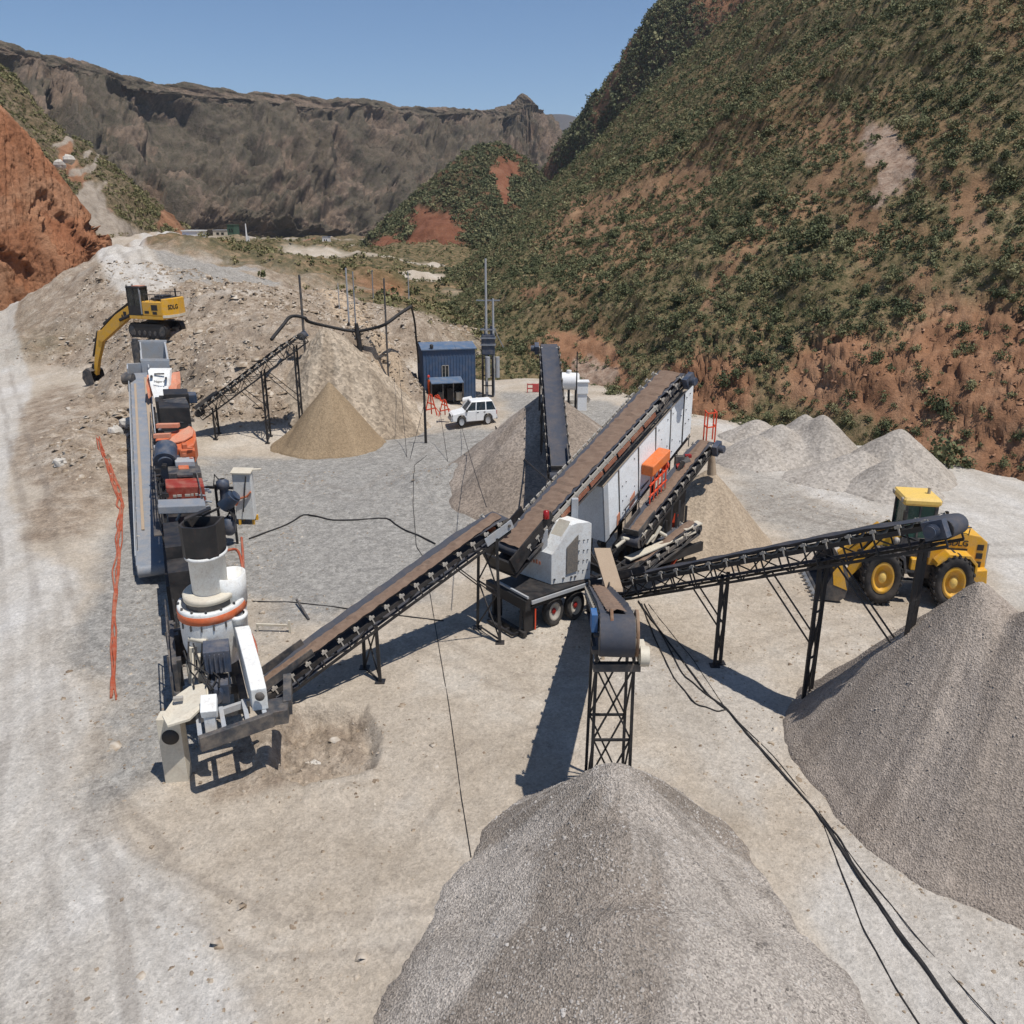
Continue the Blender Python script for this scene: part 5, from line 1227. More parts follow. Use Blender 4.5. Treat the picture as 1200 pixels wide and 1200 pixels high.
b = MB(); b.prism([fp(.13, .02, .03), fp(.16, .02, .03), fp(.165, .22, .03), fp(.135, .2, .03)], -DY*.02); b.prism([fp(.27, .04, .03), fp(.33, .06, .03), fp(.33, .26, .03), fp(.28, .22, .03)], -DY*.02); b.prism([fp(.62, .14, .03), fp(.66, .12, .03), fp(.66, .3, .03), fp(.625, .28, .03)], -DY*.02); b.build('orange_marking', M['salmon'], t)
# orange motor hood on the face
b = MB(); o_ = fp(.40, .42, .02); h1 = fp(.60, .34, .02)-o_
b.obox(o_, h1, -DY*.75, UP*.55); b.build('drive_hood', paint('orange hood paint', (222, 112, 44), .5, .25, .1), t, .05)
b = MB()
for k in range(5):
    q = o_+h1*(.05+.22*k)-DY*.6; b.beam(q, q-UP*1.5, .06)
b.beam(o_-DY*.6-UP*.5, o_+h1-DY*.6-UP*.5, .07); b.beam(o_-DY*.6-UP*1.1, o_+h1-DY*.6-UP*1.1, .07); b.tube(o_+h1-DY*.3-UP*.35, o_+h1*1.08-DY*.3-UP*.35, .35, 14); b.build('guard_frame', M['orangep'], t)
# belt support posts
b = MB()
for px, py, Y, pyb in ((674, 585, 37.7, 618), (785, 466, 43.6, 560)):
    p = A(px, py, Y); q = A(px, pyb, Y); b.obox(Vector((p.x-.16, p.y, q.z-.3)), (.32, .02, 0), (0, .25, 0), (0, 0, p.z-q.z+.3))
p = A(638, 612, 37.2); b.obox(Vector((p.x-.14, p.y-.6, 3.0)), (.28, .03, 0), (0, .25, 0), (0, 0, 1.5))
b.build('belt_post', M['lgrey'], t, .02)
b = MB(); p = A(640, 605, 36.6); b.lathe(p, [(.0, .3), (.13, .26), (.15, .02), (.15, -.1)], 12); b.build('beacon', M['lamp'], t)
# engine house
z0 = 1.95
p1, p2, p3 = A(646, 681, 36.2), A(692, 664, 36.9), A(606, 662, 37.6)
p1.z = p2.z = p3.z = z0
ex, ey = p2-p1, Vector((-.95, 1.55, 0)); ey = p3-p1
zc = A(646, 650, 36.2).z; zt = A(683, 612, 36.8).z
def ep(u, z, v=0): return Vector((p1.x, p1.y, 0))+ex*u+ey*v+UP*z
prof = [(0, z0), (1.0, z0), (1.0, zt-.1), (.92, zt), (.62, zt+.02), (.48, zt-.05), (.06, zc+.12), (0, zc)]
b = MB(); b.prism([ep(u, z) for u, z in prof], ey); b.build('engine_house', M['white'], t, .02)
b = MB(); b.prism([ep(.36, z0+.42, -.015), ep(.64, z0+.52, -.015), ep(.64, zt-.55, -.015), ep(.36, zc+.25, -.015)], -ey.normalized()*.03); b.build('grille', paint('perforated grille', (108, 104, 98), .7, .4, .3, scale=14), t)
b = MB()
for u in (.68, .8, .9):
    for z in (z0+.5, z0+1.0, z0+1.5, z0+2.0): b.tube(ep(u, z, 0), ep(u, z, -.03), .024, 8)
for u in (.07, .3, .5, .6): b.tube(ep(u, z0+.25, 0), ep(u, z0+.25, -.03), .045, 8)
b.build('bolt', M['dark'], t)
b = MB()
for k in range(5): v0 = .3+.085*k; b.obox(ep(-.004, z0+.82, v0), -ex.normalized()*.02, ey*.05, UP*(.16+.05*(k % 2)))
b.build('orange_marking', M['salmon'], t)
b = MB(); b.obox(ep(.1, zc+.1, .06), ex*.4+UP*(zt-zc-.05), ey*.3, UP*.05); b.build('roof_hatch', M['cream'], t)
# chassis, wheels, bumper
cx_ = Vector((.90, .44, 0)); 
w1, w2 = A(652, 718, 35.7), A(677, 711, 36.5); 
dr = Vector((w2.x-w1.x, w2.y-w1.y, 0)).normalized(); dl = Vector((-dr.y, dr.x, 0))
b = MB()
o0 = w1-dr*1.3
for k in (0, 2.0): b.obox(Vector((o0.x, o0.y, 1.35))+dl*(k+.1), dr*11.5, dl*.18, UP*.5)
for k in range(10): b.obox(Vector((o0.x, o0.y, 1.42))+dl*.28+dr*(.1+1.2*k), dr*.15, dl*1.8, UP*.35)
b.obox(Vector((o0.x, o0.y, 1.87))-dl*.1-dr*.4, dr*4.2, dl*2.6, UP*.06)
b.obox(Vector((o0.x, o0.y, 1.4))-dl*.1-dr*.6, dr*.3, dl*3.0, UP*.5); b.build('chassis', M['black'], t)
b = MB(); b.obox(Vector((o0.x, o0.y, 1.70))-dl*.2-dr*.3, dr*4.6, dl*.08, UP*.16); b.obox(Vector((o0.x, o0.y, 1.98))+dl*2.2-dr*.5, dr*.1, -dl*2.3, UP*.1); b.build('mudguard', M['lgrey'], t)
b = MB(); q = Vector((o0.x, o0.y, 0))
b.obox(q-dr*.55+dl*.05+UP*.25, dr*.6, dl*.12, UP*1.2); b.obox(q-dr*.6+dl*2.3+UP*.15, dr*.5, dl*.12, UP*1.5)
b.beam(q-dr*.6-dl*.1+UP*.25, q-dr*.6+dl*2.6+UP*.25, .2, .24); b.beam(q-dr*1.0+dl*.3+UP*.22, q-dr*1.0+dl*2.2+UP*.22, .12)
for k in range(4): b.beam(q-dr*.6+dl*(.3+.6*k)+UP*.24, q-dr*1.0+dl*(.3+.6*k)+UP*.22, .1)
for k in (.3, 1.9): b.beam(q-dr*.6+dl*k+UP*.2, q-dr*.5+dl*k+UP*1.5, .12)
b.build('rear_bumper', M['black'], t)
b = MB(); b.obox(q-dr*.02-dl*.02+UP*.32, dr*.06, -dl*.05, UP*1.05); b.build('reflector_strip', M['orangep'], t)
def wheel(root, c, ax, r, wd, name='wheel', rimm='roller', hubm='lamp', hubr=.3, zs=1.0, lug=0, lugm=None):
    "tyre mesh with rim and hub sub-parts; zs stretches it upright like the rest of the machine"
    ax = Vector(ax).normalized(); c = Vector(c)
    S = Matrix.Translation(c) @ Matrix.Diagonal((1, 1, zs, 1)) @ Matrix.Translation(-c)
    b = MB(S); h = wd/2
    b.lathe(c, [(r*.62, -h*.8), (r*.72, -h), (r*.9, -h*.98), (r, -h*.72), (r, h*.72), (r*.9, h*.98), (r*.72, h), (r*.62, h*.8)], 36, axis=ax)
    if lug:
        u = UP; v = ax.cross(u).normalized()
        for k in range(lug):
            a = 2*math.pi*k/lug; d = u*math.sin(a)+v*math.cos(a); tg = ax.cross(d)
            for sgn in (-1, 1):
                b.obox(c+d*r*.95-tg*.045*r+ax*(0 if sgn > 0 else -h*.98)+tg*(.05*r*sgn), d*r*.1, tg*.10*r, ax*h*.98)
    ty = b.build(name, M['rubber'], root)
    b = MB(S); b.lathe(c, [(0, h*.25), (r*.2, h*.3), (r*.42, h*.45), (r*.5, h*.86), (r*.6, h*.95), (r*.64, h*.84)], 28, axis=ax); b.lathe(c, [(r*.64, -h*.84), (r*.6, -h*.95), (r*.4, -h*.5), (0, -h*.4)], 28, axis=ax); b.build('rim', M[rimm], ty)
    b = MB(S); b.lathe(c, [(0, h*.66), (r*hubr*.7, h*.64), (r*hubr, h*.5), (r*hubr, h*.2)], 16, axis=ax); b.build('hub', M[hubm], ty)
    return ty
for w_ in (w1, w2):
    g = gz(w_.x, w_.y)
    for k, sg in ((0, 1), (2.05, -1)): wheel(t, Vector((w_.x, w_.y, g+.74))+dl*(k+.25)*1.0, -dl*sg, .53, .36, zs=1.38, hubr=.22)
# dark steel lattice and side conveyors on the right flank
b = MB(); rr_ = random.Random(11)
lat = [((705, 700), (820, 640), 39.5, 42.5), ((700, 685), (815, 655), 39.2, 42.2), ((715, 712), (790, 690), 38.5, 40), ((712, 660), (745, 620), 39.2, 40.5)]
for (a, c_, Ya, Yc) in lat: b.beam(A(*a, Ya), A(*c_, Yc), .16, .22)
for k in range(9):
    f = k/8; p = A(708, 692, 39.3).lerp(A(800, 655, 42), f); q = Vector((p.x, p.y, .4)); top = p+UP*(1.3+.35*k*.6); b.beam(q if k % 2 == 0 else p, top, .11)
    if k: b.beam(p, last+UP*1.2, .06)
    last = p
for k in range(10): b.beam(A(712+9*k, 676-3*k, 39+.25*k), A(716+9*k, 640-6*k, 40+.25*k), .09)
b.build('support_lattice', M['black'], t)
b = MB(); b.beam(A(738, 668, 39.4), A(783, 652, 40.8), .06, .34); b.beam(A(738, 655, 39.6), A(765, 645, 40.4), .05, .15); b.beam(A(793, 602, 42.0), A(782, 640, 41.6), .16, .14); b.beam(A(797, 648, 41.6), A(786, 664, 41), .12, .1); b.build('orange_brace', M['orangep'], t)
b = MB()
for k in range(8): b.tube(A(722+7*k, 640-2*k, 39.2+.2*k)+UP*rr_.uniform(-.4, .4), A(732+7*k, 634-2*k, 39.4+.2*k)+UP*rr_.uniform(-.4, .4), .09, 8)
b.beam(A(735, 655, 39.3), A(812, 622, 41.5), .5, .06); b.beam(A(800, 620, 41.4), A(820, 612, 41.9), .5, .06); b.build('chute_edges', M['cream'], t)
ta, he = Vector((5.9, 39.6, 3.0)), Vector((10.75, 46.2, 6.15))
conveyor(t, ta, he, .95, .3, [], 12, 'mid', as_part='side_conveyor', pipe='black', motor=1, edge=.2)
b = MB(); sd_ = (he-ta).normalized(); sx_ = sd_.cross(UP).normalized()
for sg in (-1,): 
    for k in range(6): q = ta.lerp(he, .08+.17*k)+sx_*sg*.72; b.beam(q, q+UP*.95, .045)
    b.beam(ta.lerp(he, .06)+sx_*sg*.72+UP*.95, ta.lerp(he, .95)+sx_*sg*.72+UP*.95, .05); b.beam(ta.lerp(he, .06)+sx_*sg*.72+UP*.5, ta.lerp(he, .95)+sx_*sg*.72+UP*.5, .04)
b.build('handrail', M['dark'], t)
ta, he = Vector((5.2, 38.6, 1.2)), Vector((9.4, 41.9, 2.9))
conveyor(t, ta, he, .8, .35, [], 8, 'mid', as_part='lower_conveyor', pipe='dark', motor=0, edge=.12)
b = MB(); p = A(797, 545, 44.6); b.tube(p, p+Vector((.5, .1, .2)), .3, 12); b.obox(p+Vector((-.3, -.2, -.2)), (.5, .1, 0), (0, .4, 0), (0, 0, .7)); b.tube(A(790, 560, 44.3), A(803, 538, 45), .16, 10); b.build('vibrator_drive', M['dark'], t)
b = MB(); p = A(793, 548, 44.3); b.tube(p, p+Vector((.4, 0, .1)), .2, 10); b.obox(A(803, 540, 44.7), (.35, .05, 0), (0, .3, 0), (0, 0, .3)); b.build('red_motor', M['lamp'], t)
b = MB(); q = Vector((10.9, 46.6, 0))
for dx, dy in ((0, 0), (.55, .3), (.55, .9), (0, .7)): b.beam(Vector((q.x+dx, q.y+dy, 6.0)), Vector((q.x+dx, q.y+dy, 7.75)), .07)
for z in (6.9, 7.7):
    b.beam((q.x, q.y, z), (q.x+.55, q.y+.3, z), .06); b.beam((q.x+.55, q.y+.3, z), (q.x+.55, q.y+.9, z), .06); b.beam((q.x, q.y, z), (q.x, q.y+.7, z), .06)
b.build('guard_rail', M['orangep'], t)
b = MB()   # front jack legs and dark undercarriage below the screen
for u in (.1, .45, .85):
    p = bl.lerp(br, u)+DY*.6; g = gz(p.x, p.y); b.beam((p.x, p.y, g-.05), p+UP*.1, .24)
    p = p+DY*.9; b.beam((p.x, p.y, g-.05), p+UP*.1, .24)
b.beam(bl+DY*.3-UP*.25, br+DY*.3-UP*.25, .25, .35); b.beam(bl+DY*1.5-UP*.25, br+DY*1.5-UP*.25, .25, .35); b.beam(Vector((6.2, 41.2, .3)), Vector((9.2, 44.2, 5.6)), .2)
b.build('subframe', M['black'], t)
b = MB(); b.prism([Vector((5.4, 41.0, .35)), Vector((9.6, 44.9, .35)), Vector((9.6, 44.9, 5.6)), Vector((5.4, 41.0, 2.0))], DY*.3); b.build('shade_sheet', M['black'], t)  # black sheet added to stand for the shade under the screen box
b = MB(); b.path([A(830, 520, 46.4), A(833, 527, 46.5), A(834, 540, 46.6), A(834, 556, 46.6)], [.16, .2, .22, .28]); solo(b, 'falling_sand', M['tandust'], 'thin stream of sand falling from the side conveyor onto the tan pile', 'sand')

# ================================================================= VEHICLES (true-size local models, set upright in the yard)
def vxf(loc, yaw, s=1.0, sy=1.25, szz=1.5):
    return Matrix.Translation(loc) @ Matrix.Diagonal((s, s*sy, s*szz, 1)) @ Matrix.Rotation(yaw, 4, 'Z')
# ---- wheel loader
fc, rc = A(1033, 707, 38.6), A(1110, 709, 37.9)
ctr = (fc+rc)/2; ctr.z = gz(ctr.x, ctr.y); yaw = R(180-9)
# near side is local +y (left side of a machine heading to -x), centre lies 1.05 m further in
X = vxf(Vector((ctr.x-.12, ctr.y, ctr.z)), yaw, 1.0, szz=1.6)
off = X.to_3x3() @ Vector((0, -1.05, 0)); X = Matrix.Translation(Vector((off.x, off.y, 0))) @ X
org = X.to_translation()
t = thing('wheel_loader', 'yellow wheel loader with its bucket lowered behind the black conveyor', 'wheel loader', org)
def vwheel(x, y, r, wd, root):
    b = MB(X); ax = Vector((0, 1 if y > 0 else -1, 0)); c = Vector((x, y, r)); h = wd/2
    b.lathe(c, [(r*.58, -h*.8), (r*.68, -h), (r*.88, -h*.98), (r*.97, -h*.72), (r*.97, h*.72), (r*.88, h*.98), (r*.68, h), (r*.58, h*.8)], 40, axis=ax)
    for k in range(22):
        a = 2*math.pi*k/22; d = UP*math.sin(a)+Vector((1, 0, 0))*math.cos(a); tg = ax.cross(d)
        for sg in (-1, 1):
            b.obox(c+d*r*.93-tg*.05*r+ax*(0 if sg > 0 else -h*.98)+tg*(.06*r*sg), d*r*.08, tg*.11*r, ax*h*.98)
    w = b.build('wheel', M['rubber'], root)
    b = MB(X); b.lathe(c, [(0, h*.35), (r*.18, h*.4), (r*.38, h*.45), (r*.45, h*.85), (r*.5, h*.96), (r*.58, h*.84)], 30, axis=ax); b.lathe(c, [(r*.6, -h*.84), (r*.3, -h*.5), (0, -h*.5)], 24, axis=ax); b.build('rim', M['yellow'], w)
    b = MB(X); b.lathe(c, [(0, h*.8), (r*.17, h*.78), (r*.22, h*.6), (r*.22, h*.3)], 18, axis=ax); b.build('hub', M['yellow2'], w)
for x in (1.6, -1.6):
    for y in (1.05, -1.05): vwheel(x, y, .90, .64, t)
b = MB(X)
b.box(-2.2, .1, -.55, .55, .75, 1.25, .04); b.box(.3, 2.3, -.5, .5, .7, 1.3, .04); b.box(-1.75, -1.45, -.9, .9, .65, .95); b.box(1.45, 1.75, -.9, .9, .65, .95); b.box(-.2, .5, -.35, .35, .8, 1.5); b.build('chassis', M['dark'], t)
b = MB(X); b.prismx([(-.55, 1.25), (-.55, 2.35), (-.9, 2.45), (-2.7, 2.28), (-3.05, 2.1), (-3.12, 1.3), (-2.9, .95), (-2.35, .95), (-2.2, 1.5), (-1.75, 1.72), (-1.3, 1.6), (-.95, 1.25)], -.72, .72); b.build('engine_hood', M['yellow'], t, .05)
b = MB(X); b.prismx([(-2.5, .75), (-2.42, 1.25), (-3.1, 1.32), (-3.18, .85), (-3.05, .7)], -1.05, 1.05); b.build('counterweight', M['yellow'], t, .05)
b = MB(X); b.box(-3.2, -3.1, -.6, .6, 1.25, 2.05, .02); b.build('rear_grille', M['lgrey'], t)
b = MB(X)
for k in range(3): b.box(-2.9+.0*k, -2.62, .715, .74, 1.3+.27*k, 1.48+.27*k)
b.build('side_vent', M['black'], t)
for sg in (1, -1):
    b = MB(X); b.prismx([(-2.55, 1.2), (-2.5, 1.55), (-2.15, 1.8), (-1.2, 1.8), (-.75, 1.5), (-.7, 1.38), (-1.25, 1.7), (-2.1, 1.7), (-2.4, 1.5), (-2.42, 1.2)], sg*.72, sg*1.3); b.build('rear_fender', M['yellow'], t, .02)
    b = MB(X); b.prismx([(.55, 1.1), (.7, 1.6), (1.15, 1.78), (1.9, 1.78), (1.9, 1.72), (1.2, 1.7), (.8, 1.5), (.65, 1.1)], sg*.72, sg*1.3); b.build('front_fender', M['dark'], t, .02)
lo, hi = 1.5, 3.35
b = MB(X); b.prismx([(-.62, lo), (.85, lo), (1.0, 2.0), (.75, 2.1), (-.62, 2.1)], -.72, .72)
for x0, x1 in ((-.62, -.5), (.1, .18), (.68, .8)):
    for y in (.66, -.72): b.box(x0, x1, y, y+.06, 2.1, 3.15)
b.build('cab', M['dark'], t)
b = MB(X); b.box(-.74, .95, -.8, .8, 3.12, 3.36, .07); b.build('cab_roof', M['yellow2'], t)
b = MB(X); b.box(-.52, .70, -.68, .68, 2.1, 3.12); b.build('cab_window', M['gglass'], t)
b = MB(X); b.box(-.15, .75, .7, 1.0, 1.05, 1.12); b.box(-.15, .7, .7, 1.0, .7, .77); b.beam((-.15, .98, .7), (-.3, .98, 2.2), .04); b.beam((.72, .98, .7), (.55, .98, 2.0), .04); b.build('cab_steps', M['dark'], t)
b = MB(X); b.box(-.1, .3, .72, .98, 1.12, 1.5, .03); b.build('tool_box', M['yellow'], t)
b = MB(X); b.prismx([(.4, 1.1), (.5, 2.05), (.95, 2.25), (1.25, 2.0), (1.5, 1.35), (1.2, 1.1)], -.55, .55); b.build('front_tower', M['yellow'], t, .03)
for y in (.48, -.66):
    b = MB(X); b.prismx([(.75, 2.15), (.95, 2.3), (1.8, 2.0), (2.75, 1.2), (3.35, .55), (3.15, .42), (2.4, 1.05), (1.6, 1.65), (.8, 1.95)], y, y+.18); b.build('lift_arm', M['yellow'], t, .02)
b = MB(X); b.prismx([(1.5, 2.25), (1.7, 2.35), (2.5, 1.85), (3.4, 1.3), (3.3, 1.12), (2.4, 1.6), (1.6, 1.95)], -.12, .12); b.tube((.9, 0, 2.15), (1.7, 0, 2.2), .09, 10); b.build('bucket_linkage', M['yellow'], t)
b = MB(X); b.tube((.9, .3, 1.2), (2.1, .36, 1.2), .08, 10); b.tube((.9, -.3, 1.2), (2.1, -.36, 1.2), .08, 10); b.build('lift_cylinder', M['chrome'], t)
b = MB(X)   # bucket: curved shell with side plates
BX = .3; sec = [(x+BX, z) for x, z in [(4.15, .08), (3.2, .06), (2.95, .2), (2.85, .5), (2.9, .9), (3.1, 1.25), (3.3, 1.4)]]; inn = [(x+BX, z) for x, z in [(4.1, .13), (3.25, .13), (3.03, .25), (2.95, .52), (2.99, .86), (3.16, 1.18), (3.32, 1.33)]]
b.prism([(x, -1.4, z) for x, z in sec]+[(x, -1.4, z) for x, z in inn[::-1]], (0, 2.8, 0))
for y in (-1.42, 1.38): b.prism([(x, y, z) for x, z in sec+[(4.0, .8)]], (0, .05, 0))
b.build('bucket', M['dark'], t)
b = MB(X); b.box(4.2, 4.6, -1.4, 1.4, .05, .09)
for k in range(8): b.box(4.55, 4.72, -1.38+.38*k, -1.25+.38*k, .05, .12)
b.build('cutting_edge', M['chrome'], t)
b = MB(X); b.prism([(3.2, 1.43, .45), (3.6, 1.43, 1.36), (3.95, 1.43, 1.0), (3.85, 1.43, .6)], (0, .015, 0)); b.build('bucket_side_marking', M['yellow'], t)
b = MB(X); b.tube((-.7, .45, 2.4), (-.7, .45, 3.1), .06, 10); b.tube((-1.5, -.3, 2.35), (-1.5, -.3, 2.75), .09, 10); b.build('exhaust', M['black'], t)
for y in (.75, -.75):
    b = MB(X); b.lathe((1.0, y, 1.98), [(0, .14), (.1, .12), (.12, .0), (.08, -.1)], 12, axis=(1, 0, 0)); b.build('headlight', M['roller'], t)
b = MB(X); b.box(.85, .95, .85, 1.05, 2.7, 3.0); b.beam((.75, .7, 2.9), (.9, .95, 2.9), .03); b.build('mirror', M['black'], t)
n3 = X.to_3x3(); dirx = n3 @ Vector((-1, 0, 0)); diry = n3 @ Vector((0, 0, 1))
lettering('SDLG', .42, frame_from(X @ Vector((-1.75, .735, 2.02)), dirx, diry), M['black'], t, sx=.9)
b = MB(X); b.box(-2.2, -1.3, .72, .735, 1.8, 1.86); b.build('stripe', M['black'], t)
b = MB(X)
for y in (.74, -.74):
    b.tube((-.55, y, 2.42), (-2.2, y, 2.55), .025, 6); 
    for x in (-.6, -1.1, -1.6, -2.15): b.tube((x, y*.94, 2.25), (x, y, 2.5), .022, 6)
b.tube((.95, .95, 1.1), (.85, .9, 2.2), .025, 6); b.build('handrail', M['dark'], t)
b = MB(X)
for y in (-.55, .55): b.box(.9, 1.0, y-.1, y+.1, 3.18, 3.32, .02); b.box(-.8, -.72, y-.1, y+.1, 3.18, 3.32, .02)
b.tube((-.4, 0, 3.36), (-.4, 0, 3.55), .07, 10); b.build('work_lights', M['roller'], t)
b = MB(X)
for k in range(4): b.path([(.5, .1*k-.15, 1.4), (1.2, .12*k-.2, 2.35), (2.2, .1*k-.15, 1.95), (2.9, .08*k-.12, 1.45)], .022)
b.build('hydraulic_hoses', M['rope'], t)
b = MB(X); b.box(-3.13, -3.1, -.95, -.7, 1.05, 1.2); b.box(-3.13, -3.1, .7, .95, 1.05, 1.2); b.build('tail_light', M['lamp'], t)
# ---- excavator
p = A(186, 396, 91); p.z = gz(p.x, p.y); EY = R(180-15)
X = vxf(p+Vector((0, 0, .25)), EY, 1.07)
t = thing('excavator', 'yellow tracked excavator standing on the rubble bank with its arm reaching down to the left', 'excavator', p)
for y in (1.05, -1.05):
    b = MB(X); sec = []
    for k in range(9): a = -math.pi/2+math.pi*k/8; sec.append((1.75+.42*math.cos(a), .45+.42*math.sin(a)))
    for k in range(9): a = math.pi/2+math.pi*k/8; sec.append((-1.75+.42*math.cos(a), .45+.42*math.sin(a)))
    b.prism([(x, y-.3, z) for x, z in sec], (0, .6, 0))
    for k in range(16): b.box(-1.9+.245*k, -1.8+.245*k, y-.32, y+.32, .86, .91); b.box(-1.9+.245*k, -1.8+.245*k, y-.32, y+.32, .0, .05)
    tr = b.build('track', M['black'], t)
    b = MB(X)
    for k in range(6): b.tube((-1.5+.6*k, y-.34, .3), (-1.5+.6*k, y+.34, .3), .16, 12)
    b.tube((1.75, y-.33, .45), (1.75, y+.33, .45), .3, 16); b.tube((-1.75, y-.33, .45), (-1.75, y+.33, .45), .3, 16); b.build('track_roller', M['dark'], tr)
b = MB(X); b.box(-1.1, 1.1, -.8, .8, .45, .95); b.tube((0, 0, .9), (0, 0, 1.2), .75, 24); b.build('undercarriage', M['black'], t)
b = MB(X); b.box(-2.1, 1.75, -1.45, 1.45, 1.18, 1.42, .04); b.build('platform', M['yellow'], t)
b = MB(X); b.prism([(-2.1, -1.45, 1.42), (-2.55, -1.1, 1.42), (-2.75, 0, 1.42), (-2.55, 1.1, 1.42), (-2.1, 1.45, 1.42)], (0, 0, 1.05)); b.prism([(-2.05, -1.45, 1.25), (-2.5, -1.1, 1.25), (-2.7, 0, 1.25), (-2.5, 1.1, 1.25), (-2.05, 1.45, 1.25)], (0, 0, .16)); b.build('counterweight', M['yellow'], t, .04)
b = MB(X); b.prism([(-2.12, -1.46, 1.3), (-2.58, -1.12, 1.3), (-2.78, 0, 1.3), (-2.58, 1.12, 1.3), (-2.12, 1.46, 1.3)], (0, 0, .17)); b.build('lower_trim', M['cream'], t)
b = MB(X); b.box(-2.1, .15, .45, 1.46, 1.42, 2.3, .05); b.box(-2.1, .4, -1.46, -.4, 1.42, 2.3, .05); b.box(-2.1, -.9, -.45, .5, 1.42, 2.35, .05); b.build('engine_housing', M['yellow'], t)
b = MB(X); b.box(-2.2, -.5, -1.2, 1.0, 2.35, 2.5, .05); b.box(-1.6, -.6, -.6, .6, 2.48, 2.62, .05); b.build('hood', M['black'], t)
b = MB(X); b.tube((-1.95, -.75, 2.45), (-1.95, -.75, 3.0), .08, 10); b.build('exhaust', M['black'], t)
b = MB(X); b.box(.2, 1.75, .45, 1.45, 1.42, 2.0); 
for x, y in ((.2, .45), (.2, 1.38), (.95, 1.38), (1.66, .45), (1.66, 1.38)): b.box(x, x+.09, y, y+.07, 2.0, 3.1)
b.box(.15, 1.8, .42, 1.48, 3.08, 3.2, .04); cb = b.build('cab', M['black'], t)
b = MB(X); b.box(.24, 1.72, .49, 1.42, 1.7, 3.08); b.build('window', M['glass'], cb)
b = MB(X); b.box(.3, 1.2, .55, 1.3, 3.2, 3.24); b.build('roof_patch', M['salmon'], cb)
b = MB(X); b.box(.22, .3, 1.455, 1.475, 1.5, 3.1); b.beam((.2, 1.47, 1.5), (.12, 1.5, 3.0), .05); b.build('handrail', M['lgrey'], cb)
b = MB(X); b.box(-1.6, -.9, 1.462, 1.47, 1.75, 2.1); b.box(-1.5, -1.0, 1.462, 1.47, 1.5, 1.68); b.box(-.6, -.1, 1.462, 1.47, 1.55, 1.72); b.build('side_vent', M['black'], t)
b = MB(X)
for y in (1.4, -1.4):
    b.tube((-2.0, y, 2.75), (-.2, y, 2.75), .025, 6)
    for x in (-2.0, -1.4, -.8, -.2): b.tube((x, y, 2.28), (x, y, 2.75), .022, 6)
b.tube((1.7, -1.4, 1.42), (1.7, -1.4, 2.2), .025, 6); b.tube((.6, -1.4, 2.2), (1.7, -1.4, 2.2), .025, 6); b.build('guard_rails', M['dark'], t)
b = MB(X)
for k in range(4): b.path([(1.2, .08*k-.12, 2.0), (1.9, .08*k-.12, 2.45), (4.6, .08*k-.12, 1.42), (6.8, .08*k-.12, .22)], .028)
b.build('hydraulic_hoses', M['rope'], t)
b = MB(X); b.box(1.7, 1.8, .5, .7, 3.2, 3.32, .02); b.box(1.7, 1.8, 1.2, 1.4, 3.2, 3.32, .02); b.box(1.5, 1.7, -1.2, -1.0, 1.9, 2.1, .02); b.build('work_lights', M['roller'], t)
# boom, stick, bucket hanging down the flank of the bank
b = MB(X); bp = [(1.0, 1.35), (1.0, 2.0), (1.9, 2.25), (4.6, 1.25), (6.9, .05), (7.05, -.45), (6.7, -.6), (4.4, .45), (2.2, 1.45), (1.4, 1.3)]
b.prismx(bp, -.28, .28); b.build('boom', M['yellow'], t, .03)
b = MB(X); b.tube((1.5, .38, 1.6), (4.0, .38, .95), .11, 10); b.tube((1.5, -.38, 1.6), (4.0, -.38, .95), .11, 10); b.tube((3.0, 0, 2.0), (6.4, 0, .6), .11, 10); b.build('boom_cylinder', M['black'], t)
b = MB(X); b.box(3.2, 3.55, .285, .295, 1.1, 1.5); b.box(3.65, 3.8, .285, .295, 1.0, 1.3); b.build('boom_decal', M['black'], t)
b = MB(X); b.prismx([(6.5, .25), (7.1, .15), (8.1, -1.9), (8.35, -2.75), (8.1, -2.9), (7.6, -1.9), (6.7, -.6)], -.2, .2); b.build('stick', M['yellow'], t, .03)
b = MB(X); b.tube((7.3, 0, .1), (8.3, 0, -1.6), .1, 10); b.prismx([(8.0, -2.3), (8.45, -2.1), (8.6, -2.4), (8.2, -2.65)], -.18, .18); b.build('bucket_linkage', M['black'], t)
b = MB(X)
SX, SZ = .6, .25; sec = [(x+SX, z+SZ) for x, z in [(7.6, -2.8), (8.1, -2.6), (8.6, -2.85), (8.75, -3.3), (8.4, -3.75), (7.7, -3.85), (7.3, -3.7)]]; inn = [(x+SX, z+SZ) for x, z in [(7.35, -3.62), (7.72, -3.76), (8.34, -3.66), (8.64, -3.28), (8.52, -2.92), (8.08, -2.7), (7.66, -2.88)]]
b.prism([(x, -.75, z) for x, z in sec]+[(x, -.75, z) for x, z in inn], (0, 1.5, 0))
for y in (-.78, .73): b.prism([(x, y, z) for x, z in sec], (0, .05, 0))
b.build('bucket', M['dark'], t)
n3 = X.to_3x3()
rn = Vector((-.94, .34, 0)); e1, e2 = Vector((-2.55, 1.1, 0)), Vector((-2.75, 0, 0))
cp_ = (e1*.55+e2*.45); tdir = (e2-e1)
lettering('SDLG', .62, frame_from(X @ (Vector((cp_.x-.012, cp_.y, 1.95))), n3 @ Vector((-.18, -1, 0)), n3 @ UP), M['black'], t, sx=.95, depth=.02)
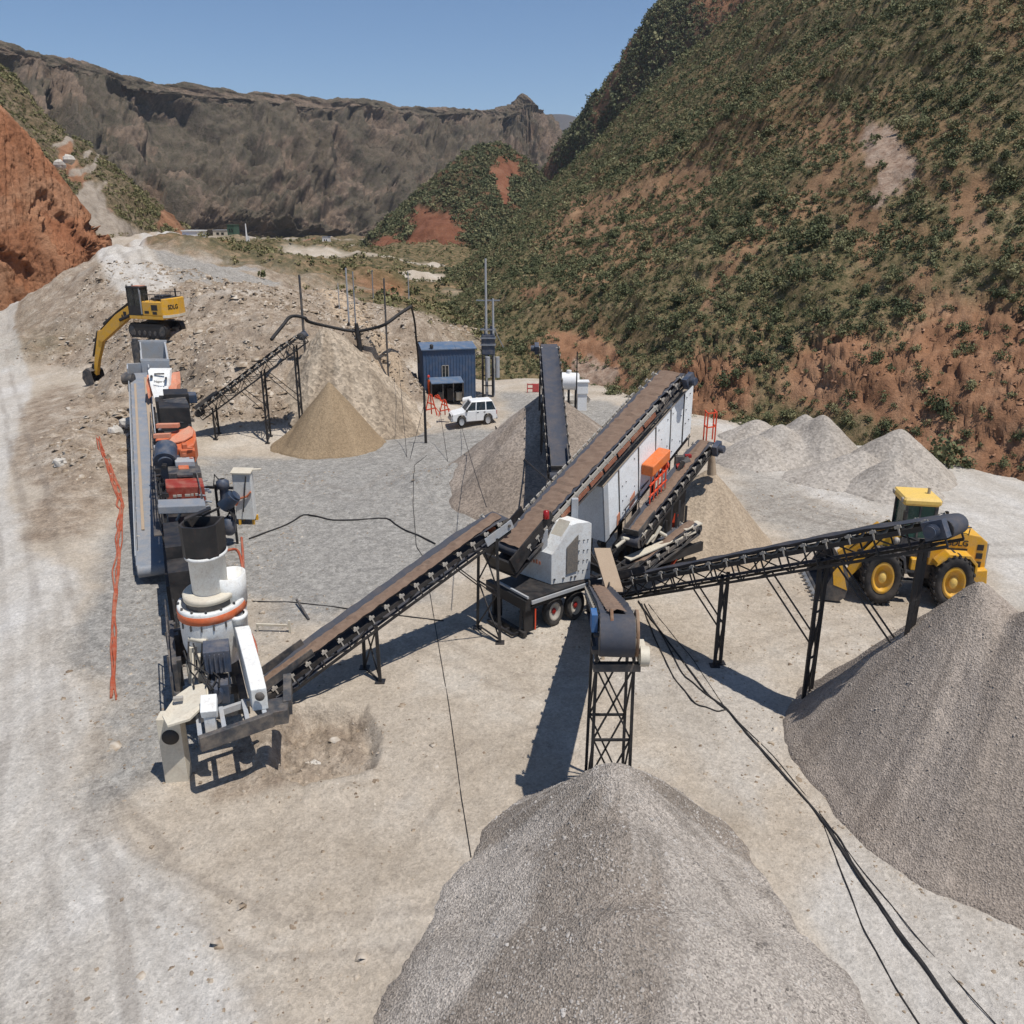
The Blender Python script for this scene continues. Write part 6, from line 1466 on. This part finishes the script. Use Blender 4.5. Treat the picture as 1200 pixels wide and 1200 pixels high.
# ---- white four-wheel-drive
p = A(554, 497, 78.2); p.z = gz(p.x, p.y)+.02; SYW = R(180+17)
X = vxf(p, SYW, .93, 1.2, 1.42)
off = X.to_3x3() @ Vector((0, -.75, 0)); X = Matrix.Translation(Vector((0, abs(off.y)*.6, 0))) @ X
t = thing('car', 'white four door off road car parked on grey gravel before the blue cabin', 'car', X.to_translation())
body = [(2.25, .42), (2.3, .7), (2.22, .92), (1.15, 1.06), (.95, 1.12), (.35, 1.68), (.1, 1.74), (-1.55, 1.72), (-1.85, 1.6), (-2.2, 1.08), (-2.28, .75), (-2.22, .45), (-1.85, .38), (-1.8, .62), (-1.62, .8), (-1.35, .86), (-1.08, .8), (-.92, .62), (-.88, .36), (.88, .36), (.92, .62), (1.08, .8), (1.35, .86), (1.62, .8), (1.8, .62), (1.84, .4)]
b = MB(X)
low = [(x, min(z, 1.1)) for x, z in body]
def loftx(mb, poly, y0, y1, inset):
    mb.prismx(poly, y0, y1)
lowp = [q for q in body if q[1] <= 1.13]
b.prismx(lowp, -.88, .88); b.prismx([(2.2, .9), (2.25, .5), (2.36, .5), (2.36, .85)], -.7, .7); b.build('body', M['suv'], t, .06)
b = MB(X)   # greenhouse tapering inwards
bot = [(.98, 1.09), (-2.16, 1.06)]; topc = [(.3, 1.66), (-1.75, 1.62)]
vs = [(.98, -.84, 1.08), (.98, .84, 1.08), (-2.17, .84, 1.08), (-2.17, -.84, 1.08), (.28, -.68, 1.66), (.28, .68, 1.66), (-1.82, .68, 1.64), (-1.82, -.68, 1.64)]
b.add(vs, [(0, 3, 2, 1), (4, 5, 6, 7), (0, 1, 5, 4), (1, 2, 6, 5), (2, 3, 7, 6), (3, 0, 4, 7)]); b.build('window', M['glass'], t)
b = MB(X); b.box(-1.86, .34, -.7, .7, 1.63, 1.75, .05)
for y, yt in ((.85, .69), (-.85, -.69)):
    for x0, x1 in ((1.02, .3), (-.12, -.2), (-1.15, -1.15), (-2.2, -1.84)): b.beam((x0, y, 1.06), (x1, yt, 1.68), .1, .05)
b.build('roof', M['suv'], t)
for x in (1.35, -1.35):
    for y in (.78, -.78):
        bb = MB(X); ax = Vector((0, 1 if y > 0 else -1, 0)); c_ = Vector((x, y, .38)); bb.lathe(c_, [(.24, -.1), (.36, -.11), (.38, -.07), (.38, .07), (.36, .11), (.25, .12)], 26, axis=ax); w_ = bb.build('wheel', M['rubber'], t)
        bb = MB(X); bb.lathe(c_, [(0, .07), (.1, .08), (.22, .1), (.25, .115)], 18, axis=ax); bb.build('rim', M['lgrey'], w_)
for y in (.6, -.6):
    b = MB(X); b.box(2.2, 2.31, y-.2, y+.2, .72, .88, .03); b.build('headlight', M['glass'], t)
    b = MB(X); b.box(-2.3, -2.2, y-.12+(.16 if y > 0 else -.16), y+.12+(.16 if y > 0 else -.16), .75, 1.02, .02); b.build('tail_light', M['lamp'], t)
b = MB(X); b.box(2.3, 2.375, -.4, .4, .62, .86, .02); b.build('grille', M['black'], t)
b = MB(X); b.box(2.26, 2.42, -.85, .85, .38, .58, .05); b.box(-2.38, -2.2, -.85, .85, .38, .6, .05); b.build('bumper', M['lgrey'], t)
for y in (.93, -.93): b = MB(X); b.box(.72, .9, y-.08, y+.08, 1.08, 1.24, .03); b.build('mirror', M['black'], t)
b = MB(X)
for x in (-.3, -1.0): b.box(x-.1, x+.1, .882, .9, .95, 1.0)
for x in (.82, -.12, -.98): b.box(x-.008, x+.008, .875, .884, .45, 1.06)
b.build('door_handle', M['dark'], t)
# ================================================================= BLUE CABIN
o = A(497, 465, 89.5); o.z = 0; ca = R(13); u = Vector((math.cos(ca), math.sin(ca), 0)); v = Vector((-math.sin(ca), math.cos(ca), 0))
g = gz(o.x+2, o.y+2)-.15; o.z = g; W, D, H = 5.55, 4.6, 5.55
t = thing('cabin', 'dark blue corrugated metal cabin with one small window', 'cabin', o)
b = MB(); b.obox(o, u*W, v*D, UP*H)
k = 0
while k*.32 < W-.05: b.obox(o+u*(k*.32+.03)-v*.05, u*.09, v*.05, UP*H); k += 1
k = 0
while k*.32 < D-.05: b.obox(o+v*(k*.32+.05)-u*.05, v*.09, u*.05, UP*H); k += 1
b.build('wall', M['cladding'], t)
b = MB(); r0 = o+UP*H
b.prism([r0-u*.15-v*.2, r0-u*.15+v*D*.5+UP*.45, r0-u*.15+v*(D+.2), r0-u*.15+v*(D+.2)-UP*.08, r0-u*.15+v*D*.5+UP*.35, r0-u*.15-v*.2-UP*.1], u*(W*.63+.15)); b.prism([r0+u*W*.635-v*.2, r0+u*W*.635+v*D*.5+UP*.4, r0+u*W*.635+v*(D+.2), r0+u*W*.635+v*(D+.2)-UP*.08, r0+u*W*.635+v*D*.5+UP*.3, r0+u*W*.635-v*.2-UP*.1], u*(W*.365+.15)); b.build('roof', M['roof'], t)
b = MB(); b.lathe(r0+u*.95+UP*.1, [(.18, 0), (.2, .35), (.05, .42)], 12); b.build('roof_vent', M['black'], t)
wo = o+u*1.95+UP*2.35-v*.06
b = MB(); b.obox(wo, u*.75, v*.08, UP*1.5); wd = b.build('window', M['glass'], t)
b = MB()
for q in (0, .345, .69): b.obox(wo+u*q-v*.05, u*.07, v*.06, UP*1.5)
for z in (0, 1.43): b.obox(wo-v*.05+UP*z, u*.76, v*.055, UP*.07)
b.build('frame', M['roller'], wd)
# lean-to shelter in front of it
q = o+u*.55-v*2.0; q.z = gz(q.x, q.y)
t = thing('shelter', 'low blue lean-to shelter with a dark open front against the cabin wall', 'shelter', q)
b = MB(); b.prism([q+UP*1.95, q+v*1.9+UP*2.25, q+v*1.9+UP*2.33, q+UP*2.03], u*3.4); b.build('roof', M['roof'], t)
b = MB()
for k in (0, 1.2, 2.3, 3.3): b.beam(q+u*k, q+u*k+UP*1.98, .09)
b.build('post', M['dark'], t)
b = MB(); b.obox(q-u*.02, v*1.9, u*.06, UP*2.0); b.obox(q+u*3.35, v*1.9, u*.06, UP*2.0); b.obox(q+v*1.85, u*3.4, v*.06, UP*2.1); b.build('wall', M['black'], t)  # black side and back walls added to deepen the shade inside
for k, (du, dv_, h, mname, lab) in enumerate(((.75, .7, .9, 'dark', 'dark grey crate in the left half of the lean-to shelter'), (1.75, .8, 1.2, 'black', 'black machine box in the middle of the lean-to shelter'), (2.7, .6, .8, 'cream', 'pale carton near the right end of the lean-to shelter'))):
    b = MB(); c0 = q+u*du+v*dv_; b.obox(c0, u*.6, v*.5, UP*h); b.obox(c0-u*.03-v*.03+UP*h, u*.66, v*.56, UP*.08); solo(b, 'crate', M[mname], lab, 'crate')
# tyre leaning at the left corner
b = MB(); p = A(492, 462, 88); b.lathe(p, [(.42, -.14), (.75, -.17), (.85, -.1), (.85, .1), (.75, .17), (.42, .14), (.42, -.14)], 26, axis=(.7, -.7, .25)); solo(b, 'old_tyre', M['rubber'], 'old black tyre leaning on the left corner of the blue cabin', 'tyre')
# white drum, stones
p = A(541, 478, 85); p.z = gz(p.x, p.y)
b = MB(); b.tube(p+Vector((.2, .3, .6)), p+Vector((1.0, .1, .8)), .32, 14); b.obox(p+Vector((.1, .1, 0)), (.15, 0, 0), (0, .4, 0), (0, 0, .4)); b.obox(p+Vector((.75, .1, 0)), (.15, 0, 0), (0, .4, 0), (0, 0, .55)); solo(b, 'water_drum', M['suv'], 'white drum lying on a low stand by the shelter behind the white car', 'drum')
# ---- transformer platform on poles
p = A(573, 462, 92); gx0 = gz(p.x, p.y)
t = thing('transformer_platform', 'steel transformer platform on two tall poles right of the blue cabin', 'power pole', (p.x, p.y, gx0))
for px, pt in ((570.5, 303), (578.5, 350)):
    q = A(px, 462, 92); z = A(px, pt, 92).z; b = MB(); b.tube((q.x, 92, gx0-.2), (q.x, 92, z), .17, 10, .11); b.build('pole', M['lgrey'], t)
b = MB()
xa, xb = A(563, 400, 92).x, A(581, 400, 92).x
for py in (386, 396, 404): z = A(570, py, 92).z; b.beam((xa, 91.7, z), (xb, 91.7, z), .12); b.beam((xa, 92.5, z), (xb, 92.5, z), .12)
b.beam((A(558, 352, 92).x, 92, A(560, 352, 92).z), (A(586, 352, 92).x, 92, A(560, 352, 92).z), .12)
b.beam((A(579, 385, 92).x, 92, A(579, 385, 92).z), (A(590, 407, 92).x, 92, A(590, 407, 92).z), .07)
b.build('platform', M['grey'], t)
b = MB(); z0_, z1_ = A(570, 416, 92).z, A(570, 392, 92).z
b.box(xa+.1, xb-.1, 91.75, 92.45, z0_, z1_, .1); b.tube((xa+.5, 92.1, z1_), (xa+.5, 92.1, z1_+.9), .1, 8); b.tube((xb-.5, 92.1, z1_), (xb-.5, 92.1, z1_+.9), .1, 8); b.build('transformer', M['blue'], t)
for px, w_ in ((571.5, .27), (583, .24)):
    za, zb = A(px, 441, 92).z, A(px, 417, 92).z; b = MB(); q = A(px, 430, 91.3); b.tube((q.x, 91.3, za), (q.x, 91.3, zb), w_, 14); b.build('tank', M['lgrey'], t)
b = MB()
for px in (566, 577.5):
    q = A(px, 462, 91.6); b.beam((q.x, 91.6, gx0-.1), (q.x, 91.6, z0_), .22)
for py in (420, 440, 452): z = A(570, py, 91.6).z; b.beam((A(566, 400, 91.6).x, 91.6, z), (A(577.5, 400, 91.6).x, 91.6, z), .1)
b.build('leg', M['black'], t)
# ---- tank, box and rocks behind the rear conveyor
p = A(671, 468, 84); g = gz(p.x, p.y)
t = thing('water_tank', 'white water tank on black legs beside the rear conveyor', 'tank', (p.x, p.y, g))
z = A(671, 447, 84).z
b = MB(); b.tube((p.x-1.2, 84.3, z), (p.x+.5, 84, z), .85, 20); b.tube((p.x-1.2, 84.3, z), (p.x-1.3, 84.31, z), .85, 20, .7); b.tube((p.x+.5, 84, z), (p.x+.62, 83.98, z), .85, 20, .7); b.tube((p.x-.4, 84.1, z+.8), (p.x-.4, 84.1, z+1.1), .25, 10); b.build('tank_shell', M['suv'], t)
b = MB()
for dx in (-1.0, -.4, .3): b.beam((p.x+dx, 84, g-.1), (p.x+dx, 84, z), .22)
b.build('leg', M['black'], t)
b = MB(); q = A(682, 463, 83); z0_ = A(682, 462, 83).z; b.box(q.x-.5, q.x+.6, 83, 84, z0_, z0_+1.15, .05); b.box(q.x-.6, q.x+.7, 82.9, 84.1, z0_+1.15, z0_+1.25); b.box(q.x-.4, q.x+.5, 83.1, 83.9, gz(q.x, 83.5)-.1, z0_); solo(b, 'storage_box', M['suv'], 'white storage box right of the white water tank', 'box')
rs = random.Random(8)
def rock(px, py, Y, r, lab, mname='concrete', group=None):
    p = A(px, py, Y); p.z = gz(p.x, p.y)-.1*r if Y < 160 else p.z
    b = MB(); vs, fs = [], []
    n = 10
    for i in range(5):
        for k in range(n):
            th = math.pi*(i+.5)/5; ph = 2*math.pi*k/n; rr = r*(1+rs.uniform(-.3, .25)); vs.append(p+Vector((rr*math.sin(th)*math.cos(ph)*1.15, rr*math.sin(th)*math.sin(ph), rr*math.cos(th)*.9+r*.6)))
    for i in range(4):
        for k in range(n): fs.append((i*n+k, (i+1)*n+k, (i+1)*n+(k+1) % n, i*n+(k+1) % n))
    fs += [tuple(range(n)), tuple(range(4*n+n-1, 4*n-1, -1))]; b.add(vs, fs); return solo(b, 'boulder', M[mname], lab, 'boulder', group)
rock(665, 440, 87, .8, 'white boulder showing above the white water tank'); rock(681, 446, 87, .75, 'white boulder behind the white storage box')
rock(625, 350, 130, 1.1, 'pale pointed boulder alone on the green foot of the right hillside')
rock(71, 197, 222, 1.2, 'grey white boulder at the left end of the cut road on the left slope'); rock(81, 191, 226, 1.25, 'large pale boulder above the cut road on the left slope')
rock(70, 540, 60, .42, 'pale flat boulder low on the rubble spill left of the grey belt'); rock(135, 500, 68, .5, 'brown boulder beside the upper grey belt on the rubble bank'); rock(148, 493, 70, .55, 'small dark boulder pressed against the grey belt on the rubble bank')
rock(368, 880, 26, .16, 'small white stone in the dug pit by the crusher'); rock(472, 455, 82, .28, 'white boulder on the slope left of the blue cabin')
# ================================================================= POLES, CABLES, RAILS
def pole(px, pb, pt, Y, r, lab, cat='pole', mname='dark', group=None):
    q = A(px, pb, Y); q.z = gz(q.x, q.y); zt = A(px, pt, Y).z
    b = MB(); b.tube((q.x, q.y, q.z-.3), (q.x, q.y, zt), r, 8, r*.8); b.obox((q.x-.12, q.y-.12, q.z-.05), (.24, 0, 0), (0, .24, 0), (0, 0, .12)); return solo(b, 'pole', M[mname], lab, cat, group)
pole(355.5, 385, 322, 80, .13, 'dark post on the bank above the small conveyor head'); pole(408, 362, 314, 95, .11, 'pale grey post behind the cable on the bank crest', mname='lgrey'); pole(417, 384, 318, 84, .07, 'thin post left of the black cable bag', mname='grey')
pole(452.5, 384, 326, 82, .10, 'dark post at the right end of the bank carrying the thick cable'); pole(397, 350, 332, 112, .07, 'short pale post far back on the bank', mname='lgrey'); pole(479, 345, 318, 150, .1, 'thin far post out in the green valley', mname='lgrey'); pole(437, 340, 316, 150, .1, 'faint post in the valley behind the bank crest', mname='grey')
pole(499.5, 533, 455, 70, .12, 'black post standing in the grey gravel left of the white car', mname='black'); pole(675, 477, 412, 82, .07, 'black post in front of the white water tank', mname='black'); pole(421.5, 470, 423, 84, .05, 'thin pale post on the bank slope left of the cabin', mname='lgrey')
b = MB(); p = A(420, 383, 83); p.z = gz(p.x, p.y); b.path([p, p+Vector((.0, 0, 1.0)), p+Vector((-.12, 0, 2.0)), p+Vector((-.2, 0, 2.9))], [.28, .24, .26, .18], 8); solo(b, 'cable_bundle', M['black'], 'black bundle of cable strapped upright to a thin post on the bank', 'cable bundle')
b = MB(); p = A(406, 372, 92); p.z = gz(p.x, p.y); b.prism([p+Vector((-.5, 0, 0)), p+Vector((.5, 0, .1)), p+Vector((.15, 0, 1.1))], (0, .5, 0)); b.prism([p+Vector((-.6, -.1, 0)), p+Vector((-.1, -.1, 0)), p+Vector((-.3, -.1, .5))], (0, .4, 0)); solo(b, 'tarpaulin', M['black'], 'small black tarpaulin heap at the foot of the pale grey post', 'tarpaulin')
def cable(name, lab, pts, r, mname='rope', cat='cable', n=6, sub=10):
    P = [Vector(p) for p in pts]; out = []
    for i in range(len(P)-1):
        p0, p1, p2, p3 = P[max(i-1, 0)], P[i], P[i+1], P[min(i+2, len(P)-1)]
        for k in range(sub):
            f = k/sub; out.append(.5*((2*p1)+(p2-p0)*f+(2*p0-5*p1+4*p2-p3)*f*f+(3*p1-p0-3*p2+p3)*f**3))
    out.append(P[-1]); b = MB(); b.path(out, r, n); return solo(b, name, M[mname], lab, cat)
cable('cable', 'thick black cable draped over the posts along the bank crest', [A(318, 398, 77), A(331, 382, 79), A(341, 371, 80), A(356, 372, 80), A(362, 377, 80.5), A(382, 382, 82), A(415, 388, 83), A(440, 384, 82.5), A(453, 379, 82), A(468, 368, 83), A(482, 359, 84)], .16)
cable('cable', 'black cable hanging from the thick cable down to the cabin corner', [A(482, 359, 84), A(486, 378, 86), A(488, 400, 88), A(491, 425, 89)], .1)
def gcable(name, lab, pix, r, mname='rope', cat='cable', wob=0):
    rq = random.Random(len(lab)); pts = []
    for px, py in pix:
        p = GP(px+rq.uniform(-wob, wob), py+rq.uniform(-wob, wob)); pts.append(p+UP*r*.8)
    P = []
    for a, c_ in zip(pts[:-1], pts[1:]):
        k = max(2, int((c_-a).length/1.2))
        for i in range(k):
            q = a.lerp(c_, i/k); q.z = gz(q.x, q.y)+r*.8; P.append(q)
    P.append(pts[-1]); return cable(name, lab, P, r, mname, cat, 6, 3)
def airline(name, lab, a, c_, r, sag=0.3):
    pts = [a.lerp(c_, i/8)-UP*sag*4*(i/8)*(1-i/8) for i in range(9)]; return cable(name, lab, pts, r, 'rope', 'cable', 6, 2)
MAIN = [(748, 705), (770, 735), (800, 775), (830, 815), (852, 832), (905, 893), (960, 958), (1020, 1048), (1080, 1130), (1135, 1205), (1180, 1270)]
gcable('cable', 'thickest black cable crossing the sand from the plant to the bottom right', MAIN, .04)
gcable('cable', 'black cable twisted tightly along the thickest cable on the sand', [(x+3, y+2) for x, y in MAIN[3:]], .035, wob=1.5)
gcable('cable', 'slack black cable looping left of the cable bundle near the blue drum', [(752, 708), (768, 750), (790, 795), (815, 825), (840, 834), (852, 832)], .03)
gcable('cable', 'second slack black cable loop beside the front trestle', [(755, 708), (780, 752), (800, 790), (825, 812), (852, 832)], .03)
gcable('cable', 'thin taut dark cable running to the right of the cable bundle', [(760, 708), (810, 770), (852, 832), (905, 885), (962, 955), (1010, 1020), (1080, 1105), (1180, 1215)], .016)
gcable('cable', 'thin dark cable branching off to the left in the bottom right sand', [(962, 960), (985, 1020), (1010, 1085), (1045, 1150), (1080, 1205)], .022)
gcable('cable', 'black cable branching off to the right at the knot in the sand', [(962, 960), (985, 985), (1010, 1035), (1055, 1100), (1100, 1160)], .03)
gcable('cable', 'black cable lying across the grey gravel from the white cabinet to the main conveyor', [(292, 632), (330, 618), (356, 604), (390, 610), (452, 608), (475, 622), (510, 638)], .05)
gcable('cable', 'thin cable on the gravel behind the long main conveyor', [(296, 705), (340, 706), (395, 712), (470, 722), (520, 728)], .03)
gcable('cable', 'thin dark cable running over open sand towards the viewer from the main conveyor', [(503, 690), (512, 745), (525, 820), (540, 930), (552, 1005)], .018)  # thin dark tube laid on the ground in place of a cable's shadow
gcable('cable', 'thin cable from the black post down past the gravel mound', [(500, 534), (486, 545), (484, 590), (488, 640), (497, 655)], .02)
gcable('cable', 'loose grey cable on the slope of the gravel mound', [(536, 545), (545, 570), (560, 590)], .03, 'lgrey')
airline('cable', 'black overhead cable from the car down to the feed belt of the screening plant', A(580, 499, 78), A(652, 570, 41), .05, .3)
airline('cable', 'black cable slung from the feed belt over the white engine house', A(652, 570, 40.5), A(703, 664, 37), .05, .2)
airline('cable', 'thin overhead wire from the car to the head of the main conveyor', A(541, 500, 77), A(570, 594, 36), .02, .2)
airline('cable', 'thin wire stay left of the black post in the gravel', A(498, 470, 70), A(477, 552, 64), .02, 0)
airline('cable', 'thin wire stay right of the black post in the gravel', A(515, 478, 70), A(527, 556, 63), .02, 0)
airline('cable', 'thin wire running up the bank left of the cabin', A(478, 550, 64), A(467, 424, 82), .02, .0)
HB = [(115, 518), (126, 545), (138, 575), (141, 600), (137, 650), (134, 720), (132, 780), (133, 838)]
for k, (o_, n_, w_, lab) in enumerate(((0, 8, .055, 'thickest orange hose of the bundle lying along the grey gravel strip'), (3, 8, .045, 'orange hose twisted over the bundle beside the grey belt'), (-3, 8, .045, 'orange hose on the left of the bundle next to the haul road'), (5, 6, .04, 'shorter orange hose straying right of the bundle'), (-1, 5, .045, 'orange hose ending halfway down the bundle'), (2, 8, .035, 'thinnest orange hose wound loosely round the bundle'))):
    rq = random.Random(k+40); pts = []
    for (x0, y0), (x1, y1) in zip(HB[:n_-1], HB[1:n_]):
        for f in (0, .33, .66): pts.append((x0+(x1-x0)*f+o_*.7+rq.uniform(-2.6, 2.6), y0+(y1-y0)*f+rq.uniform(-3, 3)))
    gcable('hose', lab, pts, w_, 'hose', 'hose')
for k, (pts, lab) in enumerate(((([A(283, 630, 39), A(285, 660, 36), A(284, 700, 32), A(287, 735, 30), A(296, 760, 28.5), A(298, 790, 27.4)]), 'long orange hose hanging down the right side of the white crusher'), (([A(266, 645, 33), A(278, 645, 33.5), A(284, 665, 33), A(284, 700, 31), A(290, 740, 29)]), 'orange hose looping beside the black feed hopper'), (([A(290, 735, 30), A(299, 755, 29), A(300, 775, 28), A(294, 790, 27.6)]), 'short orange hose loop near the crusher belt guard'))):
    cable('hose', lab, pts, .06, 'hose', 'hose')
b = MB(); p = GP(302, 740); q = GP(340, 741); b.beam(p+UP*.35, q+UP*.35, .1); b.beam(q, q+UP*.6, .09); b.beam(p, p+UP*.4, .08); solo(b, 'rail', M['cream'], 'low pale pipe rail on the gravel right of the cone crusher', 'rail')
b = MB(); p = GP(348, 708); q = GP(362, 727); b.beam(p+UP*.25, q+UP*.06, .09); solo(b, 'pipe', M['dark'], 'short dark pipe lying on the gravel behind the main conveyor', 'pipe')
# orange stands near the shelter
for k, (px, py, lab) in enumerate(((505, 487, 'orange barrier frame just left of the black post'), (521, 488, 'orange tripod frame right of the black post'), (513, 478, 'small orange frame in front of the shelter'))):
    p = GP(px, py); b = MB()
    for dx, dy in ((-.55, 0), (.55, 0), (0, .7)): b.beam(p+Vector((dx, dy, 0)), p+Vector((dx*.2, dy*.3, 1.9-.3*k)), .1)
    b.beam(p+Vector((-.45, 0, .5)), p+Vector((.45, 0, .7)), .1); b.beam(p+Vector((-.3, 0, 1.2)), p+Vector((.3, 0, 1.0)), .1); b.beam(p+Vector((.9, .2, .05)), p+Vector((.2, .1, 1.0)), .07); solo(b, 'tripod_stand', M['orangep'], lab, 'barrier')
p = GP(618, 460)
b = MB()
for dx in (0, .6, 1.2): b.beam(p+Vector((dx, 0, 0)), p+Vector((dx, 0, 1.0)), .09)
b.beam(p+UP*.9, p+Vector((1.2, 0, .9)), .12); b.beam(p+UP*.45, p+Vector((1.2, 0, .45)), .12); b.box(p.x+.55, p.x+1.2, p.y-.1, p.y-.02, p.z+.1, p.z+.9); solo(b, 'barrier', paint('faded red barrier', (190, 66, 66), .6, .25), 'red barrier standing left of the rear conveyor', 'barrier')
for px, lab in ((664, 'low orange block at the foot of the white water tank'), (677, 'small orange block below the white storage box')):
    p = GP(px, 473); b = MB(); b.prism([p+Vector((-.55, 0, 0)), p+Vector((.5, 0, 0)), p+Vector((.4, 0, .5)), p+Vector((-.1, 0, .65)), p+Vector((-.5, 0, .45))], (0, .5, 0)); solo(b, 'barrier_block', M['orangep'], lab, 'barrier')
# ---- far things down the valley
def far_box(name, lab, cat, px0, px1, pt, pb, Y, dep, mname, extra=None, roofm=None):
    a, c_ = A(px0, pb, Y), A(px1, pb, Y); h = A(px0, pt, Y).z-a.z
    g = min(gz(a.x, Y), a.z)
    t = thing(name, lab, cat, (a.x, Y, g)); b = MB(); b.obox((a.x, Y, g-.3), (c_.x-a.x, 0, 0), (0, dep, 0), (0, 0, a.z+h-g+.3)); b.build('wall', M[mname], t)
    b = MB(); b.obox((a.x-.2, Y-.2, a.z+h), (c_.x-a.x+.4, 0, 0), (0, dep+.4, 0), (0, 0, max(.25, h*.06))); b.build('roof', M[roofm or mname], t)
    if extra: extra(t, a, c_, h)
    return t
def tarp(t, a, c_, h): b = MB(); b.prism([Vector((a.x-.3, a.y-.3, a.z+h*.1)), Vector((a.x+(c_.x-a.x)*.45, a.y-.4, a.z+h*.15)), Vector((a.x+(c_.x-a.x)*.42, a.y-.4, a.z+h*.72)), Vector((a.x, a.y-.3, a.z+h*.68))], (0, .3, 0)); b.build('tarpaulin', M['bluetarp'], t)
far_box('container', 'white container with a blue tarpaulin on the road shoulder in the distance', 'container', 215, 234, 271, 287, 225, 6, 'suv', tarp)
def dwin(t, a, c_, h):
    b = MB(); w_ = (c_.x-a.x); b.obox((a.x+w_*.25, a.y-.06, a.z+h*.35), (w_*.2, 0, 0), (0, .06, 0), (0, 0, h*.35)); b.obox((a.x+w_*.6, a.y-.06, a.z+h*.35), (w_*.2, 0, 0), (0, .06, 0), (0, 0, h*.35)); b.build('window', M['glass'], t)
far_box('shed', 'dark green shed far down the valley below the mountain', 'shed', 267, 275, 264, 277, 420, 8, 'green', dwin)
far_box('house', 'white house on the pale far valley road under the mountain', 'house', 378, 385, 278, 286, 520, 7, 'suv', dwin, 'roof')
far_box('house', 'grey low house left of the dark green shed', 'house', 250, 266, 270, 278, 430, 8, 'cream', dwin, 'lgrey')
p = A(289, 278, 410); p.z = gz(p.x, p.y); z1_ = A(289, 262, 410).z; b = MB(); b.tube(p-UP, Vector((p.x, p.y, z1_)), .55, 8, .25); b.box(p.x-.4, p.x+1.2, p.y-.3, p.y+.3, p.z, p.z+3.0); solo(b, 'mast', M['suv'], 'short white mast right of the dark green shed', 'mast')
b = MB(); q = A(965, 271, 150); 
# ================================================================= PEOPLE
def person(lab, base, yaw, top, legs, head='skin', arm=(.35, .5), s=1.0, hat=None):
    base = Vector(base); t = None
    me = bpy.data.meshes.new('person'); V = [(0, 0, .93), (0, 0, 1.15), (0, 0, 1.38), (0, 0, 1.5), (0, 0, 1.60), (0, .01, 1.72), (.09, 0, .88), (.1, .02, .5), (.1, 0, .08), (.1, .16, .04), (-.09, 0, .88), (-.1, .03, .5), (-.11, -.02, .08), (-.11, .14, .04), (.19, 0, 1.40), (.24, .06, 1.13), (.22, .22, .98), (.22, .30, .95), (-.19, 0, 1.40), (-.25, .04, 1.13), (-.22, .2, 1.0), (-.22, .28, .98)]
    E = [(0, 1), (1, 2), (2, 3), (3, 4), (4, 5), (0, 6), (6, 7), (7, 8), (8, 9), (0, 10), (10, 11), (11, 12), (12, 13), (2, 14), (14, 15), (15, 16), (16, 17), (2, 18), (18, 19), (19, 20), (20, 21)]
    RD = [.15, .14, .16, .06, .09, .10, .1, .07, .05, .045, .1, .07, .05, .045, .07, .05, .04, .03, .07, .05, .04, .03]
    me.from_pydata(V, E, []); o = bpy.data.objects.new('person', me); C.objects.link(o)
    m = o.modifiers.new('skin', 'SKIN'); 
    for i, r in enumerate(RD): me.skin_vertices[0].data[i].radius = (r, r*.85)
    me.skin_vertices[0].data[0].use_root = True
    sb = o.modifiers.new('sub', 'SUBSURF'); sb.levels = 1; sb.render_levels = 1
    dg = bpy.context.evaluated_depsgraph_get(); nm = bpy.data.meshes.new_from_object(o.evaluated_get(dg)); bpy.data.objects.remove(o)
    nm.materials.clear()
    for k in (legs, top, 'skin'): nm.materials.append(M[k])
    for p in nm.polygons:
        c = p.center; hand = abs(c.x) > .17 and c.y > .22
        p.material_index = 2 if (c.z > 1.47 or hand) else (1 if c.z > .9 else 0); p.use_smooth = True
    nm.name = 'person'; o = bpy.data.objects.new('person', nm); C.objects.link(o); o.location = base; o.rotation_euler = (0, 0, yaw); o.scale = (s, s, s*1.45); tag(o, lab, 'person')
    if hat:
        X_ = Matrix.Translation(base) @ Matrix.Rotation(yaw, 4, 'Z') @ Matrix.Diagonal((s, s, s*1.45, 1))
        b = MB(); b.lathe((0, .01, 1.66), [(.155, 0), (.15, .03), (.13, .11), (.08, .16), (0, .18)], 14); h = b.build('helmet', M[hat]); h.parent = o
    return o
p = GP(535, 469); person('person in a red jacket and dark trousers standing at the right end of the shelter', p, R(70), 'redcloth', 'darkcloth', s=.97)
p = GP(503, 468); person('person in orange clothing and a red helmet standing left of the shelter', p, R(-60), 'orcloth', 'orcloth', hat='helmet', s=.97)

# ================================================================= AIR
b = MB(); b.box(-4500, 4500, -300, 7800, -480, 820)
hm = bpy.data.materials.new('haze'); hm.use_nodes = True; nt = hm.node_tree
nt.nodes.remove(nt.nodes['Principled BSDF'])
pv = nt.nodes.new('ShaderNodeVolumePrincipled'); pv.inputs['Color'].default_value = (.80, .88, 1, 1); pv.inputs['Density'].default_value = 6e-5; pv.inputs['Anisotropy'].default_value = .2
nt.links.new(pv.outputs[0], nt.nodes['Material Output'].inputs['Volume'])
hz_ = b.build('haze', hm); tag(hz_, kind='stuff')
